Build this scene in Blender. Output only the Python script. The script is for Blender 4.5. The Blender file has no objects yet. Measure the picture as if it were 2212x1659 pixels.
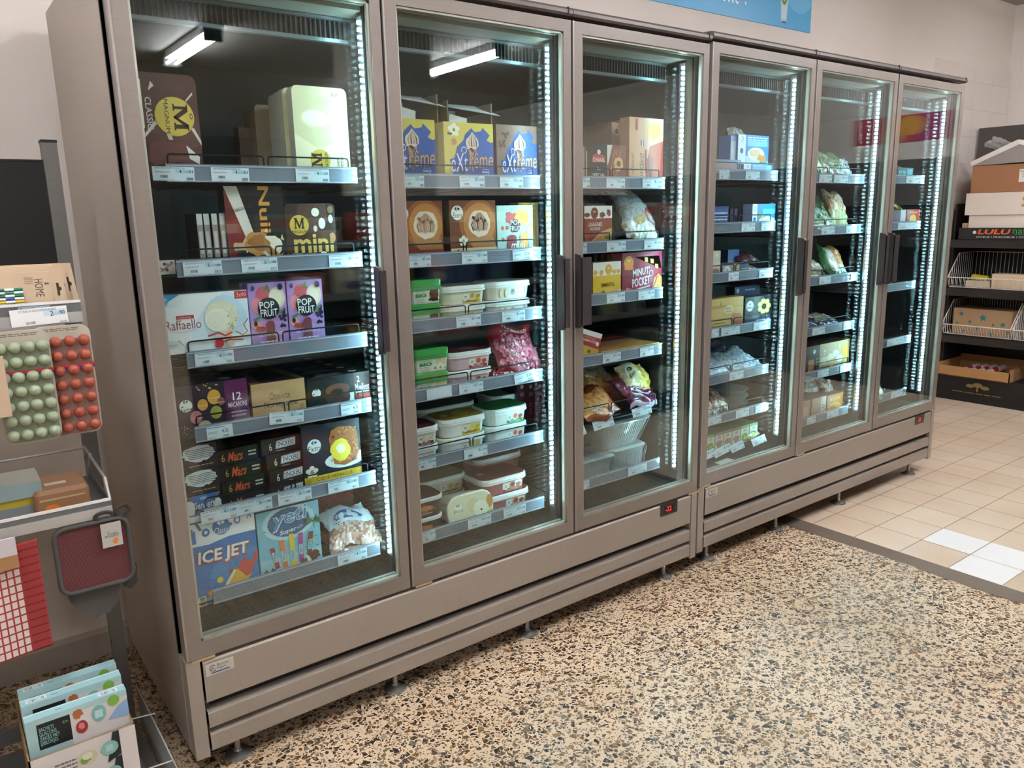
import bpy, math, random
from mathutils import Vector, Matrix, Euler
R = math.radians
scene = bpy.context.scene
col = scene.collection

# ------------------------------------------------------------------ camera
FPX, CX, CY, CAMZ = 1687.9, 1106.0, 829.5, 1.48
MX = Matrix(((0.79828977, -0.14323899, 0.58499233), (-0.60188794, -0.1549837, 0.78339707), (-0.02154873, -0.9774777, -0.20993572)))
cam_d = bpy.data.cameras.new('camera'); cam = bpy.data.objects.new('camera', cam_d); col.objects.link(cam)
cam_d.sensor_fit = 'HORIZONTAL'; cam_d.sensor_width = 36.0; cam_d.lens = 36.0 * FPX / 2212.0
cam_d.clip_start = 0.02; cam_d.clip_end = 200
rm = Matrix((MX.col[0], -MX.col[1], -MX.col[2])).transposed()   # camera axes: right, up, back
m4 = rm.to_4x4(); m4.translation = Vector((0, 0, CAMZ)); cam.matrix_world = m4
scene.camera = cam

# ------------------------------------------------------------------ world, exposure
scene.view_settings.view_transform = 'Standard'
scene.view_settings.look = 'None'
scene.view_settings.gamma = 1.0
scene.view_settings.use_curve_mapping = False
scene.view_settings.exposure = 2.15
scene.cycles.transparent_max_bounces = 48
scene.cycles.max_bounces = 14
scene.cycles.glossy_bounces = 10
scene.cycles.sample_clamp_indirect = 0.0
world = bpy.data.worlds.new('world'); scene.world = world; world.use_nodes = True
world.node_tree.nodes['Background'].inputs[0].default_value = (1.0, 0.93, 0.87, 1)
world.node_tree.nodes['Background'].inputs[1].default_value = 0.2

TUBE_STRENGTH = 30.0
LED_STRENGTH = 22.0

# ------------------------------------------------------------------ helpers
def lin(h):
    h = h.lstrip('#'); o = []
    for i in (0, 2, 4):
        c = int(h[i:i+2], 16) / 255.0
        o.append(c / 12.92 if c <= 0.04045 else ((c + 0.055) / 1.055) ** 2.4)
    return (o[0], o[1], o[2], 1.0)
_mc = {}
def mat(h, rough=0.45, metal=0.0, coat=0.0, spec=0.5, alpha=None):
    key = (h, rough, metal, coat, spec, alpha)
    if key in _mc: return _mc[key]
    m = bpy.data.materials.new('paint_' + h.strip('#')); m.use_nodes = True
    b = m.node_tree.nodes['Principled BSDF']
    b.inputs['Base Color'].default_value = lin(h); b.inputs['Roughness'].default_value = rough
    b.inputs['Metallic'].default_value = metal; b.inputs['Coat Weight'].default_value = coat
    b.inputs['Coat Roughness'].default_value = 0.05; b.inputs['Specular IOR Level'].default_value = spec
    if alpha is not None: b.inputs['Alpha'].default_value = alpha
    _mc[key] = m; return m
def emis(h, s):
    key = (h, s)
    if key in _mc: return _mc[key]
    m = bpy.data.materials.new('light_' + h.strip('#')); m.use_nodes = True
    nt = m.node_tree; nt.nodes.clear(); e = nt.nodes.new('ShaderNodeEmission'); o = nt.nodes.new('ShaderNodeOutputMaterial')
    e.inputs[0].default_value = lin(h); e.inputs[1].default_value = s; nt.links.new(e.outputs[0], o.inputs[0])
    _mc[key] = m; return m

def Xat(px, Z, Y):                                   # world X of image column px on the line (., Y, Z)
    a = (px - CX) / FPX
    c0 = [MX[0][i] for i in range(3)]
    k = [MX[1][i] * Y + MX[2][i] * (Z - CAMZ) for i in range(3)]
    return (a * k[2] - k[0]) / (c0[0] - a * c0[2])
def Zat(py, X, Y):
    a = (py - CY) / FPX
    k = [MX[0][i] * X + MX[1][i] * Y for i in range(3)]
    return (a * k[2] - k[1]) / (MX[2][1] - a * MX[2][2]) + CAMZ

ORG = {}                                             # roots whose parts are modelled in room coordinates
class MB:
    def __init__(s): s.v = []; s.f = []; s.m = []; s.mats = []; s.T = None
    def mi(s, m):
        if m not in s.mats: s.mats.append(m)
        return s.mats.index(m)
    def add(s, vs, fs, m):
        n = len(s.v); i = s.mi(m)
        if s.T is not None: vs = [tuple(s.T @ Vector(v)) for v in vs]
        s.v += [tuple(v) for v in vs]; s.f += [tuple(a + n for a in f) for f in fs]; s.m += [i] * len(fs)
    def box(s, x0, x1, y0, y1, z0, z1, m, front=None, top=None, side=None, skip=()):
        V = [(x0,y0,z0),(x1,y0,z0),(x1,y1,z0),(x0,y1,z0),(x0,y0,z1),(x1,y0,z1),(x1,y1,z1),(x0,y1,z1)]
        F = {'b':(0,3,2,1),'t':(4,5,6,7),'f':(0,1,5,4),'r':(1,2,6,5),'k':(2,3,7,6),'l':(3,0,4,7)}
        for k, f in F.items():
            if k in skip: continue
            mm = front if (k == 'f' and front) else top if (k == 't' and top) else side if (k in 'lr' and side) else m
            n = len(s.v)
            s.add([V[i] for i in f], [(0,1,2,3)], mm)
        return s
    def tube(s, pts, r, m, n=6, closed=False, cap=True):
        pts = [Vector(p) for p in pts]; N = len(pts); rings = []
        up = None
        for i, p in enumerate(pts):
            a = pts[i-1] if (i > 0 or closed) else p
            b = pts[(i+1) % N] if (i < N-1 or closed) else p
            d = (b - a).normalized()
            if up is None:
                up = Vector((0,0,1)) if abs(d.z) < 0.9 else Vector((0,1,0))
            sd = d.cross(up)
            if sd.length < 1e-4: sd = d.orthogonal()
            sd.normalize(); up = sd.cross(d).normalized()
            rings.append([p + (sd * math.cos(2*math.pi*k/n) + up * math.sin(2*math.pi*k/n)) * r for k in range(n)])
        V = [v for rg in rings for v in rg]; F = []
        for i in range(N if closed else N-1):
            j = (i+1) % N
            for k in range(n):
                F.append((i*n+k, i*n+(k+1) % n, j*n+(k+1) % n, j*n+k))
        if cap and not closed:
            F.append(tuple(range(n))[::-1]); F.append(tuple((N-1)*n+k for k in range(n)))
        s.add(V, F, m); return s
    def lathe(s, prof, cx, cy, m, n=16):             # prof: (r, z)
        V = []; F = []
        for r, z in prof:
            for k in range(n):
                V.append((cx + r*math.cos(2*math.pi*k/n), cy + r*math.sin(2*math.pi*k/n), z))
        for i in range(len(prof)-1):
            for k in range(n):
                F.append((i*n+k, i*n+(k+1) % n, (i+1)*n+(k+1) % n, (i+1)*n+k))
        F.append(tuple(range(n))[::-1]); F.append(tuple((len(prof)-1)*n+k for k in range(n)))
        s.add(V, F, m); return s
    def prism(s, out, y0, y1, m, front=None, axis='y'):   # outline in x,z extruded in y
        n = len(out)
        V = [(x, y0, z) for x, z in out] + [(x, y1, z) for x, z in out]
        s.add(V, [tuple(range(n))], front or m)
        s.add(V, [tuple(range(n, 2*n))[::-1]] + [(i, i+n, (i+1) % n + n, (i+1) % n) for i in range(n)], m)
        return s
    def loft(s, rings, m, cap0=True, cap1=True, mtop=None):
        n = len(rings[0]); V = [p for r in rings for p in r]; F = []
        for i in range(len(rings)-1):
            for k in range(n): F.append((i*n+k, i*n+(k+1) % n, (i+1)*n+(k+1) % n, (i+1)*n+k))
        if cap0: F.append(tuple(range(n))[::-1])
        s.add(V, F, m)
        if cap1: s.add(rings[-1], [tuple(range(n))], mtop or m)
        return s
    def build(s, name, parent=None, smooth=False, label=None, cat=None, group=None, kind=None, loc=None, rot=None):
        og = ORG.get(parent.name) if parent is not None else None
        if og: s.v = [(v[0]-og[0], v[1]-og[1], v[2]-og[2]) for v in s.v]
        me = bpy.data.meshes.new(name); me.from_pydata(s.v, [], s.f)
        for m in s.mats: me.materials.append(m)
        me.polygons.foreach_set('material_index', s.m)
        if smooth: me.polygons.foreach_set('use_smooth', [True] * len(s.f))
        me.update(); o = bpy.data.objects.new(name, me); col.objects.link(o)
        if og: ORG[o.name] = og
        if parent is not None: o.parent = parent
        if loc is not None: o.location = loc
        if rot is not None: o.rotation_euler = rot
        tagobj(o, label, cat, group, kind); return o
def tagobj(o, label=None, cat=None, group=None, kind=None):
    if label: o['label'] = label
    if cat: o['category'] = cat
    if group: o['group'] = group
    if kind: o['kind'] = kind
    return o
def empty(name, loc, label=None, cat=None, group=None, rot=None):
    o = bpy.data.objects.new(name, None); o.empty_display_size = 0.1; col.objects.link(o); o.location = loc
    if rot: o.rotation_euler = rot
    return tagobj(o, label, cat, group)

# lettering -> 2D triangles in a unit box
_gc = {}
def glyphs(txt, bold=0.0, shear=0.0, res=2):
    bold = bold*.42; key = (txt, bold, shear, res)
    if key in _gc: return _gc[key]
    c = bpy.data.curves.new('t', 'FONT'); c.body = txt; c.resolution_u = res; c.offset = bold; c.shear = shear
    c.align_x = 'LEFT'; c.fill_mode = 'FRONT'
    if '\n' in txt: c.space_line = 0.85
    o = bpy.data.objects.new('t', c); col.objects.link(o)
    dg = bpy.context.evaluated_depsgraph_get(); dg.update()
    me = bpy.data.meshes.new_from_object(o.evaluated_get(dg))
    V = [(v.co.x, v.co.y) for v in me.vertices]; F = [tuple(p.vertices) for p in me.polygons]
    bpy.data.objects.remove(o); bpy.data.curves.remove(c); bpy.data.meshes.remove(me)
    if not V: _gc[key] = ([], []); return _gc[key]
    x0 = min(v[0] for v in V); x1 = max(v[0] for v in V); y0 = min(v[1] for v in V); y1 = max(v[1] for v in V)
    V = [((x-x0)/max(x1-x0, 1e-6) - .5, (y-y0)/max(y1-y0, 1e-6) - .5) for x, y in V]
    _gc[key] = (V, F); return _gc[key]

def clip(poly):                                      # clip to the unit square
    for ax, lim, sg in ((0, 0, 1), (0, 1, -1), (1, 0, 1), (1, 1, -1)):
        out = []
        for i in range(len(poly)):
            a = poly[i-1]; b = poly[i]; ia = (a[ax]-lim)*sg >= 0; ib = (b[ax]-lim)*sg >= 0
            if ia != ib:
                t = (lim-a[ax])/(b[ax]-a[ax]); out.append((a[0]+(b[0]-a[0])*t, a[1]+(b[1]-a[1])*t))
            if ib: out.append(b)
        poly = out
        if len(poly) < 3: return []
    return poly
class Art:
    """print on one flat face of a package; coordinates 0..1 across and up"""
    def __init__(s, mb, w, h, fmap=None, rough=0.4, step=0.00012):
        s.mb = mb; s.w = w; s.h = h; s.n = 1; s.step = step; s.rough = rough
        s.fmap = fmap or (lambda u, v, o: (u, -o, v))
    def M(s, c): return c if not isinstance(c, str) else mat(c, s.rough)
    def poly(s, pts, c, noclip=False):
        if not noclip: pts = clip(pts)
        if len(pts) < 3: return s
        ar = sum(pts[i-1][0]*pts[i][1]-pts[i][0]*pts[i-1][1] for i in range(len(pts)))
        if ar < 0: pts = pts[::-1]
        o = s.n * s.step; s.n += 1
        s.mb.add([s.fmap(u*s.w, v*s.h, o) for u, v in pts], [tuple(range(len(pts)))], s.M(c)); return s
    def rect(s, x0, y0, x1, y1, c): return s.poly([(x0,y0),(x1,y0),(x1,y1),(x0,y1)], c)
    def ell(s, cx, cy, rx, ry, c, n=20): return s.poly([(cx+rx*math.cos(2*math.pi*k/n), cy+ry*math.sin(2*math.pi*k/n)) for k in range(n)], c)
    def disc(s, cx, cy, r, c, n=24): return s.ell(cx, cy, r/s.w, r/s.h, c, n)   # r in metres
    def blob(s, cx, cy, rx, ry, c, seed=0, k=0.2, n=22):
        rn = random.Random(seed)
        return s.poly([(cx+rx*(1+rn.uniform(-k, k))*math.cos(2*math.pi*i/n), cy+ry*(1+rn.uniform(-k, k))*math.sin(2*math.pi*i/n)) for i in range(n)], c)
    def line(s, pts, t, c):                           # t in metres
        P = [(x*s.w, y*s.h) for x, y in pts]; L = []; Rr = []
        for i, p in enumerate(P):
            a = P[max(i-1, 0)]; b = P[min(i+1, len(P)-1)]; dx, dy = b[0]-a[0], b[1]-a[1]; d = math.hypot(dx, dy) or 1
            L.append((p[0]-dy/d*t/2, p[1]+dx/d*t/2)); Rr.append((p[0]+dy/d*t/2, p[1]-dx/d*t/2))
        for i in range(len(P)-1):
            q = [L[i], L[i+1], Rr[i+1], Rr[i]]
            s.poly([(x/s.w, y/s.h) for x, y in q], c); s.n -= 1
        s.n += 1; return s
    def text(s, t, cx, cy, bw, bh, c, rot=0, bold=0.02, shear=0.0):
        V, F = glyphs(t, bold, shear)
        if not V: return s
        W, H = bw*s.w, bh*s.h
        if abs(rot) == 90: W, H = H, W
        ca, sa = math.cos(R(rot)), math.sin(R(rot)); o = s.n * s.step; s.n += 1
        P = []
        for x, y in V:
            x *= W; y *= H; P.append(s.fmap(cx*s.w + x*ca - y*sa, cy*s.h + x*sa + y*ca, o))
        s.mb.add(P, F, s.M(c)); return s
    def bars(s, x0, y0, x1, y1, c='#333333', n=12, seed=1):
        rn = random.Random(seed); w = (x1-x0)/n; o = s.n
        for i in range(n):
            a = x0+i*w; s.rect(a, y0, a+w*rn.choice((.25, .5, .7)), y1, c); s.n = o
        s.n += 1; return s
    def serif_m(s, cx, cy, bw, bh, c, rot=0):          # heavy serif capital
        W, H = bw*s.w, bh*s.h
        if abs(rot) == 90: W, H = H, W
        ca, sa = math.cos(R(rot)), math.sin(R(rot))
        def T(P): return [(cx+((x-.5)*W*ca-(y-.5)*H*sa)/s.w, cy+((x-.5)*W*sa+(y-.5)*H*ca)/s.h) for x, y in P]
        for P in ([(0, 0), (.26, 0), (.26, .09), (.19, .12), (.19, .9), (.08, .9), (.08, .12), (0, .09)], [(.70, 0), (1, 0), (1, .09), (.93, .12), (.93, .9), (.77, .9), (.77, .12), (.70, .09)], [(0, 1), (0, .91), (.10, .88), (.48, 0), (.52, 0), (.60, .18), (.27, 1)], [(1, 1), (1, .91), (.90, .88), (.52, 0), (.48, 0), (.46, .12), (.77, 1)]):
            s.poly(T(P), c); s.n -= 1
        s.n += 1; return s
    def chev(s, cx, cy, r, c='#1a3f8f', c2=None):     # the round arrow mark, r in metres
        rx, ry = r/s.w, r/s.h; c2 = c2 or c
        s.poly([(cx-rx, cy), (cx-.35*rx, cy+.6*ry), (cx-.05*rx, cy+.6*ry), (cx-.35*rx, cy+.1*ry), (cx-.35*rx, cy-.1*ry), (cx-.05*rx, cy-.6*ry), (cx-.35*rx, cy-.6*ry)], c2); s.n -= 1
        s.poly([(cx+rx, cy), (cx+.35*rx, cy+.55*ry), (cx+.3*rx, cy+.2*ry), (cx+.05*rx, cy+.3*ry), (cx-.15*rx, cy), (cx+.05*rx, cy-.3*ry), (cx+.3*rx, cy-.2*ry), (cx+.35*rx, cy-.55*ry)], c)
        return s
    def badge(s, cx, cy, r, word, ring='#f2f0e8', ink='#1d2a35', ry=1.0):
        s.ell(cx, cy, r/s.w, r*ry/s.h, ring); s.chev(cx, cy+.42*r/s.h, r*.42, ink)
        s.text(word, cx, cy-.32*r*ry/s.h, 1.45*r/s.w, .55*r/s.h, ink, shear=0.3, bold=0.0); return s

# ------------------------------------------------------------------ procedural surface materials
def nodes(name):
    m = bpy.data.materials.new(name); m.use_nodes = True; nt = m.node_tree
    return m, nt, nt.nodes['Principled BSDF']
def mathn(nt, op, a, b=None, clampit=False):
    n = nt.nodes.new('ShaderNodeMath'); n.operation = op; n.use_clamp = clampit
    for i, v in enumerate((a, b)):
        if v is None: continue
        if isinstance(v, (int, float)): n.inputs[i].default_value = v
        else: nt.links.new(v, n.inputs[i])
    return n.outputs[0]
def mixc(nt, f, a, b, mode='MIX'):
    n = nt.nodes.new('ShaderNodeMix'); n.data_type = 'RGBA'; n.blend_type = mode
    if isinstance(f, (int, float)): n.inputs[0].default_value = f
    else: nt.links.new(f, n.inputs[0])
    for i, v in ((6, a), (7, b)):
        if isinstance(v, (tuple, list)): n.inputs[i].default_value = v
        else: nt.links.new(v, n.inputs[i])
    return n.outputs[2]
def ramp(nt, f, stops, const=False):
    n = nt.nodes.new('ShaderNodeValToRGB'); nt.links.new(f, n.inputs[0]); cr = n.color_ramp
    if const: cr.interpolation = 'CONSTANT'
    while len(cr.elements) < len(stops): cr.elements.new(0.5)
    for e, (p, c) in zip(cr.elements, stops): e.position = p; e.color = lin(c) if isinstance(c, str) else c
    return n.outputs[0]
def objco(nt):
    return nt.nodes.new('ShaderNodeTexCoord').outputs['Object']
def noise(nt, vec, sc, det=3, rough=.5):
    n = nt.nodes.new('ShaderNodeTexNoise'); n.inputs['Scale'].default_value = sc; n.inputs['Detail'].default_value = det
    n.inputs['Roughness'].default_value = rough
    nt.links.new(vec, n.inputs['Vector']); return n.outputs['Fac'], n.outputs['Color']
def bump(nt, h, st, dist, b):
    n = nt.nodes.new('ShaderNodeBump'); n.inputs['Strength'].default_value = st; n.inputs['Distance'].default_value = dist
    nt.links.new(h, n.inputs['Height']); nt.links.new(n.outputs[0], b.inputs['Normal'])

def terrazzo():
    m, nt, b = nodes('terrazzo'); co = objco(nt)
    _, nc = noise(nt, co, 55, 2)
    base = ramp(nt, noise(nt, co, 3.0, 3)[0], [(.3, '#d6bb9a'), (.7, '#e0c8a9')])
    out = base; masks = []
    for sc, thr, off, dist in ((57, .60, 0.0, .05), (98, .60, 7.3, .06), (185, .68, 3.1, .08)):
        mp = nt.nodes.new('ShaderNodeMapping'); mp.inputs['Location'].default_value = (off, off*.7, 0)
        nt.links.new(co, mp.inputs[0])
        ad = nt.nodes.new('ShaderNodeVectorMath'); ad.operation = 'MULTIPLY_ADD'
        nt.links.new(nc, ad.inputs[0]); ad.inputs[1].default_value = (.008, .008, .008); nt.links.new(mp.outputs[0], ad.inputs[2])
        v1 = nt.nodes.new('ShaderNodeTexVoronoi'); v1.feature = 'F1'; v1.inputs['Scale'].default_value = sc
        v2 = nt.nodes.new('ShaderNodeTexVoronoi'); v2.feature = 'DISTANCE_TO_EDGE'; v2.inputs['Scale'].default_value = sc
        for v in (v1, v2):
            v.voronoi_dimensions = '2D'; nt.links.new(ad.outputs[0], v.inputs['Vector'])
        sp = nt.nodes.new('ShaderNodeSeparateColor'); nt.links.new(v1.outputs['Color'], sp.inputs[0])
        hit = mathn(nt, 'GREATER_THAN', sp.outputs[0], thr)
        ed = mathn(nt, 'GREATER_THAN', v2.outputs['Distance'], mathn(nt, 'MULTIPLY_ADD', sp.outputs[2], .22))
        nt.nodes[-1].inputs[2].default_value = dist if False else 0.0
        ed = mathn(nt, 'GREATER_THAN', v2.outputs['Distance'], mathn(nt, 'ADD', mathn(nt, 'MULTIPLY', sp.outputs[2], .20), dist))
        mk = mathn(nt, 'MULTIPLY', hit, ed)
        cc = ramp(nt, sp.outputs[1], [(0, '#2d251e'), (.20, '#5d4a36'), (.36, '#755c3f'), (.5, '#857866'), (.66, '#9a7746'), (.78, '#3a332d'), (.88, '#824a28'), (.94, '#a3957f')], True)
        out = mixc(nt, mk, out, cc)
    grime = ramp(nt, noise(nt, co, 1.1, 4)[0], [(.35, '#e6e2dc'), (.7, '#ffffff')])
    out = mixc(nt, 1.0, out, grime, 'MULTIPLY')
    nt.links.new(out, b.inputs['Base Color']); b.inputs['Roughness'].default_value = .38
    return m
def floor_tiles():
    m, nt, b = nodes('floor_tile'); co = objco(nt)
    mp = nt.nodes.new('ShaderNodeMapping'); mp.inputs['Location'].default_value = (-3.262, -1.137, 0); nt.links.new(co, mp.inputs[0])
    br = nt.nodes.new('ShaderNodeTexBrick'); br.offset = 0; br.squash = 1; nt.links.new(mp.outputs[0], br.inputs['Vector'])
    br.inputs['Color1'].default_value = lin('#d9c3a9'); br.inputs['Color2'].default_value = lin('#e0ccb4'); br.inputs['Mortar'].default_value = lin('#7d6a55')
    br.inputs['Scale'].default_value = 1; br.inputs['Mortar Size'].default_value = .0022; br.inputs['Mortar Smooth'].default_value = .1
    br.inputs['Brick Width'].default_value = .206; br.inputs['Row Height'].default_value = .209; br.inputs['Bias'].default_value = 0
    g = ramp(nt, noise(nt, co, 2.3, 4)[0], [(.3, '#efe9e2'), (.7, '#ffffff')])
    nt.links.new(mixc(nt, 1.0, br.outputs['Color'], g, 'MULTIPLY'), b.inputs['Base Color']); b.inputs['Roughness'].default_value = .33
    return m
def plaster(c1, c2, name='plaster', bs=.25):
    m, nt, b = nodes(name); co = objco(nt)
    nt.links.new(ramp(nt, noise(nt, co, 1.7, 4)[0], [(.3, c1), (.7, c2)]), b.inputs['Base Color'])
    b.inputs['Roughness'].default_value = .75; bump(nt, noise(nt, co, 60, 4)[0], bs, .002, b); return m
def wall_tiles():
    m, nt, b = nodes('wall_tile'); co = objco(nt)
    sp = nt.nodes.new('ShaderNodeSeparateXYZ'); nt.links.new(co, sp.inputs[0])
    cb = nt.nodes.new('ShaderNodeCombineXYZ'); nt.links.new(sp.outputs[0], cb.inputs[0]); nt.links.new(sp.outputs[2], cb.inputs[1])
    br = nt.nodes.new('ShaderNodeTexBrick'); br.offset = 0; nt.links.new(cb.outputs[0], br.inputs['Vector'])
    br.inputs['Color1'].default_value = lin('#d6c9bd'); br.inputs['Color2'].default_value = lin('#dacdc2'); br.inputs['Mortar'].default_value = lin('#c3b4a6')
    br.inputs['Scale'].default_value = 1; br.inputs['Mortar Size'].default_value = .002; br.inputs['Brick Width'].default_value = .30; br.inputs['Row Height'].default_value = .20
    nt.links.new(br.outputs[0], b.inputs['Base Color']); b.inputs['Roughness'].default_value = .25; return m
def metal_paint(c, rough=.4, metal=.35, coat=.3, name='painted_steel', sc=(3, 3, 120), amt=.06):
    m, nt, b = nodes(name); co = objco(nt)
    mp = nt.nodes.new('ShaderNodeMapping'); mp.inputs['Scale'].default_value = sc; nt.links.new(co, mp.inputs[0])
    f = noise(nt, mp.outputs[0], 4, 4, .7)[0]
    base = lin(c); a = tuple(x*(1-amt) for x in base[:3])+(1,); bb = tuple(min(1, x*(1+amt)) for x in base[:3])+(1,)
    nt.links.new(ramp(nt, f, [(.3, a), (.7, bb)]), b.inputs['Base Color'])
    b.inputs['Roughness'].default_value = rough; b.inputs['Metallic'].default_value = metal; b.inputs['Coat Weight'].default_value = coat
    b.inputs['Coat Roughness'].default_value = .08; return m
def pane(name, k=1.0, tint=(.97, .985, .98, 1), base=.04):
    m = bpy.data.materials.new(name); m.use_nodes = True; nt = m.node_tree; nt.nodes.clear()
    g = nt.nodes.new('ShaderNodeNewGeometry'); d = nt.nodes.new('ShaderNodeVectorMath'); d.operation = 'DOT_PRODUCT'
    nt.links.new(g.outputs['Normal'], d.inputs[0]); nt.links.new(g.outputs['Incoming'], d.inputs[1])
    c = mathn(nt, 'ABSOLUTE', d.outputs['Value']); c = mathn(nt, 'SUBTRACT', 1.0, c); c = mathn(nt, 'POWER', c, 5.0)
    f = mathn(nt, 'MULTIPLY', mathn(nt, 'ADD', mathn(nt, 'MULTIPLY', c, 1-base), base), k, True)
    t = nt.nodes.new('ShaderNodeBsdfTransparent'); t.inputs[0].default_value = tint
    gl = nt.nodes.new('ShaderNodeBsdfGlossy'); gl.inputs['Roughness'].default_value = 0.0; gl.inputs[0].default_value = (1, 1, 1, 1)
    mx = nt.nodes.new('ShaderNodeMixShader'); o = nt.nodes.new('ShaderNodeOutputMaterial')
    nt.links.new(f, mx.inputs[0]); nt.links.new(t.outputs[0], mx.inputs[1]); nt.links.new(gl.outputs[0], mx.inputs[2]); nt.links.new(mx.outputs[0], o.inputs[0])
    return m
def film(name='clear_film', k=2.2, tint=(.93, .95, .95, 1), white=.12):
    m = pane(name, k, tint, .05); nt = m.node_tree
    o = nt.nodes['Material Output']; mx = o.inputs[0].links[0].from_node
    d = nt.nodes.new('ShaderNodeBsdfDiffuse'); d.inputs[0].default_value = (.8, .84, .86, 1)
    m2 = nt.nodes.new('ShaderNodeMixShader'); m2.inputs[0].default_value = white
    nt.links.new(mx.outputs[0], m2.inputs[1]); nt.links.new(d.outputs[0], m2.inputs[2]); nt.links.new(m2.outputs[0], o.inputs[0])
    for n in nt.nodes:
        if n.type == 'BSDF_GLOSSY': n.inputs['Roughness'].default_value = .12
    return m
def speckle(c1, c2, sc=80, rough=.35, coat=.4, thr=.5, bst=.6, name='speckled_food'):
    m, nt, b = nodes(name); co = objco(nt)
    v = nt.nodes.new('ShaderNodeTexVoronoi'); v.inputs['Scale'].default_value = sc; nt.links.new(co, v.inputs['Vector'])
    sp = nt.nodes.new('ShaderNodeSeparateColor'); nt.links.new(v.outputs['Color'], sp.inputs[0])
    nt.links.new(ramp(nt, sp.outputs[0], [(thr-.25, c1), (thr+.25, c2)]), b.inputs['Base Color'])
    b.inputs['Roughness'].default_value = rough; b.inputs['Coat Weight'].default_value = coat; bump(nt, v.outputs['Distance'], bst, .004, b)
    return m

M_TERR = terrazzo(); M_TILE = floor_tiles(); M_WALL = plaster('#dacdc0', '#ded2c6'); M_WTILE = wall_tiles()
M_CEIL = plaster('#a39e93', '#aaa59a', 'ceiling_paint', .1)
M_STRIP = plaster('#6b5a4b', '#7b6a5a', 'cement_strip', .4)
M_FRAME = metal_paint('#83776c', .34, .12, .8, 'door_frame_paint')
M_BASE = metal_paint('#a4988b', .42, .2, .15, 'base_panel_paint', (60, 3, 3), .03)
M_SIDE = metal_paint('#a79a8c', .45, .15, .1, 'side_panel_steel', (3, 60, 3), .05)
M_IN = mat('#15181a', .5); M_INS = mat('#1c1f22', .6)
M_DARK = mat('#141414', .5); M_HANDLE = mat('#3a3433', .35, coat=.3); M_GASK = mat('#2a2624', .7)
M_ALU = mat('#b9bcbc', .25, metal=.9); M_WIRE = mat('#17191b', .4, metal=.3); M_RAIL = mat('#7f8693', .22, coat=.5)
M_WHITE = mat('#eef0ee', .45); M_CARD = mat('#a9784c', .8); M_CARDD = mat('#8a6040', .85)
M_GLASS = pane('door_glass', 0.72); M_FILM = film(); M_CLEAR = film('clear_plastic', 1.6, (.96, .97, .98, 1), .16)
M_LED = emis('#b4eeff', LED_STRENGTH); M_TUBE = emis('#f0f4ff', TUBE_STRENGTH)

# ------------------------------------------------------------------ the room
def struct(name, mb, **k): return mb.build(name, kind='structure', **k)
b = MB(); b.add([(-4, -14, 0), (3.165, -14, 0), (3.165, 2.9, 0), (-4, 2.9, 0)], [(0, 1, 2, 3)], M_TERR); struct('floor', b)
b = MB(); b.add([(3.262, 1.137, .0), (16, 1.137, 0), (16, 2.9, 0), (3.262, 2.9, 0)], [(0, 1, 2, 3)], M_TILE)
WT = mat('#ebe7e0', .3)
for (x, y) in ((3.262+.003, 1.139), (3.468+.003, 1.139), (3.468+.003, 1.348)):
    b.add([(x, y, .0006), (x+.202, y, .0006), (x+.202, y+.205, .0006), (x, y+.205, .0006)], [(0, 1, 2, 3)], WT)
struct('floor_tiles', b)
rn = random.Random(3); b = MB(); N = 80; L = []
for i in range(N+1):
    y = -14 + (2.9+14)*i/N; L.append((3.155 + .012*math.sin(i*1.7) + rn.uniform(-.008, .008), y, .0012))
ys = [1.9-.03*i for i in range(45)]
L = [(3.155, -14, .0012), (3.155, .55, .0012)] + [(3.158+.008*math.sin(y*9)+rn.uniform(-.005, .005), y, .0012) for y in ys[::-1]] + [(3.15, 2.9, .0012)]
b.add(L + [(3.262, y, .0012) for (x, y, z) in L[::-1]], [tuple(range(2*len(L)))[::-1]], M_STRIP)
b.v = [(v[0], v[1], v[2]) for v in b.v]
struct('trim_1', b)
b = MB(); b.add([(3.262, -14, 0), (16, -14, 0), (16, 1.137, 0), (3.262, 1.137, 0)], [(0, 1, 2, 3)], plaster('#b59c80', '#cdb89c', 'worn_stone', .5)); struct('floor_stone', b)
b = MB(); b.box(-4, 7.22, 2.9, 3.0, 0, 3.02, M_WALL); struct('wall_back', b)
b = MB(); b.box(5.985, 7.215, 2.885, 2.9, 0, 2.515, M_WTILE, skip='k'); struct('wall_tiling', b)
b = MB(); b.box(7.22, 7.32, -14, 3.0, 0, 3.02, M_WALL); struct('wall_right', b)
b = MB(); b.box(-4.1, -4, -14, 3.0, 0, 3.02, M_WALL); struct('wall_left', b)
b = MB(); b.box(-4, 7.4, -14, 3.0, 3.02, 3.1, M_CEIL); struct('ceiling', b)
b = MB(); b.box(-4, 7.22, -11.1, -11, 0, 3.02, plaster('#5f5a52', '#6a645c', 'far_wall_paint', .1)); struct('wall_front', b)
b = MB(); b.box(-4, .43, 2.87, 2.9, 0, .085, plaster('#a3978a', '#ada194', 'baseboard_stone', .2)); b.box(-4, .43, 2.868, 2.9, .085, .092, mat('#c5b49d')); struct('baseboard_back', b)
b = MB(); b.box(3.12, 3.74, -2.6, -2.0, 0, 3.02, plaster('#b5ac9a', '#bdb4a2', 'pillar_paint', .1)); struct('pillar', b)

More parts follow.
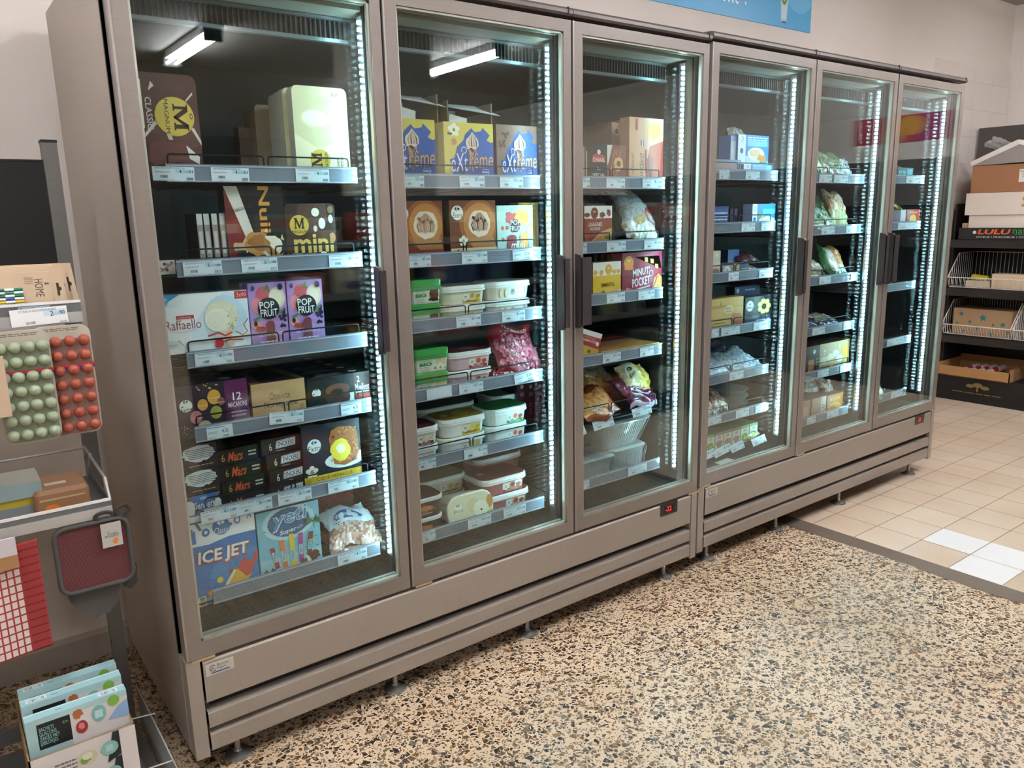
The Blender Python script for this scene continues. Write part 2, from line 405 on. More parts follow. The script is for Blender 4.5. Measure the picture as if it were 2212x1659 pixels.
def fixture(x, y, ln=1.2, n=2):
    t = empty('ceiling_light', (x, y, 3.02), 'double tube ceiling light seen mirrored in the freezer glass' if False else 'fluorescent ceiling light with two bare tubes above the aisle', 'ceiling light', 'fluorescent ceiling lights')
    b = MB(); b.box(-.06, .06, -ln/2, ln/2, -.06, 0, M_WHITE); b.build('housing', t)
    for q in (-1, 1):
        b = MB(); b.box(-.075, .075, q*(ln/2+.015)-.015, q*(ln/2+.015)+.015, -.13, 0, mat('#3a3835')); b.build('end_cap', t)
    for s in (-1, 1):
        b = MB(); b.tube([(s*.038, -ln/2, -.095), (s*.038, ln/2, -.095)], .014, M_TUBE, 8); b.build('tube', t, smooth=True)
for x, y in ((2.13, -3.3), (4.5, -2.66), (4.6, -4.95), (6.0, -7.9), (1.6, .6), (3.9, .6), (5.5, .9), (-.3, 1.2), (.3, -3.0), (-1.8, -3), (1.2, -7.0)):
    fixture(x, y)

# blue poster high on the wall
b = MB(); x0 = Xat(1290, 2.9, 2.895); x1 = Xat(1750, 2.505, 2.895)
PW, PH = x1-x0, .46
A = Art(b, PW, PH); b.box(0, PW, 0, .004, 0, PH, mat('#4aa5d0', .5))
A.rect(0, 0, 1, .55, '#4aa5d0'); A.ell(.93, .62, .10, .42, '#69b6da')
gx = (Xat(1695, 2.6, 2.895)-x0)/PW
A.poly([(gx-.018, .06), (gx+.012, .06), (gx+.024, .5), (gx-.03, .5)], '#9fc6d8'); A.poly([(gx-.014, .10), (gx+.009, .10), (gx+.019, .5), (gx-.025, .5)], '#c3d3d3')
A.ell(gx-.004, .40, .018, .14, '#6f8a3e'); A.ell(gx-.004, .43, .015, .12, '#dfe0b4'); A.rect(gx-.014, .055, gx+.010, .075, '#2f3f7a')
A.text('oxt', (Xat(1575, 2.5, 2.895)-x0)/PW, .245, .085, .19, '#e6f1f6', bold=0.0)
A.ell((Xat(1609, 2.5, 2.895)-x0)/PW, .18, .004, .018, '#e6f1f6'); A.ell((Xat(1609, 2.5, 2.895)-x0)/PW, .27, .004, .018, '#e6f1f6')
b.build('wall_poster', label='blue poster with a drinking glass high on the wall above the freezers', cat='poster', loc=(x0, 2.895, 2.505))

# ------------------------------------------------------------------ the freezers
DOORW, GAP = .667, .009
DX = [.414, 1.090, 1.766, 2.451, 3.127, 3.803]
LEDX = [1.045, 1.705, 2.355, 3.055, 3.735, 4.392]
ZB, ZT = .355, 2.081
SHX = [(.520, 1.035), (1.10, 1.703), (1.775, 2.315), (2.52, 3.03), (3.14, 3.735), (3.815, 4.33)]
SHZ = [[1.625, 1.390, 1.155, .955, .725, .490], [1.612, 1.376, 1.175, .955, .730, .480], [1.613, 1.387, 1.198, .975, .745, .500],
       [1.650, 1.437, 1.234, 1.003, .800, .620, .475], [1.642, 1.406, 1.173, .932, .715, .490], [1.645, 1.410, 1.092, .795, .495]]
HAND = ['r', 'r', 'l', 'r', 'r', 'l']
RY = 2.10
def rrect(x0, x1, z0, z1, r, n=5):
    P = []
    for cx, cz, a0 in ((x1-r, z1-r, 0), (x0+r, z1-r, 90), (x0+r, z0+r, 180), (x1-r, z0+r, 270)):
        for k in range(n+1):
            a = R(a0 + 90*k/n); P.append((cx+r*math.cos(a), cz+r*math.sin(a)))
    return P
def ring_xy(x0, x1, y0, y1, z, r, n=5): return [(x, y, z) for x, y in rrect(x0, x1, y0, y1, r, n)]

def make_door(i, root, dz):
    x0 = DX[i]; x1 = x0+DOORW; zb, zt = ZB+dz, ZT+dz
    gx0, gx1, gz0, gz1 = x0+.040, x1-.030, zb+.046, zt-.036
    ya, yb = 2.0, 2.046
    b = MB()
    b.box(x0, gx0, ya, yb, zb, zt, M_FRAME); b.box(gx1, x1, ya, yb, zb, zt, M_FRAME)
    b.box(gx0, gx1, ya, yb, zb, gz0, M_FRAME); b.box(gx0, gx1, ya, yb, gz1, zt, M_FRAME)
    b.box(x0-.002, x0+.003, ya-.002, yb, zb, zt, mat('#a59a92', .3, metal=.5))
    d = b.build('door', root)
    b = MB(); e = .002
    for yp in (2.001, 2.021, 2.041):
        b = MB(); b.box(gx0-e, gx1+e, yp, yp+.003, gz0-e, gz1+e, M_GLASS); b.build('glass_pane', d)
    b = MB(); w = .006                                   # aluminium spacer between the panes
    S = mat('#c9c3b4', .3, metal=.6)
    for (a0, a1, c0, c1) in ((gx0, gx0+w, gz0, gz1), (gx1-w, gx1, gz0, gz1), (gx0, gx1, gz0, gz0+w), (gx0, gx1, gz1-w, gz1)):
        b.box(a0, a1, 2.006, 2.019, c0, c1, S); b.box(a0+(.003 if a1-a0 < .01 else 0), a1-(.003 if a1-a0 < .01 else 0), 2.026, 2.039, c0, c1, S)
    b.build('pane_spacer', d)
    b = MB(); g = .012
    for (a0, a1, c0, c1) in ((x0+.02, x0+.02+g, zb+.02, zt-.02), (x1-.02-g, x1-.02, zb+.02, zt-.02), (x0+.02, x1-.02, zb+.02, zb+.02+g), (x0+.02, x1-.02, zt-.02-g, zt-.02)):
        b.box(a0, a1, yb, yb+.006, c0, c1, M_GASK)
    b.build('door_gasket', d)
    # upright handle with rounded ends
    b = MB(); hz0, hz1 = 1.10+dz, 1.352+dz
    hx, hw = (x1-.064, .015) if HAND[i] == 'r' else (x0+.002, .036)
    prof = [(2.0, hz0), (1.972, hz0+.004), (1.962, hz0+.016), (1.962, hz1-.016), (1.972, hz1-.004), (2.0, hz1)]
    n = len(prof); ww = .010
    V = [(hx, y, z) for y, z in prof]+[(hx+ww, y, z) for y, z in prof]
    b.add(V, [tuple(range(n)), tuple(range(n, 2*n))[::-1]] + [(k, (k+1) % n, (k+1) % n+n, k+n)[::-1] for k in range(n)], M_HANDLE)
    b.box(hx, hx+hw, 1.960, 1.966, hz0+.012, hz1-.012, M_HANDLE)
    b.tube([(hx+hw, 1.963, hz0+.012), (hx+hw, 1.963, hz1-.012)], .005, M_HANDLE, 8)
    b.build('handle', d, label='dark plastic grip handle')
    b = MB(); hh = x0+.03 if HAND[i] == 'r' else x1-.03
    b.box(hh-.02, hh+.04, 1.999, 2.04, zb-.008, zb-.001, mat('#c9b184', .4, metal=.5)); b.build('hinge', d)
def make_shelf(i, j, root, dz):
    x0, x1 = SHX[i]; z = SHZ[i][j]
    if i in (0,): x0 -= .0
    ys = RY + .004; bare = (i == 2 and j == 4) or (i == 3 and j == 6)
    sx0 = DX[i]+.055 if i in (0, 3) else x0-.005
    b = MB(); top = z-.036
    for k in range(15):                                   # wire shelf
        yy = ys+.01+k*.034; b.tube([(sx0, yy, top-.003), (x1, yy, top-.003)], .0022, M_WIRE, 4)
    for k in range(5):
        xx = sx0+.004+(x1-sx0-.008)*k/4; b.tube([(xx, ys, top-.007), (xx, ys+.50, top-.007)], .003, M_WIRE, 4)
    b.box(sx0, x1, ys+.02, ys+.49, top-.0052, top-.0048, mat('#202326', .5))
    s = b.build('shelf', root)
    if not bare:
        b = MB()
        P = [(RY, z-.001), (RY+.003, z), (RY+.004, z-.043), (RY+.001, z-.044)]
        b.box(x0, x1, RY, RY+.004, z-.044, z, M_RAIL)
        b.box(x0, x1, RY-.002, RY, z-.006, z-.003, mat('#b4bac4', .2, coat=.5)); b.box(x0, x1, RY-.0015, RY, z-.044, z-.040, mat('#a4aab4', .2, coat=.5))
        b.build('price_rail', s)
    if not (i == 3 and j == 6) and not (j == len(SHZ[i])-1) and not (i == 2 and j in (2, 3)) and not (i == 5):
        b = MB(); m = (x0+x1)/2; h = .030 if i != 0 else .028
        for a0, a1 in ((x0+.01, m-.006), (m+.006, x1-.02)):
            zz = z-.004
            b.tube([(a0, RY+.012, zz-.02), (a0, RY+.012, zz+h-.008), (a0+.002, RY+.012, zz+h-.002), (a0+.008, RY+.012, zz+h), (a1-.008, RY+.012, zz+h), (a1-.002, RY+.012, zz+h-.002), (a1, RY+.012, zz+h-.008), (a1, RY+.012, zz-.02)], .0022, M_WIRE, 6)
        b.build('wire_guard', s)
    return s
SH = {}
def make_freezer(u):
    ds = [0, 1, 2] if u == 0 else [3, 4, 5]; dz = 0 if u == 0 else .011
    X0 = DX[ds[0]]; X1 = DX[ds[2]]+DOORW
    root = empty('display_freezer', (X0, 2.05, 0), 'nearer grey upright freezer with three glass doors, at the left of the row' if u == 0 else 'farther grey upright freezer with three glass doors, beside the tiled floor', 'freezer')
    root['group'] = 'glass door freezers along the back wall'
    ORG[root.name] = (X0, 2.05, 0)
    if True:
        b = MB(); zt = 2.095+dz; yb = 2.80
        b.box(X0-.008, X0+.034, 2.052, yb, .066+dz, zt, M_SIDE, side=M_SIDE); b.box(X1-.05, X1+.004, 2.052, yb, .066+dz, zt, M_SIDE)
        b.box(X0+.05, X1-.05, yb-.04, yb, .066, zt, M_SIDE, front=M_IN); b.box(X0+.05, X1-.05, 2.052, yb-.04, 2.03+dz, zt, M_SIDE)
        b.box(X0+.05, X1-.05, 2.052, yb-.04, .34+dz, .385+dz, M_SIDE, top=M_IN); b.box(X0+.05, X1-.05, 2.03, yb-.04, .1, .339+dz, M_DARK)
        b.box(X0-.0081, X0+.05, 2.052, 2.062, .36, zt, M_GASK)
        b.build('cabinet', root)
        for q0, q1 in ((X0+.034, X0+.040), (X1-.056, X1-.05)):
            b = MB(); b.box(q0, q1, 2.066, yb-.041, .386+dz, 2.029+dz, M_IN); b.build('inner_lining', root)
        # air outlet grille
        b = MB(); gx0, gx1 = X0+.07, X1-.07; gy = 2.15; gz0, gz1 = 1.962+dz, 2.028+dz
        b.box(gx0, gx1, gy+.01, yb-.05, gz0+.01, gz1, M_INS)
        for a, c in ((gz0, gz0+.010), (gz1-.008, gz1)): b.box(gx0, gx1, gy-.006, gy+.012, a, c, mat('#7b8286', .35, metal=.6))
        k = gx0
        while k < gx1: b.box(k, k+.004, gy, gy+.012, gz0+.008, gz1-.006, mat('#3c3f40', .5)); k += .014
        for dd in ds:
            for e in (.2, .52): b.lathe([(.004, gz1-.002), (.004, gz1+.0)], DX[dd]+e, gy-.008, M_ALU, 8)
        b.build('air_grille', root)
        # mullions between doors and led strips
        for n, dd in enumerate(ds):
            lx = LEDX[dd]; rgt = DX[dd]+DOORW+GAP/2
            b = MB()
            if n < 2: b.box(lx+.012, rgt+.028, 2.052, 2.085, .385+dz, 2.03+dz, mat('#4a5053', .4)); b.build('mullion', root)
            b = MB(); b.box(lx+.004, lx+.012, 2.052, 2.078, .45+dz, 2.018+dz, M_ALU)
            led = b.build('led_channel', root)
            b = MB(); z = .462+dz
            while z < 2.008+dz:
                b.box(lx-.003, lx+.004, 2.056, 2.062, z, z+.0085, M_LED); z += .0185
            b.build('led_strip', led, label='row of glowing white lamps')
        b = MB(); z = .462+dz; lx = X0+.035
        while z < 2.008+dz: b.box(lx, lx+.004, 2.054, 2.060, z, z+.0095, M_LED); z += .0185
        led = b.build('led_strip', root)
        # top rail caps
        for n, dd in enumerate(ds):
            a0 = DX[dd]-(.004 if n else .006); a1 = DX[dd]+DOORW+(.002 if n < 2 else .006); zc = 2.103+dz
            b = MB(); out = [(2.035, zc-.012), (2.0, zc-.010), (1.992, zc-.004), (1.992, zc+.006), (2.0, zc+.014), (2.06, zc+.018), (2.06, zc-.010)]
            nn = len(out); V = [(a0, y, z) for y, z in out]+[(a1, y, z) for y, z in out]
            b.add(V, [tuple(range(nn))[::-1], tuple(range(nn, 2*nn))] + [(k, (k+1) % nn, (k+1) % nn+nn, k+nn) for k in range(nn)], mat('#6b615b', .35, metal=.3, coat=.3))
            b.box(a1-.02, a1-.016, 1.990, 2.0, zc-.008, zc+.014, M_GASK)
            b.build('top_cap', root)
        # kick panels
        b = MB(); prof = [(2.05, .345), (2.004, .343), (2.0, .338), (2.0, .224), (2.004, .220), (2.045, .219), (2.045, .196), (2.002, .191), (2.0, .187), (2.0, .146), (2.004, .143), (2.035, .142), (2.035, .131), (2.002, .127), (2.0, .123), (2.0, .078), (2.004, .074), (2.05, .074)]
        prof = [(y, z+dz) for y, z in prof]; nn = len(prof); a0, a1 = X0+.036, X1-.036
        V = [(a0, y, z) for y, z in prof]+[(a1, y, z) for y, z in prof]
        b.add(V, [(k, k+nn, k+1+nn, k+1) for k in range(nn-1)], M_BASE)
        kp = b.build('kick_panel', root)
        for a0, a1 in ((X0-.006, X0+.030), (X1-.030, X1+.002)):
            b = MB(); b.box(a0, a1, 2.0, 2.10, .063+dz, .352+dz, M_BASE); b.build('corner_post', root)
        b = MB(); b.box(X0-.006, X0+.0, 2.10, 2.80, .066+dz, .352+dz, M_SIDE); b.build('side_skirt', root)
        for fx in (X0+.115, X0+.62, X0+1.16, X0+1.88):
            b = MB(); fl = 0
            b.lathe([(.038, 0), (.036, .006), (.014, .016), (.011, .02), (.009, .022), (.009, .09+dz)], fx, 2.05, mat('#a8a8a2', .3, metal=.8), 16)
            b.build('levelling_foot', root, smooth=False)
        # maker's sticker
        b = MB(); sx, sz = X0+.042, .297+dz; sw, shh = .074, .034
        T = Matrix.Translation((sx, 1.999, sz)); b.T = T
        b.box(0, sw, 0, .001, 0, shh, mat('#c8bfae', .4)); A = Art(b, sw, shh)
        A.line([(.34, .74), (.24, .86), (.16, .72), (.14, .5), (.2, .36), (.3, .32), (.36, .4)], .0022, '#1f3a63'); A.line([(.22, .58), (.3, .56)], .0018, '#1f3a63'); A.line([(.16, .45), (.26, .72)], .0012, '#1f3a63')
        A.text('Bonnet\nNévé', .62, .62, .42, .5, '#33405a', bold=0.0); A.rect(.17, .14, .84, .24, '#2a4f94')
        b.T = None; b.build('maker_sticker', kp, label='small beige sticker with blue lettering')
        # thermostat
        b = MB(); cx0 = X1-.217; cw, ch = .098, .048; cz = .297+dz
        b.T = Matrix.Translation((cx0, 1.998, cz)); b.box(0, cw, 0, .004, 0, ch, mat('#0d0d0e', .25, coat=.5)); A = Art(b, cw, ch, rough=.25)
        A.rect(.18, .2, .78, .8, '#1a0808'); red = emis('#ff2a38', .55)
        A.text('-22', .46, .5, .36, .42, red, bold=0.0)
        for q in (.3, .5, .7): A.ell(.88, q, .02, .03, '#777777'); A.ell(.1, q, .015, .025, '#555555')
        b.T = None; b.build('thermostat_display', kp, label='black display with red digits')
        for i in ds:
            make_door(i, root, dz)
            for j in range(len(SHZ[i])): SH[(i, j)] = (make_shelf(i, j, root, dz), X0)
make_freezer(0); make_freezer(1)

# ------------------------------------------------------------------ packaged goods
def surf(i, j): return SHZ[i][j] - .036
def pbox(name, label, cat, i, j, xl, yt, xr, front, art=None, side=None, top=None, Y=2.128, d=.05, group=None, rz=0, h=None, rad=0, zo=0.0, tilt=0, back=None, sideart=None, topart=None, rough=.4):
    zs = surf(i, j) + zo if j is not None else zo
    zt = zs + h if h else None; xm = Xat(xl, zs+.08, Y)
    if zt is None: zt = Zat(yt, xm, Y)
    zm = (zs+zt)/2; X0, X1 = Xat(xl, zm, Y), Xat(xr, zm, Y); W, H = X1-X0, zt-zs
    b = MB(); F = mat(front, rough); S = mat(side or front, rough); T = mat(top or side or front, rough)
    if rad:
        out = rrect(0, W, 0, H, rad)[::-1]
        b.prism(out, 0, d, S, front=F)
    else: b.box(0, W, 0, d, 0, H, S, front=F, top=T, side=S)
    if art: art(Art(b, W, H, rough=rough))
    if sideart: sideart(Art(b, d, H, fmap=lambda u, v, o: (-o, d-u, v), rough=rough))
    if topart: topart(Art(b, W, d, fmap=lambda u, v, o: (u, v, H+o), rough=rough))
    o = b.build(name, label=label, cat=cat, group=group, loc=(X0, Y, zs), rot=(R(tilt), 0, R(rz)))
    o['wh'] = [W, H]; del o['wh']
    return o, X0, X1, zs, zt
def again(o, dx, dy, dz, label, group=None):
    c = o.copy(); col.objects.link(c); c.location = Vector(o.location) + Vector((dx, dy, dz)); c['label'] = label
    for ch in o.children:
        e = ch.copy(); col.objects.link(e); e.parent = c
    if group: c['group'] = group; o['group'] = group
    return c

def scoop(A, cx, cy, r, c1, c2, seed=1, asp=1.0):
    rx, ry = r/A.w, r*asp/A.h; A.blob(cx, cy, rx, ry, c1, seed, .06); rn = random.Random(seed)
    for k in range(5):
        a = rn.uniform(0, 6.28); A.blob(cx+.45*rx*math.cos(a), cy+.45*ry*math.sin(a), rx*rn.uniform(.15, .35), ry*rn.uniform(.1, .3), c2, seed+k, .3, 10)
def swirl(A, cx, cy, r, c1, c2, c3, seed=1):
    rx, ry = r/A.w, r/A.h
    A.blob(cx, cy, rx, ry, c1, seed, .06)
    for k in range(9):
        q = -.72+.18*k; bow = .35*q
        A.line([(cx+(.1*q)*rx, cy+.78*ry), (cx+(.55*q+bow*.3)*rx, cy+.38*ry), (cx+(.95*q+bow*.2)*rx, cy-.08*ry), (cx+(.82*q)*rx, cy-.52*ry)], r*(.17 if k % 3 == 1 else .10), (c2, c3, c3)[k % 3])
    for k in range(4): A.blob(cx+rx*(-.55+.34*k), cy+ry*(.42-.22*(k % 2)), rx*.16, ry*.13, c2, seed+k, .3, 9)
    for k in range(7): A.blob(cx+rx*.6*math.cos(k*1.7+seed), cy+ry*.5*math.sin(k*1.7+seed), rx*.13, ry*.1, c3, k, .3, 9)
def cone(A, cx, cy, r, c1, c2, c3, seed=1):
    rx, ry = r/A.w, r/A.h
    A.poly([(cx-.62*rx, cy-.6*ry), (cx+.62*rx, cy-.6*ry), (cx+.1*rx, cy-3.3*ry), (cx-.02*rx, cy-3.3*ry)], '#d99b5e')
    for k in range(5): A.line([(cx-.5*rx+.2*k*rx*.9, cy-.7*ry), (cx+.1*rx, cy-3.1*ry)], .0008, '#b87a40')
    A.poly([(cx-.66*rx, cy-.5*ry), (cx, cy-1.1*ry), (cx+.66*rx, cy-.5*ry), (cx+.5*rx, cy-.1*ry), (cx-.5*rx, cy-.1*ry)], '#5b2c20')
    A.poly([(cx-.95*rx, cy-.1*ry), (cx-.75*rx, cy-.7*ry), (cx-.2*rx, cy-.5*ry), (cx+.3*rx, cy-.75*ry), (cx+.9*rx, cy-.3*ry), (cx+.85*rx, cy+.4*ry), (cx+.35*rx, cy+.95*ry), (cx, cy+1.35*ry), (cx-.35*rx, cy+.9*ry), (cx-.9*rx, cy+.4*ry)], c1)
    for k, dx in enumerate((-.55, -.2, .15, .5)):
        A.poly([(cx+.02*rx, cy+1.2*ry), (cx+(dx+.12)*rx, cy+.3*ry), (cx+(dx+.2)*rx, cy-.45*ry), (cx+(dx-.02)*rx, cy-.35*ry), (cx+(dx-.05)*rx, cy+.3*ry)], c2 if k % 2 else c3)
    for k in range(5): A.blob(cx+rx*.6*math.cos(k*1.3+seed), cy+.1*ry+ry*.5*math.sin(k*1.9), rx*.1, ry*.09, c3, k, .3, 8)
def flower(A, cx, cy, r, c1='#f2efe2', c2='#d9b95a', n=5):
    for k in range(n):
        a = 2*math.pi*k/n+.3; A.ell(cx+.6*r*math.cos(a)/A.w, cy+.6*r*math.sin(a)/A.h, .42*r/A.w, .36*r/A.h, c1, 10)
    A.ell(cx, cy, .2*r/A.w, .2*r/A.h, c2, 8)
def berries(A, cx, cy, rx, ry, c, n=12, r=.003, seed=0):
    rn = random.Random(seed)
    for k in range(n):
        o = A.n; A.ell(cx+rn.uniform(-rx, rx), cy+rn.uniform(-ry, ry), r/A.w, r/A.h, c if isinstance(c, str) else rn.choice(c), 9)
def smalltext(A, x0, y0, x1, y1, c, rows=3, seed=0):      # rows of tiny illegible print, as dashes
    rn = random.Random(seed); hh = (y1-y0)/rows
    for k in range(rows):
        x = x0; o = A.n
        while x < x1:
            w = rn.uniform(.04, .12)*(x1-x0)*2; A.rect(x, y0+k*hh+.25*hh, min(x+w, x1), y0+k*hh+.7*hh, c); A.n = o; x += w+.03*(x1-x0)
        A.n += 1
def nutri(A, x, y, w, h):
    for k, c in enumerate(('#c9472c', '#e08a35', '#f0c63a', '#8fbf4d', '#2f8a4d')): A.rect(x, y+k*h/5, x+w, y+(k+1)*h/5, c); A.n -= 1
    A.n += 1

# ---------------- door 1, shelf 1
def a_classic(A):
    A.rect(0, 0, 1, .22, '#4a2722'); A.poly([(0, .62), (.3, .55), (.75, .5), (1, .62), (1, .35), (.6, .2), (.2, .3), (0, .45)], '#6b4038')
    for p in ([(.05, .36), (.30, .52), (.42, .48), (.47, .38), (.54, .38), (.46, .54), (.3, .57), (.06, .40)], [(.84, .50), (.90, .50), (1, .38), (1, .33)], [(.80, .74), (.93, .82), (.92, .84), (.8, .76)], [(.22, .83), (.27, .92), (.32, .88)], [(.45, .02), (.46, .1), (.55, .1), (.53, .02)], [(.78, .02), (.82, .1), (.87, .09), (.86, .02)]): A.poly(p, '#e3d3cb')
    A.poly([(.12, .18), (.16, .33), (.3, .37), (.72, .34), (.95, .16), (.9, .12), (.6, .17), (.2, .13)], '#7c463c'); A.poly([(.74, .33), (.8, .3), (.95, .22), (.93, .15), (.78, .2)], '#f0e3dc')
    A.disc(.60, .60, .047, '#d3b24b'); A.disc(.60, .60, .0455, '#dcbc55')
    A.serif_m(.70, .595, .24, .25, '#3f2620', rot=-90); A.text('MAGNUM', .475, .60, .07, .32, '#3f2620', rot=-90, bold=.0)
    A.ell(.87, .61, .025, .028, '#3f2620'); A.ell(.87, .61, .016, .018, '#dcbc55')
    A.text('CLASSIC', .20, .62, .10, .30, '#f0dccb', rot=-90); A.rect(.04, .48, .11, .93, '#efe6df'); A.rect(.055, .5, .095, .9, '#c9b8ae')
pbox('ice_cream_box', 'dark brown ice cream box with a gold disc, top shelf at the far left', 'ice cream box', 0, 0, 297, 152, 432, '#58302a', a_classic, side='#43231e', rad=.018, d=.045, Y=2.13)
def a_white(A):
    A.poly([(0, 0), (1, 0), (1, .45), (.4, .35), (0, .5)], '#efe3bc'); A.ell(.37, .66, .26, .10, '#e6d9ad'); A.ell(.38, .67, .235, .085, '#f5f0d8'); A.ell(.55, .67, .06, .05, '#ece3c0')
    A.rect(.62, .63, .86, .66, '#e5c9a8'); A.ell(.86, .645, .07, .035, '#e8bfa0'); A.line([(.1, .95), (.9, .8)], .0006, '#d9cfa8')
    A.disc(.44, .22, .030, '#d2b445'); A.serif_m(.37, .225, .19, .15, '#3f2a20', rot=90); A.text('MAGNUM', .55, .22, .055, .17, '#3f2a20', rot=90, bold=.0)
    A.text('WHITE', .77, .2, .05, .12, '#5a4a30', rot=90); A.text('CHOCOLATE', .85, .2, .05, .23, '#5a4a30', rot=90, bold=0); smalltext(A, .91, .12, .96, .3, '#a89a70', 6)
    A.text('Kam', .78, .93, .14, .045, '#6f6a4a', bold=0); 
o, x0, x1, zs, zt = pbox('ice_cream_box', 'cream ice cream box with a small gold disc, front of the top shelf row', 'ice cream box', 0, 0, 636, 182, 753, '#dbd0a4', a_white, side='#cfc9b6', rad=.016, d=.036, Y=2.13,
    sideart=None)
def spine(b, d, H): pass
g = 'cream ice cream boxes on the top shelf'
for k, (dx, dy) in enumerate(((-.006, .052), (-.004, .094), (-.002, .136))):
    again(o, dx, dy, -.002*k, ['cream ice cream box directly behind the front one of its row', 'cream ice cream box, third in its row on the top shelf', 'cream ice cream box at the very back of its row on the top shelf'][k], g)
for k in range(3):                                        # spines with an orange stripe
    pass
pbox('ice_cream_box', 'pale brown ice cream box far back beside the cream row', 'ice cream box', 0, 0, 556, 225, 612, '#b9a184', None, side='#a88f73', rad=.012, d=.10, Y=2.36)
pbox('ice_cream_box', 'brown ice cream box leaning far back in the middle of the top shelf', 'ice cream box', 0, 0, 520, 275, 560, '#7d6654', None, side='#6d4a3a', d=.04, Y=2.40)

# ---------------- door 1, shelf 2
def a_dbl(A):
    A.rect(0, 0, .26, 1, '#e9ddd8'); berries(A, .12, .5, .1, .3, ['#6b3a2e', '#b9958a'], 12, .004, 2); A.ell(.36, .5, .10, .55, '#c9a53c'); A.ell(.36, .5, .06, .35, '#4b2b22')
    A.text('DOUBLE', .63, .66, .3, .26, '#c9a08a'); A.text('CHOCOLATE', .66, .30, .36, .24, '#c9a08a'); A.rect(.86, .1, 1, .9, '#d8dcd8'); A.bars(.88, .15, .99, .85, '#777777', 8)
pbox('ice_cream_box', 'brown double chocolate box lying flat at the left end of the second shelf', 'ice cream box', 0, 1, 340, 535, 482, '#4b2b22', a_dbl, d=.10, Y=2.128, h=.036, top='#3a221c')
o, *_ = pbox('ice_cream_box', 'thin dark box with a pale edge, leftmost in the upright row', 'ice cream box', 0, 1, 428, 462, 440, '#cfd2d0', lambda A: (A.rect(0, 0, 1, .75, '#97928c'), A.rect(.2, .1, .8, .6, '#c9c5c0')), side='#2a1c18', d=.11, Y=2.145, zo=.0365, rough=.3)
for k in range(4):
    again(o, .018+.019*k, -.004*k, 0, 'thin dark box with a pale edge, %s in the upright row' % ['second from the left', 'middle one', 'fourth', 'rightmost, beside the black box'][k], 'thin upright boxes on the second shelf')
def a_nuii(A):
    A.poly([(0, .05), (.18, .15), (.35, .7), (.33, 1), (0, 1)], '#3a1614'); A.poly([(.0, 1), (.22, 1), (.48, .35), (.3, .2)], '#e3d8cc'); A.poly([(0, .1), (.06, .1), (.3, .4), (.05, .9), (0, 1)], '#7a231c')
    A.text('SOUTH KOREAN', .19, .72, .055, .44, '#4a3a34', rot=-76, bold=0); 
    A.text('Nuii', .66, .72, .19, .56, '#d9973f', rot=-90, bold=.05)
    A.rect(.12, .24, .36, .33, '#d9b08e'); A.ell(.12, .285, .04, .05, '#d9b08e'); A.blob(.50, .31, .22, .15, '#c98f45', 4, .12); A.blob(.72, .28, .20, .13, '#efe3cc', 5, .08); A.blob(.52, .32, .17, .1, '#a8682f', 6, .25); A.poly([(.6, .38), (.7, .28), (.88, .17), (.95, .2), (.9, .15), (.75, .12), (.62, .22)], '#b87a3a')
    A.poly([(.62, .45), (.66, .5), (.7, .44)], '#e8c79a'); A.poly([(.9, .36), (.93, .42), (.96, .34)], '#e8c79a'); A.rect(.36, .03, .42, .1, '#cfcac4')
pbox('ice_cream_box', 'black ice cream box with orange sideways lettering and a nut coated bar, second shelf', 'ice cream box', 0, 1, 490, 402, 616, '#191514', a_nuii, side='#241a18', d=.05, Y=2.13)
def a_mini(A):
    A.blob(.55, .85, .3, .3, '#5a3c30', 3, .1); A.poly([(.02, .0), (.5, .0), (.62, .14), (.0, .16)], '#d9cfbd'); A.poly([(.5, 0), (.62, .14), (.8, 0)], '#3c2a22')
    A.disc(.27, .66, .028, '#d3b24b'); A.serif_m(.27, .69, .2, .17, '#3f2620'); A.text('MAGNUM', .27, .555, .3, .05, '#3f2620', bold=0)
    A.text('mini', .54, .37, .80, .30, '#d7b35a', bold=.06); A.text('CLASSIC', .2, .20, .2, .035, '#e8dccb', bold=0); A.text('ALMOND', .47, .20, .2, .035, '#d87a44', bold=0); A.text('WHITE CHOCOLATE', .34, .15, .42, .035, '#e8dccb', bold=0)
    for q in ((.60, .86, .08, .07, '#efe6d2'), (.72, .68, .07, .09, '#e8ded0'), (.9, .75, .05, .07, '#cfc6be'), (.92, .45, .06, .08, '#b98a5a'), (.72, .14, .09, .09, '#efe8dc'), (.92, .1, .07, .1, '#6b4432'), (.58, .6, .04, .05, '#e3cfc5'), (.9, .9, .06, .06, '#8a7048')): A.ell(q[0], q[1], q[2], q[3], q[4], 12)
pbox('ice_cream_box', 'brown box of mini ice creams with gold lettering, right end of the second shelf', 'ice cream box', 0, 1, 618, 440, 726, '#43291f', a_mini, side='#2f1d17', rad=.014, d=.05, Y=2.13)

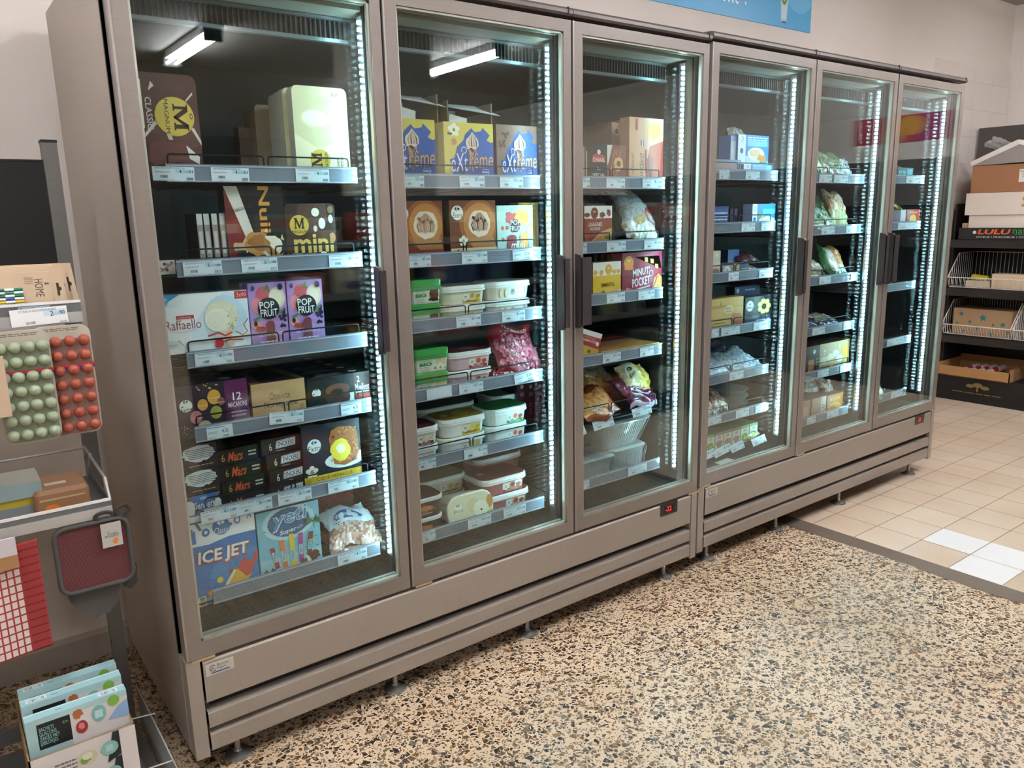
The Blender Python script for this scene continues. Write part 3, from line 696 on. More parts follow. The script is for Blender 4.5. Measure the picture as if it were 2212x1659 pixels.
# ---------------- door 1, shelf 3
def a_raf(A):
    A.poly([(.3, 0), (1, 0), (1, .9), (.75, 1), (.55, .8), (.35, .5)], '#dcebf5'); A.ell(.72, .52, .25, .42, '#c5dff0'); A.ell(.6, .12, .35, .16, '#edf2f4')
    A.poly([(0, 1), (.24, 1), (.12, .9), (.04, .72), (0, .6)], '#2fa0cf'); A.text('NEW\nMOI!', .075, .87, .10, .15, '#e9f5fa', rot=35, bold=.02)
    A.rect(.85, .86, 1, .99, '#cf2f28'); A.text('3x90', .93, .925, .11, .07, '#f5d9d5', bold=0)
    A.rect(.18, .585, .37, .645, '#c8322f'); A.text('Confetteria', .265, .615, .15, .035, '#f2d5cf', bold=0); A.text('Raffaello', .248, .49, .39, .16, '#a8473f', bold=-.005)
    A.line([(.10, .385), (.25, .37), (.42, .39)], .0015, '#c7cdd2')
    A.blob(.68, .58, .19, .27, '#e9e2c6', 3, .03, 30); A.blob(.63, .52, .14, .2, '#f4f0de', 5, .03)
    for r in (.11, .075, .04): A.line([(.61+r*.8*math.cos(t*.5), .52+r*1.2*math.sin(t*.5)) for t in range(0, 11)], .0008, '#d9d0ae')
    berries(A, .80, .52, .06, .2, ['#b5a56d', '#d9cfa2', '#fbf8e8', '#8f9a66'], 30, .0018, 4)
    A.rect(.71, .06, .77, .32, '#dcc096'); A.line([(.5, .26), (.62, .3), (.7, .24), (.78, .29)], .005, '#c24a3e'); A.line([(.82, .3), (.9, .22), (.96, .28), (.92, .4), (.98, .5)], .0025, '#b5443c'); A.line([(.60, .12), (.75, .16), (.9, .14)], .0035, '#b0302c')
    A.blob(.62, .12, .055, .09, '#bf2f2a', 7, .15, 14); A.blob(.10, .2, .1, .04, '#d5dadb', 8, .1); A.line([(.17, .24), (.22, .14)], .0015, '#7a4a44')
pbox('ice_cream_box', 'wide white and pale blue ice cream box with red script, left of the third shelf', 'ice cream box', 0, 2, 346, 640, 538, '#f2f5f6', a_raf, side='#c9d9e3', top='#9fb3c0', d=.07, Y=2.118, zo=.03)
def a_pop(A):
    A.rect(0, 0, 1, 1, '#b591cf'); A.ell(.4, .82, .22, .13, '#d0636a'); A.ell(.75, .78, .22, .15, '#ead9bd'); A.ell(.72, .78, .17, .11, '#f4ead2'); A.poly([(.42, .9), (.52, .98), (.58, .88)], '#4f8a4a'); A.blob(.2, .7, .14, .1, '#e58f9f', 3, .25)
    A.ell(.15, .42, .12, .06, '#d9a98a'); A.blob(.25, .36, .14, .04, '#b5453f', 2, .2); A.ell(.13, .44, .05, .04, '#22243a')
    berries(A, .85, .5, .10, .13, ['#232238', '#2f2d4a'], 14, .0045, 6); A.ell(.85, .93, .07, .045, '#2c2f55'); A.ell(.12, .93, .05, .035, '#4b4a70'); A.poly([(.7, .6), (.95, .62), (.8, .55)], '#4f8a4a'); A.poly([(.05, .5), (.3, .55), (.2, .48)], '#4f8a4a')
    A.disc(.5, .64, .030, '#16151c'); A.text('POP', .46, .69, .40, .10, '#f3f1ee', bold=.03); A.text('FRUiT', .5, .58, .46, .10, '#f3f1ee', bold=.03)
    A.rect(.4, .1, .62, .42, '#7c3b45'); A.ell(.51, .42, .11, .05, '#7c3b45'); A.ell(.51, .11, .11, .04, '#6a2f3a'); A.text('ULTRA-FRUITE', .5, .28, .66, .05, '#f1e7f5', bold=.01); smalltext(A, .2, .16, .8, .2, '#e4d5ee', 1); A.ell(.84, .1, .14, .04, '#e6dcf0')
    A.poly([(.1, .02), (.2, .1), (.3, .08), (.2, .03)], '#3f6a46')
o, x0, x1, *_ = pbox('fruit_lolly_box', 'lilac fruit lolly box, front left one of the pair on the third shelf', 'lolly box', 0, 2, 541, 613, 621, '#b591cf', a_pop, side='#9a76b4', top='#8d6aa8', d=.04, Y=2.128)
gp = 'lilac fruit lolly boxes'
for k in range(3): again(o, .006*k-.006, .048*(k+1), 0, ['lilac fruit lolly box just behind the front left one', 'lilac fruit lolly box, third deep in the left row', 'lilac fruit lolly box at the back of the left row'][k], gp)
o2 = again(o, x1-x0+.004, -.0, 0, 'lilac fruit lolly box, front right one of the pair on the third shelf', gp)
for k in range(3): again(o2, .006*k-.006, .048*(k+1), 0, ['lilac fruit lolly box just behind the front right one', 'lilac fruit lolly box, third deep in the right row', 'lilac fruit lolly box at the back of the right row'][k], gp)

# ---------------- door 1, shelf 4
def a_mac(A):
    A.rect(0, 0, .68, 1, '#2b1f33'); A.rect(.68, 0, 1, 1, '#68265c')
    A.disc(.15, .62, .0165, '#eef0ea'); A.chev(.15, .70, .0075, '#30485a'); A.text('Extra', .15, .54, .15, .17, '#20303a', shear=.3, bold=0)
    for (x, y, r, c) in ((.27, .38, .08, '#d9838a'), (.37, .60, .07, '#dd9f43'), (.53, .72, .09, '#dba53f'), (.54, .42, .08, '#a9a944'), (.62, .62, .05, '#8a5a4f'), (.37, .14, .10, '#dccdb0')):
        A.ell(x, y, r, r*1.6, c, 16); A.line([(x-r*.95, y-.02), (x+r*.95, y-.02)], .0015, '#f3dfb9')
    berries(A, .42, .95, .2, .06, ['#f0d27a', '#e8b65a'], 10, .002, 3); berries(A, .08, .12, .07, .15, ['#d9c8a0', '#a58fb5'], 8, .0015, 5)
    A.text('12', .84, .68, .12, .15, '#f1e4ef', bold=.03); A.text('MACARONS', .84, .52, .26, .10, '#f1e4ef', bold=.02); smalltext(A, .74, .26, .95, .42, '#c79cc0', 2)
def t_badges(c1, c2='#c9ccc8'):
    def f(A):
        A.rect(0, .1, 1, .9, c1); A.disc(.75, .5, .018, c2); A.text('Extra', .75, .5, .16, .16, '#333333', shear=.3, bold=0); smalltext(A, .15, .3, .5, .6, '#8a6a8a', 2)
    return f
o, *_ = pbox('macaron_box', 'dark purple macaron box, front of its row on the fourth shelf', 'macaron box', 0, 3, 378, 838, 537, '#2b1f33', a_mac, side='#231929', top='#2e2036', topart=t_badges('#2e2036'), d=.075, Y=2.128)
for k in range(3): again(o, 0, .079*(k+1), 0, ['dark purple macaron box directly behind the front one', 'dark purple macaron box, third in its row', 'dark purple macaron box at the back of its row'][k], 'macaron boxes on the fourth shelf')
def a_omel(A):
    A.rect(0, 0, 1, 1, '#c9a273'); A.text('Omelette', .52, .66, .38, .18, '#7a4f3a', bold=.0); A.text('Norvegienne', .53, .44, .62, .22, '#7a4f3a', bold=.01); A.text('6', .90, .34, .03, .09, '#7a4f3a'); A.text('B', .94, .34, .02, .09, '#7a4f3a'); A.rect(.83, .26, .97, .28, '#a27a55')
pbox('dessert_box', 'tan cake box with brown lettering, middle of the fourth shelf', 'dessert box', 0, 3, 545, 832, 660, '#c9a273', a_omel, side='#8d6c4c', top='#7c6048', topart=lambda A: A.poly([(.2, 0), (.9, 0), (.7, .9), (.3, .7)], '#2f2a28'), d=.24, Y=2.128)
def a_moel(A):
    A.rect(0, 0, 1, 1, '#1a1718'); A.poly([(.02, 0), (.3, .0), (.42, .3), (.72, .25), (.70, .95), (.8, 0), (.8, 1), (.25, 1)], '#1a1718'); A.poly([(.12, 0), (.32, .18), (.72, .1), (.74, 0)], '#d6d6d4'); A.rect(.64, .1, .73, .5, '#d9dbd8')
    A.blob(.47, .45, .2, .32, '#4a2a22', 3, .08); A.ell(.47, .62, .2, .16, '#6a4032'); A.ell(.45, .55, .1, .1, '#20120e')
    A.disc(.13, .60, .0135, '#e9ebe6'); A.chev(.13, .70, .006, '#2a3a44'); A.text('Extra', .13, .50, .13, .18, '#20303a', shear=.3, bold=0)
    A.rect(.73, 0, 1, 1, '#3b2723'); A.text('2', .81, .82, .05, .17, '#f0ece8'); A.text('Moelleux', .87, .60, .23, .19, '#f0ece8', bold=.01); A.rect(.76, .30, .99, .39, '#cf3d2c'); smalltext(A, .76, .43, .98, .5, '#e8e0da', 1)
o, *_ = pbox('dessert_box', 'black chocolate cake box with a red stripe, front of its row on the fourth shelf', 'dessert box', 0, 3, 666, 820, 799, '#1a1718', a_moel, side='#151313', top='#211c1d', d=.07, Y=2.128,
    topart=lambda A: (A.rect(0, .05, 1, .95, '#1b1819'), A.disc(.8, .5, .013, '#b9bcb8'), A.poly([(.1, .1), (.3, .9), (.4, .5), (.55, .8), (.6, .1)], '#585052')))
for k in range(4): again(o, -.004*(k+1), .074*(k+1), 0, ['black chocolate cake box just behind the front one', 'black chocolate cake box, third in its row', 'black chocolate cake box, fourth in its row', 'black chocolate cake box at the back of its row'][k], 'chocolate cake boxes on the fourth shelf')

# ---------------- door 1, shelf 5
def a_vien(A):
    A.blob(.5, .66, .44, .34, '#dfe2e2', 3, .10, 34); 
    for k in range(6): A.line([(.12+.02*k, .82-.07*k), (.4, .80-.07*k), (.65, .83-.07*k), (.9, .80-.07*k)], .0014, '#30302f')
    A.poly([(.1, .9), (.2, 1), (.85, 1), (.9, .93), (.5, .98)], '#4a2d24'); A.rect(0, 0, 1, .28, '#33221d'); smalltext(A, .2, .12, .9, .2, '#b99a8a', 1); A.line([(.03, 0), (.03, .5)], .0012, '#b08a5a')
def a_vien2(A):
    A.rect(0, 0, 1, 1, '#2b1a16'); A.poly([(.1, 1), (.95, 1), (.62, .35), (.95, 0), (.1, 0), (.4, .45)], '#2f6db5'); A.line([(.06, 1), (.42, .4), (.08, 0)], .0025, '#c9823e'); A.line([(.98, 1), (.64, .4), (.98, 0)], .0025, '#c9823e')
    A.blob(.12, .5, .13, .34, '#e6e9e8', 2, .12); A.blob(.90, .45, .11, .32, '#e6e9e8', 5, .12); A.text('Viennetta', .53, .58, .72, .30, '#f4f6f8', shear=.2, bold=.02); A.ell(.5, .86, .1, .07, '#86b4dd'); smalltext(A, .35, .1, .62, .25, '#b9d2ea', 2)
zz = surf(0, 4)
o, vx0, vx1, *_ = pbox('ice_cream_cake_box', 'blue and dark ice cream cake box, lowest of the left stack on the fifth shelf', 'ice cream cake', 0, None, 402, 0, 478, '#2b1a16', a_vien2, h=.068, zo=zz, Y=2.128, d=.15, top='#1d1412')
o2, *_ = pbox('ice_cream_cake_box', 'brown ice cream cake box with a layered slice, middle of the left stack', 'ice cream cake', 0, None, 396, 0, 474, '#2f1f1a', a_vien, h=.068, zo=zz+.0695, Y=2.13, d=.15, top='#251814', rz=1.5)
again(o2, .001, .002, .0695, 'brown ice cream cake box with a layered slice, topmost of the left stack')
def a_mars(A):
    A.rect(0, 0, 1, 1, '#14140f'); A.text('6', .19, .5, .075, .5, '#b59a3f', bold=.01); A.text('Mars', .47, .5, .36, .62, '#d2552e', shear=.35, bold=.05); A.line([(.45, .17), (.62, .24)], .0010, '#b59a3f'); smalltext(A, .78, .3, .96, .75, '#d8d4c8', 2)
MT = lambda A: (A.rect(0, .03, 1, .97, '#1a1a14'), A.blob(.5, .5, .4, .35, '#5a2a1a', 3, .2), A.blob(.45, .5, .2, .25, '#1f4a24', 5, .2))
h = .0445
for k in range(4):
    l = 'black ice cream bar carton with orange script, %s of its stack' % ['lowest', 'second from the bottom', 'third from the bottom', 'topmost'][k]
    if k == 0: om, mx0, mx1, *_ = pbox('ice_cream_bar_carton', l, 'ice cream bars', 0, None, 482, 0, 574, '#14140f', a_mars, h=h-.001, zo=zz, Y=2.13, d=.13, top='#161611', group='orange script ice cream bar cartons', rz=2, topart=MT)
    else: again(om, (.003, -.002, -.008)[k-1], .002*k, h*k, l, 'orange script ice cream bar cartons')
def a_snick(A):
    A.rect(0, 0, 1, 1, '#35201a'); A.text('6', .22, .46, .07, .48, '#e4ddd4', bold=.02); A.poly([(.34, .28), (.84, .34), (.86, .86), (.37, .78)], '#e9e3e0'); A.poly([(.35, .31), (.83, .37), (.85, .83), (.38, .75)], '#7c2f38'); A.poly([(.36, .34), (.825, .40), (.84, .8), (.39, .72)], '#f0eeec')
    A.text('SNICKERS', .60, .56, .42, .30, '#28356e', rot=2, shear=.25, bold=.05); A.rect(.36, .12, .58, .18, '#a98a7c')
for k in range(4):
    l = 'brown ice cream bar carton with blue slanted lettering, %s of its stack' % ['lowest', 'second from the bottom', 'third from the bottom', 'topmost'][k]
    if k == 0: os_, *_ = pbox('ice_cream_bar_carton', l, 'ice cream bars', 0, None, 583, 0, 668, '#35201a', a_snick, h=h+.001, zo=zz, Y=2.13, d=.13, top='#2a1916', group='blue lettering ice cream bar cartons', rz=2,
        topart=lambda A: (A.rect(0, .03, 1, .97, '#221513'), A.blob(.5, .4, .38, .3, '#5c3322', 4, .2), A.text('SNICKERS', .5, .7, .6, .2, '#31305a', bold=.03)))
    else: again(os_, (.004, .001, -.010)[k-1], .002*k, (h+.002)*k, l, 'blue lettering ice cream bar cartons')
def a_coeur(A):
    A.rect(0, 0, 1, 1, '#14202f'); A.rect(0, .0, 1, .235, '#e3b733'); A.text('CŒUR MERINGUÉ', .52, .185, .62, .065, '#55451c', bold=.0); A.text('KERN MERINGUE', .52, .075, .62, .065, '#55451c', bold=.0)
    A.disc(.20, .69, .0215, '#edf0ea'); A.chev(.20, .745, .010, '#2a4aa0'); A.text('Extra', .20, .655, .24, .085, '#203040', shear=.3, bold=0)
    A.ell(.72, .41, .36, .13, '#e3e6e4'); A.ell(.72, .44, .27, .09, '#cfd4d2'); A.poly([(.45, .75), (.5, .88), (.62, .92), (.85, .9), (.95, .8), (.97, .5), (.9, .36), (.7, .31), (.52, .36)], '#a5612f')
    rn = random.Random(3)
    for k in range(70): A.blob(.71+rn.uniform(-.23, .23), .62+rn.uniform(-.26, .26), .022, .015, rn.choice(['#c98445', '#8a4a22', '#dd9a58', '#b56c36']), k, .3, 6); A.n -= 1
    A.n += 1; A.blob(.64, .56, .17, .17, '#e6cf3a', 6, .1); A.blob(.65, .58, .08, .08, '#f3ecc0', 7, .15)
    flower(A, .13, .31, .020, '#ecdfd2', '#d49a55'); A.rect(.02, .03, .1, .2, '#c99a2c')
pbox('dessert_box', 'tall navy meringue dessert box with a yellow band, right end of the fifth shelf', 'dessert box', 0, 4, 655, 925, 779, '#14202f', a_coeur, side='#0f1824', top='#1b2736', topart=lambda A: (A.poly([(0, 0), (.3, 0), (.25, .5), (0, .6)], '#b08a34'), A.blob(.5, .4, .18, .3, '#8a5a35', 3, .1), A.disc(.8, .5, .014, '#c9cdc8')), d=.09, Y=2.13)

# ---------------- door 1, shelf 6
def a_jet(A):
    A.rect(0, .66, 1, 1, '#eef2f4'); A.poly([(0, 0), (1, 0), (1, .70), (.6, .70), (.3, .66), (0, .67)], '#2f78bd'); A.ell(.7, .2, .45, .35, '#3d86c9'); A.ell(.5, -.02, .5, .12, '#8fc0df')
    A.disc(.50, .825, .024, '#2b74b8'); A.chev(.50, .87, .011, '#f2f5f6'); A.text('Classic', .50, .785, .22, .07, '#f0f4f6', shear=.3, bold=0)
    B = '#2f78bd'; A.rect(.01, .70, .12, .84, B); A.rect(.03, .84, .09, .87, B); A.ell(.27, .80, .055, .045, B); A.ell(.27, .80, .025, .02, '#eef2f4'); A.poly([(.12, .93), (.17, .91), (.22, .84), (.18, .83)], B)
    A.ell(.74, .86, .05, .045, B); A.ell(.74, .86, .03, .027, '#dfe9f0'); A.ell(.77, .95, .03, .03, B); A.ell(.64, .83, .02, .018, B)
    for k in range(3): a = k*math.pi/3; A.line([(.92-.06*math.cos(a), .90-.06*math.sin(a)), (.92+.06*math.cos(a), .90+.06*math.sin(a))], .003, B)
    A.text('ICE JET', .50, .505, .80, .20, '#b0344a', rot=0, bold=.12, shear=.1); A.text('ICE JET', .505, .51, .78, .185, '#e08a4a', bold=.07, shear=.1); A.text('ICE JET', .495, .515, .76, .17, '#f4f4f2', bold=.05, shear=.1)
    A.poly([(.40, .10), (.62, .32), (.78, .22), (.58, .0), (.38, 0)], '#e9e2c0'); A.poly([(.5, .14), (.68, .34), (.9, .24), (.72, .06), (.6, .04)], '#e8b53c'); A.poly([(.66, .32), (.78, .42), (.9, .36), (.97, .44), (.99, .38), (.92, .3), (.88, .22), (.8, .2)], '#cf4b3f')
    A.ell(.97, .42, .035, .04, '#cf4b3f'); A.disc(.27, .12, .012, '#e08c2e'); A.disc(.27, .12, .009, '#f2b45c'); A.disc(.40, .24, .009, '#ecc93f'); A.disc(.56, .31, .006, '#c9453f')
    A.rect(.05, .0, .17, .11, '#e8ebe6'); nutri(A, .08, .01, .07, .09); A.text('X8', .23, .03, .07, .04, '#1f4a80')
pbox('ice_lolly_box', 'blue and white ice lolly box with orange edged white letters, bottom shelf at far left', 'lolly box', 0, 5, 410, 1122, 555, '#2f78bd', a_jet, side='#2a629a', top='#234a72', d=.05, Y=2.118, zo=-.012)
def a_yeti(A):
    A.rect(0, 0, 1, 1, '#7fc0d3'); A.rect(0, .0, 1, .3, '#9ccfd8'); A.ell(.5, .78, .42, .26, '#b5dde6'); A.ell(.5, .78, .34, .21, '#2b618c')
    A.text('yeti', .52, .83, .62, .27, '#f2f7f8', rot=6, bold=.08, shear=.2); A.text('yeti', .52, .83, .60, .25, '#3a8fc0', rot=6, bold=.02, shear=.2); A.text('Super', .48, .645, .28, .08, '#eef4f6', rot=6, shear=.25, bold=.03); A.text('x24', .67, .675, .1, .05, '#cfe3ea', rot=6, shear=.25, bold=0)
    for (x, y0, y1, c, a) in ((.27, .14, .46, '#b5384a', .07), (.39, .12, .54, '#e2793a', .03), (.52, .10, .60, '#e8c83d', 0), (.65, .16, .58, '#b53f88', -.02), (.78, .2, .56, '#7a4434', -.06)):
        A.poly([(x-.035, y0), (x+.04, y0), (x+.035-a, y1), (x-.04-a, y1)], c); A.poly([(x-.03-.3*a, y0+.1), (x+.032-.3*a, y0+.1), (x+.028-.7*a, y0+.25), (x-.035-.7*a, y0+.25)], '#9fd0dc'); A.text('YETI', x-.5*a, y0+.175, .032, .13, '#2b5a8a', rot=90, bold=.03)
    A.ell(.40, .10, .07, .05, '#e58a35'); A.ell(.55, .11, .09, .045, '#ecc53f'); A.ell(.27, .06, .08, .05, '#a83a3a'); A.blob(.87, .2, .09, .08, '#6b3d2f', 3, .3); A.blob(.7, .14, .07, .05, '#8a4a44', 4, .3); A.poly([(.72, .24), (.78, .2), (.82, .12), (.76, .1)], '#dfe8d8')
    for cx, cy, s in ((.88, .72, .13), (.13, .12, .11)):
        A.line([(cx, cy), (cx+.02, cy-.9*s)], .0022, '#5b5a38')
        for k in range(7):
            a = R(-20+k*37); A.poly([(cx, cy), (cx+s*math.cos(a)*.9, cy+s*.55*math.sin(a)+.02), (cx+s*math.cos(a), cy+s*.5*math.sin(a)-.04)], '#3f6a42')
    for x, y in ((.88, .5), (.90, .36), (.08, .74)): A.poly([(x, y), (x+.06, y-.03), (x+.01, y-.02)], '#46733f')
    A.disc(.87, .43, .005, '#d6cf3f')
pbox('ice_lolly_box', 'turquoise box of ice pop sticks with a palm and white outlined script, bottom shelf', 'lolly box', 0, 5, 559, 1112, 692, '#7fc0d3', a_yeti, side='#5a9fb5', top='#4a8aa2', d=.06, Y=2.128)

# ------------------------------------------------------------------ tubs and bags
def tub(name, label, cat, i, xl, xr, z0, h, Y, d, body, lid, top, art=None, group=None, rz=0, taper=.10, rim='#f2f2ee', liph=.012, rcorner=.035, topart=None):
    zm = z0+h/2; X0, X1 = Xat(xl, zm, Y), Xat(xr, zm, Y); W = X1-X0
    t = empty(name, (X0, Y, z0), label, cat, group, rot=(0, 0, R(rz)))
    b = MB(); Bm = mat(body, .3, coat=.3); r = min(rcorner, d*.45); ti = W*taper*.5; hb = h-liph*.7
    rings = []
    for f, e in ((0, ti), (.04, ti*.85), (1, 0)):
        rings.append(ring_xy(e, W-e, e*.6, d-e*.6, hb*f, r*(.9 if f < 1 else 1)))
    b.loft(rings, Bm)
    e0 = ti*.85*.6
    if art: art(Art(b, W-2*ti-2*r*.55, hb-liph*1.0-.04*hb, fmap=lambda u, v, o: (ti+r*.55+u, e0*(1-v/hb)-o-.0006, v+.04*hb), rough=.3))
    b.build('tub_body', t, smooth=False)
    b = MB(); Lm = mat(rim, .3, coat=.3); o = .003
    rings = [ring_xy(-o, W+o, -o, d+o, hb-liph*.35, r+o), ring_xy(-o*1.2, W+o*1.2, -o*1.2, d+o*1.2, h-.003, r+o), ring_xy(o*.6, W-o*.6, o*.6, d-o*.6, h, r-.002)]
    b.loft(rings, Lm, mtop=mat(top, .3, coat=.4))
    if lid != rim: b.loft([ring_xy(-o*1.5, W+o*1.5, -o*1.5, d+o*1.5, hb-liph*.9, r+o), ring_xy(-o*1.5, W+o*1.5, -o*1.5, d+o*1.5, hb-liph*.45, r+o)], mat(lid, .35))
    if topart: topart(Art(b, W, d, fmap=lambda u, v, q: (u, v, h+q), rough=.3))
    b.build('tub_lid', t)
    return t, X0, X1
def bag(name, label, cat, cx, cy, cz, w, h, t, rot, colf, seed=0, group=None, n=22, m=18, crinkle=.006, film=None, rough=.22):
    """pillow pack: w across, h along, t thick; lies in its local xy plane; colf(u, v, side, rnd) -> colour"""
    rn = random.Random(seed); ph = [rn.uniform(0, 6.28) for _ in range(8)]
    def P(u, v, s):
        x = (u-.5)*w; y = (v-.5)*h
        e = (max(0, 1-abs(2*u-1)**3.0))**.6 * (max(0, 1-abs(2*v-1)**2.6))**.6
        wr = crinkle*(math.sin(19*u+ph[0]+4*v)*.5+math.sin(27*v+ph[1]+6*u)*.5+math.sin(43*u-23*v+ph[2])*.4)
        lump = .16*math.sin(7*u+ph[3])*math.sin(6*v+ph[4])
        z = s*(t/2*e*(1+lump)+.0012)+wr*(.35+.65*(1-e))
        x += .012*w/.2*math.sin(6*v+ph[5]); y += .010*math.sin(8*u+ph[6])
        return (x, y, z)
    b = MB()
    for s in (1, -1):
        V = [P(i/n, j/m, s) for j in range(m+1) for i in range(n+1)]
        for j in range(m):
            for i in range(n):
                c = colf((i+.5)/n, (j+.5)/m, s, rn); q = (j*(n+1)+i, j*(n+1)+i+1, (j+1)*(n+1)+i+1, (j+1)*(n+1)+i)
                b.mi(c if not isinstance(c, str) else mat(c, rough, coat=.6))
        base = len(b.v); b.v += V
        for j in range(m):
            for i in range(n):
                c = colf((i+.5)/n, (j+.5)/m, s, random.Random(seed*7919+i*131+j)); cm = c if not isinstance(c, str) else mat(c, rough, coat=.6)
                q = (base+j*(n+1)+i, base+j*(n+1)+i+1, base+(j+1)*(n+1)+i+1, base+(j+1)*(n+1)+i)
                b.f.append(q if s > 0 else q[::-1]); b.m.append(b.mi(cm))
    # close the side
    def zat(u, v):                                    # height of the upper skin
        return P(u, v, 1)
    art = lambda fn: fn(Art(b, 1, 1, fmap=lambda u, v, o: (lambda p: (p[0], p[1], p[2]+.0015+o))(P(min(max(u, 0), 1), min(max(v, 0), 1), 1)), rough=rough))
    return b, art, (cx, cy, cz), rot
def bagdone(B, name, label, cat, group=None):
    b, art, loc, rot = B
    o = b.build(name, label=label, cat=cat, group=group, loc=loc, rot=rot)
    o.data.polygons.foreach_set('use_smooth', [len(p.vertices) == 4 for p in o.data.polygons])
    mw = Matrix.Translation(loc) @ Euler(rot).to_matrix().to_4x4(); zmin = min((mw @ v.co).z for v in o.data.vertices)
    dd = [k for k in range(6) if DX[k]-.02 < loc[0] < DX[k]+DOORW+.02]
    if dd and loc[1] > 2.05:                           # rest the bag on its shelf
        fl = max([surf(dd[0], j) for j in range(len(SHZ[dd[0]])) if surf(dd[0], j) < loc[2]], default=None)
        if fl is not None and zmin < fl+.001: o.location.z += fl+.001-zmin
    return o

CARD = '#8f6a4c'
# ---------------- door 2, shelf 1
def a_ext(bg, bl, word, coff=False):
    def f(A):
        A.rect(0, 0, 1, 1, bg)
        A.poly([(.18, .0), (.15, .25), (.10, .42), (.2, .45), (.25, .62), (.38, .72), (.42, .82), (.55, .92), (.62, .86), (.75, .88), (.78, .94), (.93, .82), (.86, .74), (.95, .70), (1, .72), (1, 0)], bl)
        if coff: berries(A, .17, .75, .12, .14, ['#6a3b28', '#4a281c'], 12, .005, 2)
        else: flower(A, .2, .88, .022, '#f1ead0', '#8a6a2a'); A.blob(.2, .70, .05, .05, '#c9883f', 3, .3); A.blob(.12, .82, .05, .02, '#6a4a20', 4, .3)
        cone(A, .56, .68, .026, '#eadccb', '#6b3c28', '#c79b7c', 3)
        A.ell(.38, .57, .055, .055, '#e9e9ee'); A.ell(.38, .57, .042, .042, '#31549c')
        for dx, c in ((0, '#e8dfe0'),): A.text('eXtrême', .52, .40, .82, .32, '#2a4fa0', bold=.05, shear=.2, rot=4); A.text('eXt', .28, .375, .34, .29, '#d9d6e8', bold=.0, shear=.2, rot=4); A.text('rême', .72, .42, .50, .25, '#e6a64c', bold=.0, shear=.2, rot=4)
        A.rect(.74, .27, .88, .275, '#e8e8e8'); A.text(word, .81, .23, .16, .035, '#f1f0ee', bold=.02); A.rect(.74, .19, .88, .193, '#c9c9d9')
        flower(A, .86, .08, .024, '#f0ead2', '#a8c04a'); A.ell(.30, .04, .04, .035, '#d9d9e0')
    return f
YE = '#dcc452'
o, ex0, ex1, *_ = pbox('ice_cream_cone_box', 'yellow and blue cone box at the left edge of the second door, top shelf', 'ice cream box', 1, 0, 824, 252, 941, YE, a_ext(YE, '#2f56a8', 'VANILLE'), side='#c9b040', top='#cdb548', d=.055, Y=2.13)
o, *_ = pbox('ice_cream_cone_box', 'yellow and blue cone box in the middle of the second door, top shelf', 'ice cream box', 1, 0, 960, 262, 1066, YE, a_ext(YE, '#2f56a8', 'VANILLE'), side='#c9b040', top='#cdb548', d=.055, Y=2.13)
again(o, -.012, .058, 0, 'yellow and blue cone box tucked behind the middle one', 'yellow cone boxes')
again(o, -.020, .116, 0, 'yellow and blue cone box, third deep behind the middle one', 'yellow cone boxes')
pbox('ice_cream_cone_box', 'brown and blue coffee cone box, right end of the second door, top shelf', 'ice cream box', 1, 0, 1073, 268, 1160, '#8a6450', a_ext('#8a6450', '#2f5cab', 'CAFE', True), side='#74523f', top='#7a5845', d=.055, Y=2.13)
def carton(xl, xr, yt, label, Y=2.215, d=.22):
    zs = surf(1, 0); X0, X1 = Xat(xl, 1.85, Y), Xat(xr, 1.85, Y); H = Zat(yt, X0, Y)-zs; W = X1-X0
    t = empty('display_carton', (X0, Y, zs), label, 'carton'); b = MB(); k = .004; wi = mat('#d9d9d6', .7); ca = mat('#9a8370', .8)
    b.box(0, k, 0, d, 0, H, ca); b.box(W-k, W, 0, d, 0, H, ca); b.box(0, W, d-k, d, 0, H, wi); b.box(0, W, 0, d, 0, k, ca); b.box(0, W, 0, k, 0, H*.62, ca, front=mat('#8d7866', .8))
    b.build('carton_body', t)
    b = MB(); b.add([(.002, .10, H+.002), (W-.002, .10, H+.002), (W+.022, -.02, H-.042), (.012, -.02, H-.028)], [(0, 1, 2, 3)], wi)
    b.add([(.002, .10, H+.004), (W-.002, .10, H+.004), (W+.022, -.02, H-.040), (.012, -.02, H-.026)], [(3, 2, 1, 0)], wi); b.build('flap', t, label='white opened flap')
    b = MB(); b.add([(0, -.002, H*.62), (W*.4, -.002, H*.62), (W*.38, -.012, H*.80), (0, -.012, H*.84)], [(0, 1, 2, 3), (3, 2, 1, 0)], wi); b.build('front_flap', t)
carton(858, 945, 196, 'open grey-brown carton with white flaps, behind the leftmost yellow cone box')
carton(965, 1062, 216, 'open grey-brown carton with white flaps, behind the middle yellow cone box')
# ---------------- door 2, shelf 2
def a_cone2(ban, word, fl=False, logo=True):
    def f(A):
        A.rect(0, 0, 1, 1, '#7c4324'); A.ell(.62, .62, .42, .40, '#a85f2a'); A.ell(.64, .62, .35, .34, '#c98344')
        A.poly([(.3, .45), (.95, .38), (1, .22), (.5, .22)], '#b9804a')
        swirl(A, .64, .62, .043, '#ead9c4', '#8a5a44' if not fl else '#3f261c', '#c09a80', 4)
        if fl: flower(A, .27, .34, .018, '#efe9dc', '#c9a55a'); 
        else: A.blob(.12, .40, .10, .09, '#d98f48', 3, .2)
        A.rect(0, 0, 1, .225, ban)
        if logo: A.disc(.15, .80, .0225, '#edeee8'); A.chev(.15, .865, .011, '#5a2f20'); A.text('Extra', .15, .76, .20, .085, '#4a2a20', shear=.3, bold=0)
        A.text(word, .5, .12, .84 if fl else .5, .13, '#3a2a22' if fl else '#e9d9d0', shear=.25, bold=.0)
        if fl: nutri(A, .12, .02, .05, .18)
    return f
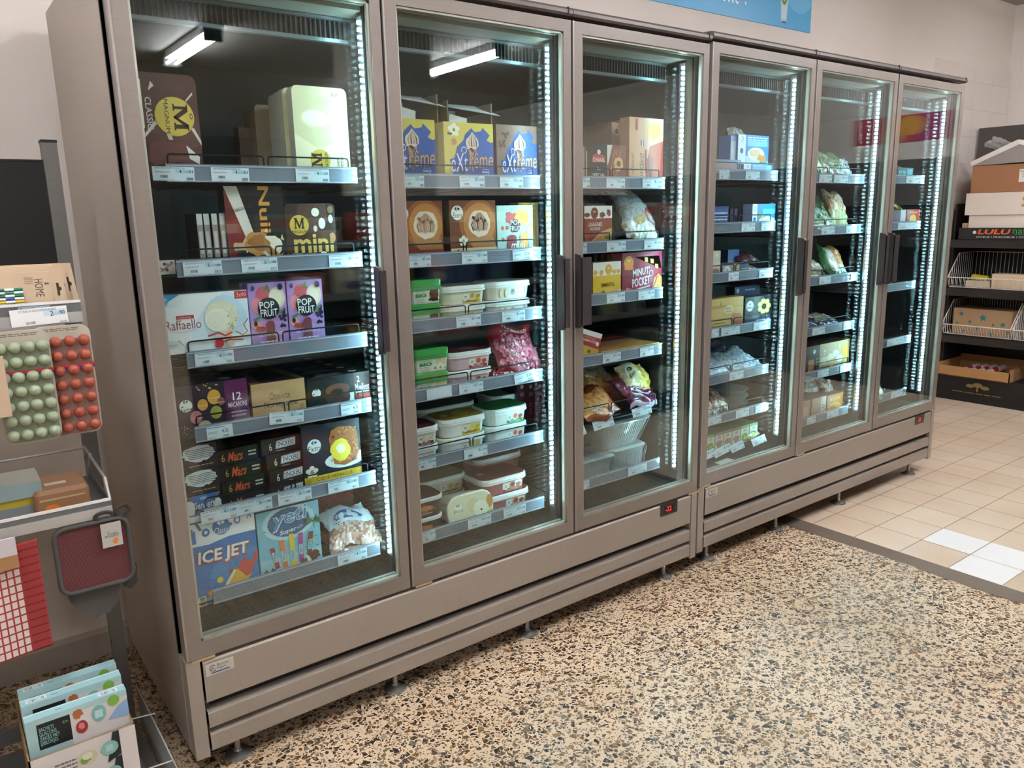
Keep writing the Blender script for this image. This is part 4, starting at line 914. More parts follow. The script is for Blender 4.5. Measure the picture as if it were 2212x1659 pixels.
o, sx0, sx1, *_ = pbox('ice_cream_cone_box', 'brown cone box with a red band, left of the second shelf behind the second door', 'ice cream box', 1, 1, 853, 434, 957, '#7c4324', a_cone2('#9a2e26', 'Speculoos'), side='#6a3a22', top='#6f4a34', d=.05, Y=2.13)
pbox('ice_cream_cone_box', 'brown cone box seen only as a narrow strip between its two neighbours', 'ice cream box', 1, 1, 956, 436, 1000, '#8a4a28', lambda A: (A.rect(0, 0, 1, .24, '#d6c49a'), A.text('Vanille', .15, .5, .12, .5, '#3a2a22', rot=90, bold=0), A.ell(.12, .62, .16, .2, '#d9a87a')), side='#6a3a22', top='#6f4a34', d=.045, Y=2.185)
pbox('ice_cream_cone_box', 'brown cone box with a cream band and a white flower, second shelf', 'ice cream box', 1, 1, 972, 433, 1071, '#7c4324', a_cone2('#d9c79c', 'Vanille  Vainilla', True), side='#6a3a22', top='#6f4a34', d=.05, Y=2.13)
def a_popm(A):
    A.rect(0, 0, 1, 1, '#bfe0d5'); berries(A, .25, .55, .2, .35, ['#cf4a4a', '#d95f5a'], 5, .007, 3); A.blob(.42, .75, .2, .12, '#d95a5e', 2, .25); A.blob(.7, .78, .2, .14, '#edb93f', 4, .2); berries(A, .85, .5, .12, .35, ['#e9b33c', '#f0c85c'], 9, .005, 8)
    A.disc(.5, .62, .021, '#3a2530'); A.text('POP', .5, .68, .28, .09, '#f1f0ee', bold=.03); A.text('FRUiT', .5, .57, .32, .09, '#f1f0ee', bold=.03); A.text('BIO', .6, .46, .16, .07, '#e9efe6', bold=.03)
    A.rect(.27, .0, .52, .40, '#a83a44'); A.ell(.395, .40, .125, .05, '#a83a44'); A.rect(.62, .1, .85, .42, '#e39a3c'); A.ell(.735, .42, .115, .05, '#e39a3c'); A.blob(.45, .1, .2, .1, '#7a2b35', 5, .2)
    A.text('mini', .56, .25, .42, .17, '#f3f2ee', shear=.3, bold=.02); smalltext(A, .4, .04, .7, .08, '#f0d9cf', 1); A.rect(.05, .08, .12, .16, '#4f9a5a')
pbox('fruit_lolly_box', 'pale green mini fruit lolly box, right end of the second shelf behind the second door', 'lolly box', 1, 1, 1074, 444, 1151, '#bfe0d5', a_popm, side='#9cc0b5', d=.045, Y=2.13)
pbox('fruit_lolly_box', 'yellow ochre box showing as a strip behind the pale green fruit lolly box', 'lolly box', 1, 1, 1120, 438, 1163, '#d9a53a', lambda A: A.rect(.9, 0, 1, 1, '#ecd9c0'), side='#d9d0c0', d=.05, Y=2.185)

# ---------------- door 2, shelf 3: tubs
def a_bio(l1, c1, c2):
    def f(A):
        A.rect(-.2, 0, 1.2, 1, '#e9ead9'); A.rect(-.05, .72, 1.05, .735, '#d5d8c8'); A.text('Carrefour', .30, .86, .44, .15, '#4a9a4a', bold=0); A.text('BIO', .28, .60, .46, .30, '#2f8a3f', bold=.14)
        A.text(l1, .20, .36, .36, .10, '#6b4a3a', bold=0); A.text(l1, .24, .22, .36, .10, '#6b4a3a', bold=0); A.text(l1, .24, .08, .36, .10, '#7b5a4a', bold=0)
        scoop(A, .84, .70, .019, c1, c1, 3, .9); A.ell(.95, .70, .16, .22, c1); A.ell(.82, .70, .12, .2, c1)
        A.blob(.80, .24, .22, .13, c2, 4, .25)
        if c2 != '#4a2d24': flower(A, .8, .22, .018, '#f4f1e3', '#c9b45a')
    return f
z = surf(1, 2); hb = .077
for k in range(2): tub('ice_cream_tub', 'square green-lidded chocolate ice cream tub, %s of two' % ['lower', 'upper'][k], 'ice cream tub', 1, 888, 953, z+hb*k, hb-.001, 2.13, .10, '#e9ead9', '#43a34c', '#3f9a48', a_bio('Chocolat', '#7c4c3a', '#4a2d24'), 'square green lidded chocolate tubs', rim='#4fae57', liph=.020, rcorner=.012, taper=.08)
def a_tub(ban, sc, sc2, txt='#333333', word=''):
    def f(A):
        A.rect(.40, .03, 1.0, .90, '#e8dcc0'); A.rect(.40, .03, 1.0, .30, ban); A.poly([(.40, .30), (.7, .36), (1, .30)], ban)
        A.disc(.50, .52, .0115, '#eef0ea'); A.chev(.50, .60, .005, '#2a3440'); A.text("l'atelier" if False else 'Extra', .50, .46, .11, .12, '#26303a', shear=.3, bold=0)
        A.disc(.70, .60, .014, sc); A.disc(.71, .62, .009, sc2); A.blob(.9, .55, .08, .2, sc2, 3, .3); A.line([(.84, .45), (.97, .7)], .0015, '#4a3a24')
        smalltext(A, .5, .1, .88, .26, txt, 2)
    return f
for k in range(2): tub('ice_cream_tub', 'oval cream tub with a yellow label, %s of two' % ['lower', 'upper'][k], 'ice cream tub', 1, 957, 1054, z+.062*k, .061, 2.14, .12, '#e9e2c6', '#f1efe2', '#cbbd95', a_tub('#e2b850', '#ecdcae', '#c9a24a'), 'cream tubs with yellow labels')
def a_maca(A):
    A.rect(.42, .05, 1, .9, '#e9e6dd'); A.ell(.12, .5, .05, .38, '#c98f4a'); A.ell(.15, .5, .03, .3, '#efe9dc'); A.ell(.30, .5, .05, .38, '#c98f4a'); A.ell(.33, .5, .03, .3, '#efe9dc'); A.disc(.55, .6, .0105, '#a7a49c'); A.chev(.55, .66, .005, '#3a3a3a')
    A.disc(.82, .5, .015, '#f3f0ea'); A.text('VANILLE', .8, .58, .22, .08, '#7a6a5a', bold=0); A.text('MACADAMIA', .8, .45, .28, .08, '#7a6a5a', bold=0); A.line([(.92, .9), (.98, .7), (.93, .5)], .0018, '#4a3a34')
for k in range(2): tub('ice_cream_tub', 'oval white tub with a caramel swirl label, %s of two' % ['lower', 'upper'][k], 'ice cream tub', 1, 1058, 1150, z+.063*k, .062, 2.145, .12, '#e3ddcc', '#ededE8', '#c9ccc6', a_maca, 'white tubs with caramel swirls')
# shelf 4
z = surf(1, 3)
for k in range(2): tub('ice_cream_tub', 'square green-lidded vanilla ice cream tub, %s of two' % ['lower', 'upper'][k], 'ice cream tub', 1, 896, 969, z+hb*k, hb-.001, 2.13, .10, '#e9ead9', '#43a34c', '#3f9a48', a_bio('Vanille', '#e6d79e', '#4f6a35'), 'square green lidded vanilla tubs', rim='#4fae57', liph=.020, rcorner=.012, taper=.08)
for k in range(2): tub('ice_cream_tub', 'oval pink tub with a red label, %s of two' % ['lower', 'upper'][k], 'ice cream tub', 1, 972, 1067, z+.063*k, .062, 2.14, .12, '#dfb9bf', '#efe4e4', '#7c3038', a_tub('#b5303a', '#e9b7b2', '#c9474a', '#efd9d5'), 'pink strawberry tubs', topart=lambda A: (A.disc(.4, .5, .03, '#a04a50'), A.disc(.62, .5, .028, '#c98a8a')))
RASP = speckle('#7c2233', '#d26a80', 95, .3, .5, .5, .8, 'frozen_raspberries')
def c_rasp(u, v, s, rn):
    if v > .80 or (v > .62 and u < .2+.3*(v-.6)): return '#a8202c'
    if v < .05 or u < .05 or u > .95: return '#8f2a36'
    return RASP
B = bag('frozen_fruit_bag', '', '', (Xat(1112, 1.0, 2.18)), 2.185, z+.098, .185, .19, .06, (R(62), R(8), R(-4)), c_rasp, 3, crinkle=.004)
B[1](lambda A: (A.text('FRAMBOISES', .55, .865, .55, .07, '#efd5d5', rot=-6, bold=.02), A.rect(.3, .78, .8, .79, '#e9c9c9')))
bagdone(B, 'frozen_fruit_bag', 'clear and red bag of frozen raspberries propped up on the fourth shelf', 'frozen fruit bag')
B = bag('f', '', '', Xat(1100, .94, 2.16), 2.165, z+.014, .17, .09, .026, (R(10), 0, R(3)), lambda u, v, s, rn: rn.choice(['#a8202c', '#8f2a36', '#d9d2d2', '#6a2430']), 9)
bagdone(B, 'frozen_fruit_bag', 'flat red bag lying under the raspberry bag on the fourth shelf', 'frozen fruit bag')
# shelf 5
z = surf(1, 4)
for k in range(2): tub('ice_cream_tub', 'white oval tub with dark red label at the door edge, %s of two' % ['lower', 'upper'][k], 'ice cream tub', 1, 866, 952, z+.063*k, .062, 2.125, .13, '#ebe5d9', '#efece6', '#6a2f3a', a_tub('#7d2438', '#e6cfb0', '#efdfc9', '#e6cfd0'), 'dark red label tubs')
for k in range(2): tub('ice_cream_tub', 'white oval tub with lemon yellow label, %s of two' % ['lower', 'upper'][k], 'ice cream tub', 1, 957, 1053, z+.064*k, .063, 2.14, .13, '#eef0ee', '#f1f2ee', '#b59a34', a_tub('#e3b92c', '#efe6b4', '#ecd23f', '#5a4a1a'), 'lemon yellow tubs', rim='#eef0ee', topart=lambda A: (A.disc(.25, .5, .013, '#dfe0da'), A.disc(.6, .5, .03, '#cdb65a')))
for k in range(2): tub('ice_cream_tub', 'white oval tub with bright green label, %s of two' % ['lower', 'upper'][k], 'ice cream tub', 1, 1058, 1143, z+.062*k, .061, 2.165, .13, '#e6e9df', '#eef0ea', '#2f7a3c', a_tub('#3f9a3f', '#e3e0c0', '#c94a3a', '#d9ead0'), 'green label tubs')
tub('ice_cream_tub', 'brown lidded tub standing behind the yellow tubs on the fifth shelf', 'ice cream tub', 1, 905, 1030, z+.064, .063, 2.32, .13, '#d9d2bf', '#cfc8b4', '#6a5a30')
tub('ice_cream_tub', 'green lidded tub standing behind the green label tubs', 'ice cream tub', 1, 1065, 1150, z+.062, .061, 2.33, .13, '#dfe2d4', '#dfe2d4', '#2f6a3a')
for k in range(3): pbox('frozen_dessert_box', 'tall dark red box marked 30 behind the tubs, %s of three' % ['leftmost', 'middle', 'rightmost'][k], 'dessert box', 1, 4, 1118+19*k, 826, 1138+19*k, ['#4a1f30', '#5f2233', '#7a2a35'][k], lambda A: (A.disc(.5, .88, .008, '#b9b5b5'), A.text('30', .5, .70, .4, .09, '#c9a5a0', rot=-90, bold=.02), smalltext(A, .3, .2, .6, .5, '#a5707a', 5)), side='#3a1a28', d=.10, Y=2.31, group='dark red boxes marked 30')
# shelf 6
z = surf(1, 5)
for k in range(2): tub('ice_cream_tub', 'dark chocolate ice cream tub at the door edge, %s of two' % ['lower', 'upper'][k], 'ice cream tub', 1, 868, 962, z+.068*k, .067, 2.125, .13, '#3a2420', '#e9e9e6', '#4a2c20', lambda A: (A.blob(.5, .6, .4, .3, '#9a4a2a', 3, .3), A.blob(.6, .65, .2, .2, '#c97a4a', 4, .3), A.text('Chocolat', .5, .25, .6, .14, '#e6d9cc', shear=.2, bold=0)), 'dark chocolate tubs', rim='#e9e9e6')
# pear tub standing on its side, lid to the door
def pear():
    zs = z; X0, X1 = Xat(970, .53, 2.115), Xat(1068, .53, 2.115); W = X1-X0; H = .112
    t = empty('ice_cream_tub', (X0, 2.115, zs), 'pale green lidded tub standing on its side, lid facing the glass, bottom shelf', 'ice cream tub', rot=(R(-8), 0, 0))
    b = MB(); r = .045
    out = lambda e: [(x, zz) for x, zz in rrect(e, W-e, e, H-e, r-e*.5)]
    b.loft([[(x, .085, zz) for x, zz in out(.012)], [(x, .008, zz) for x, zz in out(.002)]], mat('#dfdcc4', .35)); b.build('tub_body', t)
    b = MB(); b.loft([[(x, .012, zz) for x, zz in out(0)], [(x, .003, zz) for x, zz in out(0)], [(x, 0, zz) for x, zz in out(.004)]], mat('#ecebdc', .3), mtop=mat('#dedcbc', .35))
    A = Art(b, W, H, rough=.35); A.poly([(.03, .05), (.97, .05), (1, .3), (.6, .28), (.02, .22)], '#8fa844'); A.disc(.22, .60, .0165, '#eceee2'); A.chev(.22, .70, .008, '#3f6a3a'); A.text('Extra', .22, .54, .19, .11, '#3a5a34', shear=.3, bold=0)
    A.disc(.55, .6, .025, '#d6cda0'); A.blob(.72, .45, .17, .25, '#ecead2', 3, .08); A.disc(.72, .4, .004, '#3a2a1a'); A.blob(.92, .62, .07, .2, '#c98a3f', 5, .15); nutri(A, .27, .04, .05, .18)
    A.text('Poire', .5, .14, .2, .1, '#e6eccc', bold=0); b.build('tub_lid', t)
pear()
tub('ice_cream_tub', 'tub with an olive green lid behind the tub standing on its side', 'ice cream tub', 1, 905, 1010, z+.068, .064, 2.27, .13, '#d6d3be', '#e0dfd2', '#66713a', a_tub('#8fa844', '#d6cda0', '#c9b96a'))
tub('ice_cream_tub', 'tub under the olive green lidded one, bottom shelf', 'ice cream tub', 1, 905, 1010, z, .066, 2.272, .13, '#d6d3be', '#e0dfd2', '#66713a')
for k in range(2): tub('ice_cream_tub', 'rust red ice cream tub on the bottom shelf, %s of two' % ['lower', 'upper'][k], 'ice cream tub', 1, 1052-8*k, 1147-6*k, z+.064*k, .063, 2.15, .14, '#a8585a', '#ecd9d6', '#83382c', a_tub('#a83a2e', '#d98a70', '#8a2f28', '#e6c9c0'), 'rust red tubs', topart=lambda A: (A.disc(.2, .55, .014, '#b58a80'), A.blob(.6, .5, .25, .3, '#6b2a20', 3, .2)))
tub('ice_cream_tub', 'dark red lidded tub at the back right of the bottom shelf', 'ice cream tub', 1, 1030, 1130, z+.064, .063, 2.36, .13, '#9a5a58', '#d9bdb8', '#6a2a24')
bagdone(bag('b', '', '', 1.735-.03, 2.42, z+.07, .16, .14, .05, (R(70), 0, R(-20)), lambda u, v, s, r: r.choice(['#8d9294', '#a0a5a6', '#7b8082']), 4), 'plastic_bag', 'grey white plastic bag at the back right corner of the bottom shelf', 'plastic bag')

# door 1, bottom shelf bags (near the others of their kind)
z0 = surf(0, 5)
def c_ff(top, mid, fd):
    def f(u, v, s, rn):
        if v > .82: return top
        if v > .50: return mid
        return rn.choice(fd)
    return f
FR = ['#c99a80', '#b5806a', '#dcc3b4', '#a87060', '#c9b5ab']
B = bag('b', '', '', Xat(757, .56, 2.17), 2.19, z0+.075, .15, .16, .035, (R(32), R(-3), R(-8)), c_ff('#d3dae2', '#e4e9ee', FR), 2)
B[1](lambda A: (A.ell(.5, .68, .3, .11, '#3567a8'), A.text('Classic', .5, .68, .4, .08, '#e6edf3', shear=.3, bold=0), berries(A, .2, .6, .12, .12, '#22354f', 8, .016, 2)))
bagdone(B, 'frozen_snack_bag', 'white and blue see-through bag of frozen snacks, bottom shelf at left', 'frozen food bag')
B = bag('b', '', '', Xat(765, .49, 2.17), 2.185, z0+.020, .16, .14, .03, (R(12), R(-6), R(-5)), c_ff('#b5474a', '#c25a58', FR), 5)
B[1](lambda A: A.text('x20', .35, .66, .25, .12, '#efdcd8', rot=10, bold=.02))
bagdone(B, 'frozen_snack_bag', 'reddish see-through bag of frozen snacks under the white and blue one', 'frozen food bag')
B = bag('b', '', '', Xat(725, .62, 2.3), 2.32, z0+.11, .16, .18, .05, (R(48), 0, R(-5)), c_ff('#6a1f2c', '#7a2433', ['#6a3a30', '#7a2433', '#5a4a3a']), 7)
bagdone(B, 'frozen_snack_bag', 'dark red bag leaning behind the turquoise box, bottom shelf', 'frozen food bag')

# ---------------- door 3
def a_charal(A):
    A.rect(0, 0, .45, 1, '#2b1f1d'); A.poly([(.03, .58), (.42, .58), (.38, .74), (.3, .78), (.26, .92), (.17, .92), (.13, .78), (.06, .74)], '#c9402c'); A.ell(.225, .84, .09, .09, '#2b1f1d'); A.ell(.225, .82, .05, .06, '#e8ded4')
    A.text('CHARAL', .225, .64, .34, .10, '#f1e9e2', bold=.02); A.text('Le', .225, .44, .09, .08, '#e9dfd6', bold=0); A.text('SPÉCIAL', .225, .29, .36, .11, '#e9dfd6', bold=.01); A.rect(.05, .04, .41, .13, '#d98f55')
    A.rect(.45, 0, 1, 1, '#8a4a38'); A.poly([(.45, 1), (.6, 1), (.5, .6), (.45, .5)], '#d9d2c8')
    for k in range(6): A.line([(.52+.04*k, .2), (.66+.04*k, .9)], .003, '#b5683f' if k % 2 else '#c98855')
    A.blob(.78, .56, .13, .16, '#e0b06a', 3, .2); A.blob(.78, .56, .06, .07, '#8a4a38', 4, .2); A.rect(.45, 0, 1, .12, '#5a2340'); smalltext(A, .6, .15, .85, .28, '#efe6e0', 2)
pbox('burger_box', 'black and orange burger box with a red emblem, top shelf behind the third door', 'frozen food box', 2, 0, 1276, 311, 1352, '#2b1f1d', a_charal, side='#b5825f', top='#b0907c', d=.10, Y=2.14)
pbox('burger_box', 'dark box with a pale edge, just left of the burger box', 'frozen food box', 2, 0, 1246, 316, 1268, '#4a3f3c', lambda A: (A.rect(.5, 0, .75, 1, '#a59a92'), A.rect(.9, .1, 1, .9, '#d9c9ae')), side='#3a302e', d=.14, Y=2.15)
def a_geant(A):
    A.rect(0, 0, .45, 1, '#cf9c78'); A.rect(.45, 0, 1, 1, '#d8a98c'); A.poly([(.45, .0), (1, .0), (1, .68), (.6, .60), (.5, .3)], '#b8604c'); A.poly([(.9, 0), (1, 0), (1, .72), (.95, .6)], '#a83830')
    A.blob(.72, .82, .2, .12, '#d9a05a', 3, .2); A.text('LE', .36, .20, .07, .06, '#5a3a2c', rot=90, bold=0); A.text('GÉANT', .36, .38, .14, .24, '#5a3a2c', rot=90, bold=.01); A.rect(.46, .2, .52, .55, '#a83830'); A.disc(.36, .06, .014, '#3f3a38'); A.disc(.36, .06, .009, '#a5a09a')
    A.text('LE GÉANT', .10, .34, .08, .3, '#8a5a44', rot=90, bold=0); A.rect(.17, .82, .24, .98, '#b5443c'); A.rect(.33, .60, .36, .68, '#3a4f8a'); A.rect(.36, .60, .38, .68, '#e9e9e6'); A.rect(.38, .60, .41, .68, '#b5443c'); A.blob(.6, .3, .1, .2, '#9a5548', 5, .3)
pbox('pizza_box', 'tall peach pizza box standing on end with a bright front, top shelf', 'frozen food box', 2, 0, 1359, 252, 1432, '#cf9c78', a_geant, side='#d9a88a', top='#c08f70', d=.05, Y=2.135)
def a_g2(A): A.rect(0, 0, 1, 1, '#c79674'); A.disc(.45, .87, .013, '#d9d2c8'); A.disc(.45, .87, .010, '#4a4644'); A.text('LE GÉANT', .5, .4, .25, .45, '#8a5a44', rot=90, bold=0); A.rect(.7, .2, .85, .5, '#b8604c')
pbox('pizza_box', 'peach pizza box on end, leftmost narrow one of the top shelf', 'frozen food box', 2, 0, 1321, 264, 1345, '#c79674', a_g2, side='#b58866', d=.16, Y=2.25)
pbox('pizza_box', 'peach pizza box on end, narrow one between its two neighbours', 'frozen food box', 2, 0, 1347, 258, 1372, '#c79674', a_g2, side='#b58866', d=.16, Y=2.23)
# shelf 2
def a_las(A):
    A.rect(0, 0, 1, 1, '#9a3d2a'); A.rect(0, .72, 1, 1, '#e9e2da'); A.ell(.36, .84, .13, .13, '#8a3a28'); A.chev(.36, .87, .006, '#e9e2da'); A.blob(.65, .8, .1, .06, '#8a3a28', 3, .3); A.blob(.88, .84, .07, .08, '#8a3a28', 4, .3); A.ell(.1, .80, .1, .05, '#8a3a28')
    A.text('LASAGNES', .38, .59, .5, .09, '#f1e6dc', bold=.02); A.text('BOLOGNAISE', .38, .49, .36, .06, '#e6d2c4', bold=.02); A.poly([(.25, .22), (.6, .42), (.98, .50), (1, .1), (.8, .0), (.3, .03)], '#d9a86a'); A.poly([(.3, .2), (.6, .36), (.95, .42), (.95, .2), (.5, .12)], '#c98a4a'); A.blob(.5, .1, .2, .06, '#a8402a', 6, .3); A.poly([(.7, .3), (.85, .35), (.95, .28), (.85, .24)], '#4f7a3a'); A.blob(.06, .3, .1, .1, '#b5583a', 7, .2)
pbox('lasagne_box', 'red-brown lasagne box with a white top band, second shelf behind the third door', 'frozen food box', 2, 1, 1262, 445, 1322, '#9a3d2a', a_las, side='#7a3022', top='#c9c0b8', d=.05, Y=2.13)
pbox('frozen_meal_box', 'yellow and orange box cut by the door edge beside the lasagne box', 'frozen food box', 2, 1, 1235, 434, 1260, '#e3a82c', lambda A: (A.rect(0, .2, 1, .6, '#d98a3a'), A.rect(0, 0, 1, .2, '#c9a08a')), side='#c9902a', d=.05, Y=2.13)
B = bag('b', '', '', Xat(1375, 1.43, 2.2), 2.215, surf(2, 1)+.085, .19, .24, .07, (R(52), R(10), R(3)), lambda u, v, s, rn: (rn.choice(['#aeb2b2', '#9ea3a5', '#bcc0bf']) if v > .25 else rn.choice(['#c9cccb', '#b5a58a', '#d3d6d6'])), 6, n=26, m=22)
B[1](lambda A: (A.blob(.78, .42, .16, .16, '#a84438', 3, .2), A.poly([(.75, .5), (.85, .58), (.9, .5)], '#3f6a3a'), A.blob(.42, .32, .18, .09, '#c09a6a', 5, .2), A.text('BELLA', .6, .86, .5, .07, '#4a3a3a', bold=.01), A.text('DELLA PARMIGIANA', .55, .75, .6, .06, '#8a5a5a', bold=0), A.text('AL RAGU', .45, .66, .4, .05, '#8a5a5a', bold=0)))
bagdone(B, 'frozen_pasta_bag', 'large grey see-through bag with a red dish picture, second shelf behind the third door', 'frozen food bag')
B = bag('b', '', '', Xat(1300, 1.46, 2.3), 2.33, surf(2, 1)+.12, .20, .20, .06, (R(60), 0, R(8)), lambda u, v, s, rn: rn.choice(['#8f9694', '#a3a9a7', '#7d8482']), 8)
bagdone(B, 'frozen_pasta_bag', 'crumpled grey bag lying behind the lasagne box', 'frozen food bag')
# shelf 3
def a_emm(A):
    A.rect(0, 0, 1, 1, '#e8bb36'); A.rect(0, .66, 1, 1, '#ece6da'); A.ell(.55, .80, .12, .14, '#e2a63a'); A.chev(.55, .84, .006, '#f1ead8')
    for x in (.08, .3, .75, .9): A.blob(x, .74, .07, .06, '#e2a63a', int(x*10), .3)
    A.text('EMMENTAL', .53, .42, .5, .10, '#5a4a24', bold=.02, rot=2); A.poly([(0, 0), (1, 0), (1, .28), (.5, .22)], '#e8cc7a'); A.blob(.75, .18, .22, .10, '#d9a86a', 3, .15); A.blob(.4, .14, .12, .10, '#4f7f3a', 4, .3); A.blob(.35, .22, .06, .06, '#4f7f3a', 5, .3)
pbox('frozen_gratin_box', 'yellow cheese dish box with a white top band, third shelf behind the third door', 'frozen food box', 2, 2, 1281, 568, 1341, '#e8bb36', a_emm, side='#c99a2c', top='#d9cfa0', d=.05, Y=2.13)
def a_minut(A):
    A.rect(0, 0, 1, 1, '#a8264a'); A.poly([(0, 1), (.5, 1), (.2, 0), (0, 0)], '#8a2438'); A.poly([(.3, .9), (.9, 1), (1, .6), (1, .9)], '#bb3a66')
    A.ell(.16, .78, .12, .15, '#e0913a'); A.chev(.16, .83, .009, '#f3ead8'); A.ell(.16, .66, .12, .04, '#e0913a')
    for x, y in ((.55, .88), (.70, .84), (.82, .72)): A.poly([(x, y), (x+.08, y-.01), (x+.09, y-.11), (x+.01, y-.1)], '#e8c95a')
    A.text("MINUT'", .47, .57, .44, .17, '#f4f1f0', rot=6, bold=.05, shear=.1); A.text('POCKET', .47, .35, .46, .19, '#f4f1f0', rot=6, bold=.05, shear=.1); A.line([(.28, .17), (.7, .24)], .005, '#efe6e8')
    A.disc(.72, .52, .011, '#f1eeee'); A.disc(.72, .52, .009, '#8a2438'); A.poly([(.72, .1), (.8, .4), (.92, .5), (1, .4), (1, .05), (.8, .0)], '#d99a55'); A.line([(.78, .2), (.88, .44)], .006, '#b5452f'); A.poly([(0, 0), (.1, .25), (.5, .1), (.7, 0)], '#d9866a')
pbox('filled_bread_box', 'crimson snack box with slanted white letters, third shelf behind the third door', 'frozen food box', 2, 2, 1344, 547, 1429, '#a8264a', a_minut, side='#7c1d38', top='#8a2240', d=.06, Y=2.13)
o = None
for k in range(5): pbox('frozen_pastry_box', 'dark red box with a silver stripe, %s in its row' % ['leftmost', 'second', 'third', 'fourth', 'rightmost'][k], 'frozen food box', 2, 2, 1282+14*k, 545, 1295+14*k, '#6a2230', lambda A: A.rect(.1, .1, .6, .95, '#9aa0a2'), side='#4a1a26', d=.10, Y=2.24, group='dark red boxes in a row')
# shelf 4
def a_parm(A):
    A.rect(0, 0, 1, 1, '#a8322c'); A.rect(0, .85, 1, 1, '#e6dcd4'); A.text('PARMENTIER', .45, .70, .8, .07, '#f0e2d8', bold=.01); A.text('GOURMAND', .45, .79, .6, .05, '#e6b5a8', bold=0); A.poly([(0, .55), (1, .52), (1, .2), (.6, .12), (0, .3)], '#d9a23f'); A.poly([(0, .3), (.6, .12), (1, .2), (1, .12), (.5, .04), (0, .15)], '#e0c4ae'); A.blob(.55, .40, .08, .05, '#3f7a3a', 3, .3); A.blob(.15, .08, .2, .1, '#d98a7a', 4, .3); A.disc(.86, .67, .008, '#efe6e0')
pbox('shepherds_pie_box', 'red box leaning to the right with a golden pie picture, fourth shelf', 'frozen food box', 2, 3, 1236, 706, 1282, '#a8322c', a_parm, side='#7a2420', d=.035, Y=2.125, h=.125, tilt=0, rz=0)
bpy.context.view_layer.objects.active = None
pp = [o for o in col.objects if o.name.startswith('shepherds')][0]; pp.rotation_euler = (0, R(18), 0); pp.location.x += .012; pp.location.z += .014
pbox('quiche_box', 'flat yellow quiche box lying on the fourth shelf behind the third door', 'frozen food box', 2, 3, 1297, 740, 1424, '#e3a92e', lambda A: (A.rect(0, 0, .40, 1, '#cf942c'), A.text('TRADITION', .25, .5, .25, .35, '#efd9a0', bold=0), A.rect(.41, .1, .50, .9, '#ecd9a8'), A.disc(.455, .5, .010, '#d9912c'), A.text('QUICHE LORRAINE', .75, .5, .38, .35, '#f3e3b0', bold=.01)), side='#c98f28', top='#8f6a35', topart=lambda A: (A.blob(.5, .5, .45, .42, '#a87a3a', 3, .06), A.blob(.5, .5, .36, .34, '#96602c', 4, .1)), h=.034, d=.17, Y=2.125)
# shelf 5: bags on a bare wire shelf
z = surf(2, 4)
PENNE = speckle('#c9a53f', '#ead27a', 60, .35, .4, .5, .7, 'frozen_pasta'); NOOD = speckle('#b5703a', '#dba65f', 60, .35, .4, .5, .8, 'frozen_noodles')
B = bag('b', '', '', Xat(1368, .86, 2.2), 2.20, z+.115, .15, .13, .05, (R(55), R(4), R(0)), lambda u, v, s, rn: '#d9cf9f' if u < .55 else PENNE, 2)
B[1](lambda A: (A.ell(.30, .62, .19, .23, '#e8e9e2'), A.text('Extra', .30, .55, .28, .14, '#2f3a34', rot=12, shear=.3, bold=0), A.blob(.30, .73, .08, .06, '#3a2f44', 3, .1)))
bagdone(B, 'frozen_pasta_bag', 'yellow pasta bag with a round white badge, resting on top of the purple bag', 'frozen food bag')
B = bag('b', '', '', Xat(1305, .86, 2.26), 2.33, z+.135, .17, .13, .05, (R(45), 0, R(10)), lambda u, v, s, rn: rn.choice(['#b5a98a', '#a89c7c', '#c4bca2']), 12)
B[1](lambda A: A.poly([(.35, .1), (.5, .1), (.8, .9), (.6, .9)], '#d3d6d2'))
bagdone(B, 'frozen_pasta_bag', 'cloudy beige bag with a pale strip, behind the badge bag', 'frozen food bag')
B = bag('b', '', '', Xat(1380, .77, 2.15), 2.165, z+.045, .165, .15, .05, (R(38), R(5), R(2)), lambda u, v, s, rn: '#6f2046' if v > .12 else '#b5a0b5', 5)
B[1](lambda A: (A.text('Carbonara', .5, .60, .62, .22, '#efe2ea', rot=3, bold=.0), smalltext(A, .25, .34, .78, .44, '#dcb9cc', 1), smalltext(A, .35, .76, .7, .82, '#dcb9cc', 1), A.rect(.86, .15, .93, .3, '#3f62a8')))
bagdone(B, 'frozen_pasta_bag', 'dark purple pasta bag with pale script, fifth shelf behind the third door', 'frozen food bag')
for k, (px, py_, zz, lb) in enumerate(((1290, 2.15, .028, 'orange noodle bag lying at the front left of the wire shelf'), (1278, 2.27, .105, 'orange noodle bag stacked behind the front noodle bag'))):
    B = bag('b', '', '', Xat(px, .76, py_), py_+.02, z+zz, .19, .17, .045, (R(30), R(-4), R(6)), lambda u, v, s, rn: '#9a4a26' if (v > .78 or v < .12 or u > .9) else NOOD, 11+k)
    B[1](lambda A: A.text('BAMI', .4, .3, .4, .14, '#ecdcc4', rot=10, bold=.03)); bagdone(B, 'frozen_noodle_bag', lb, 'frozen food bag', 'orange noodle bags')
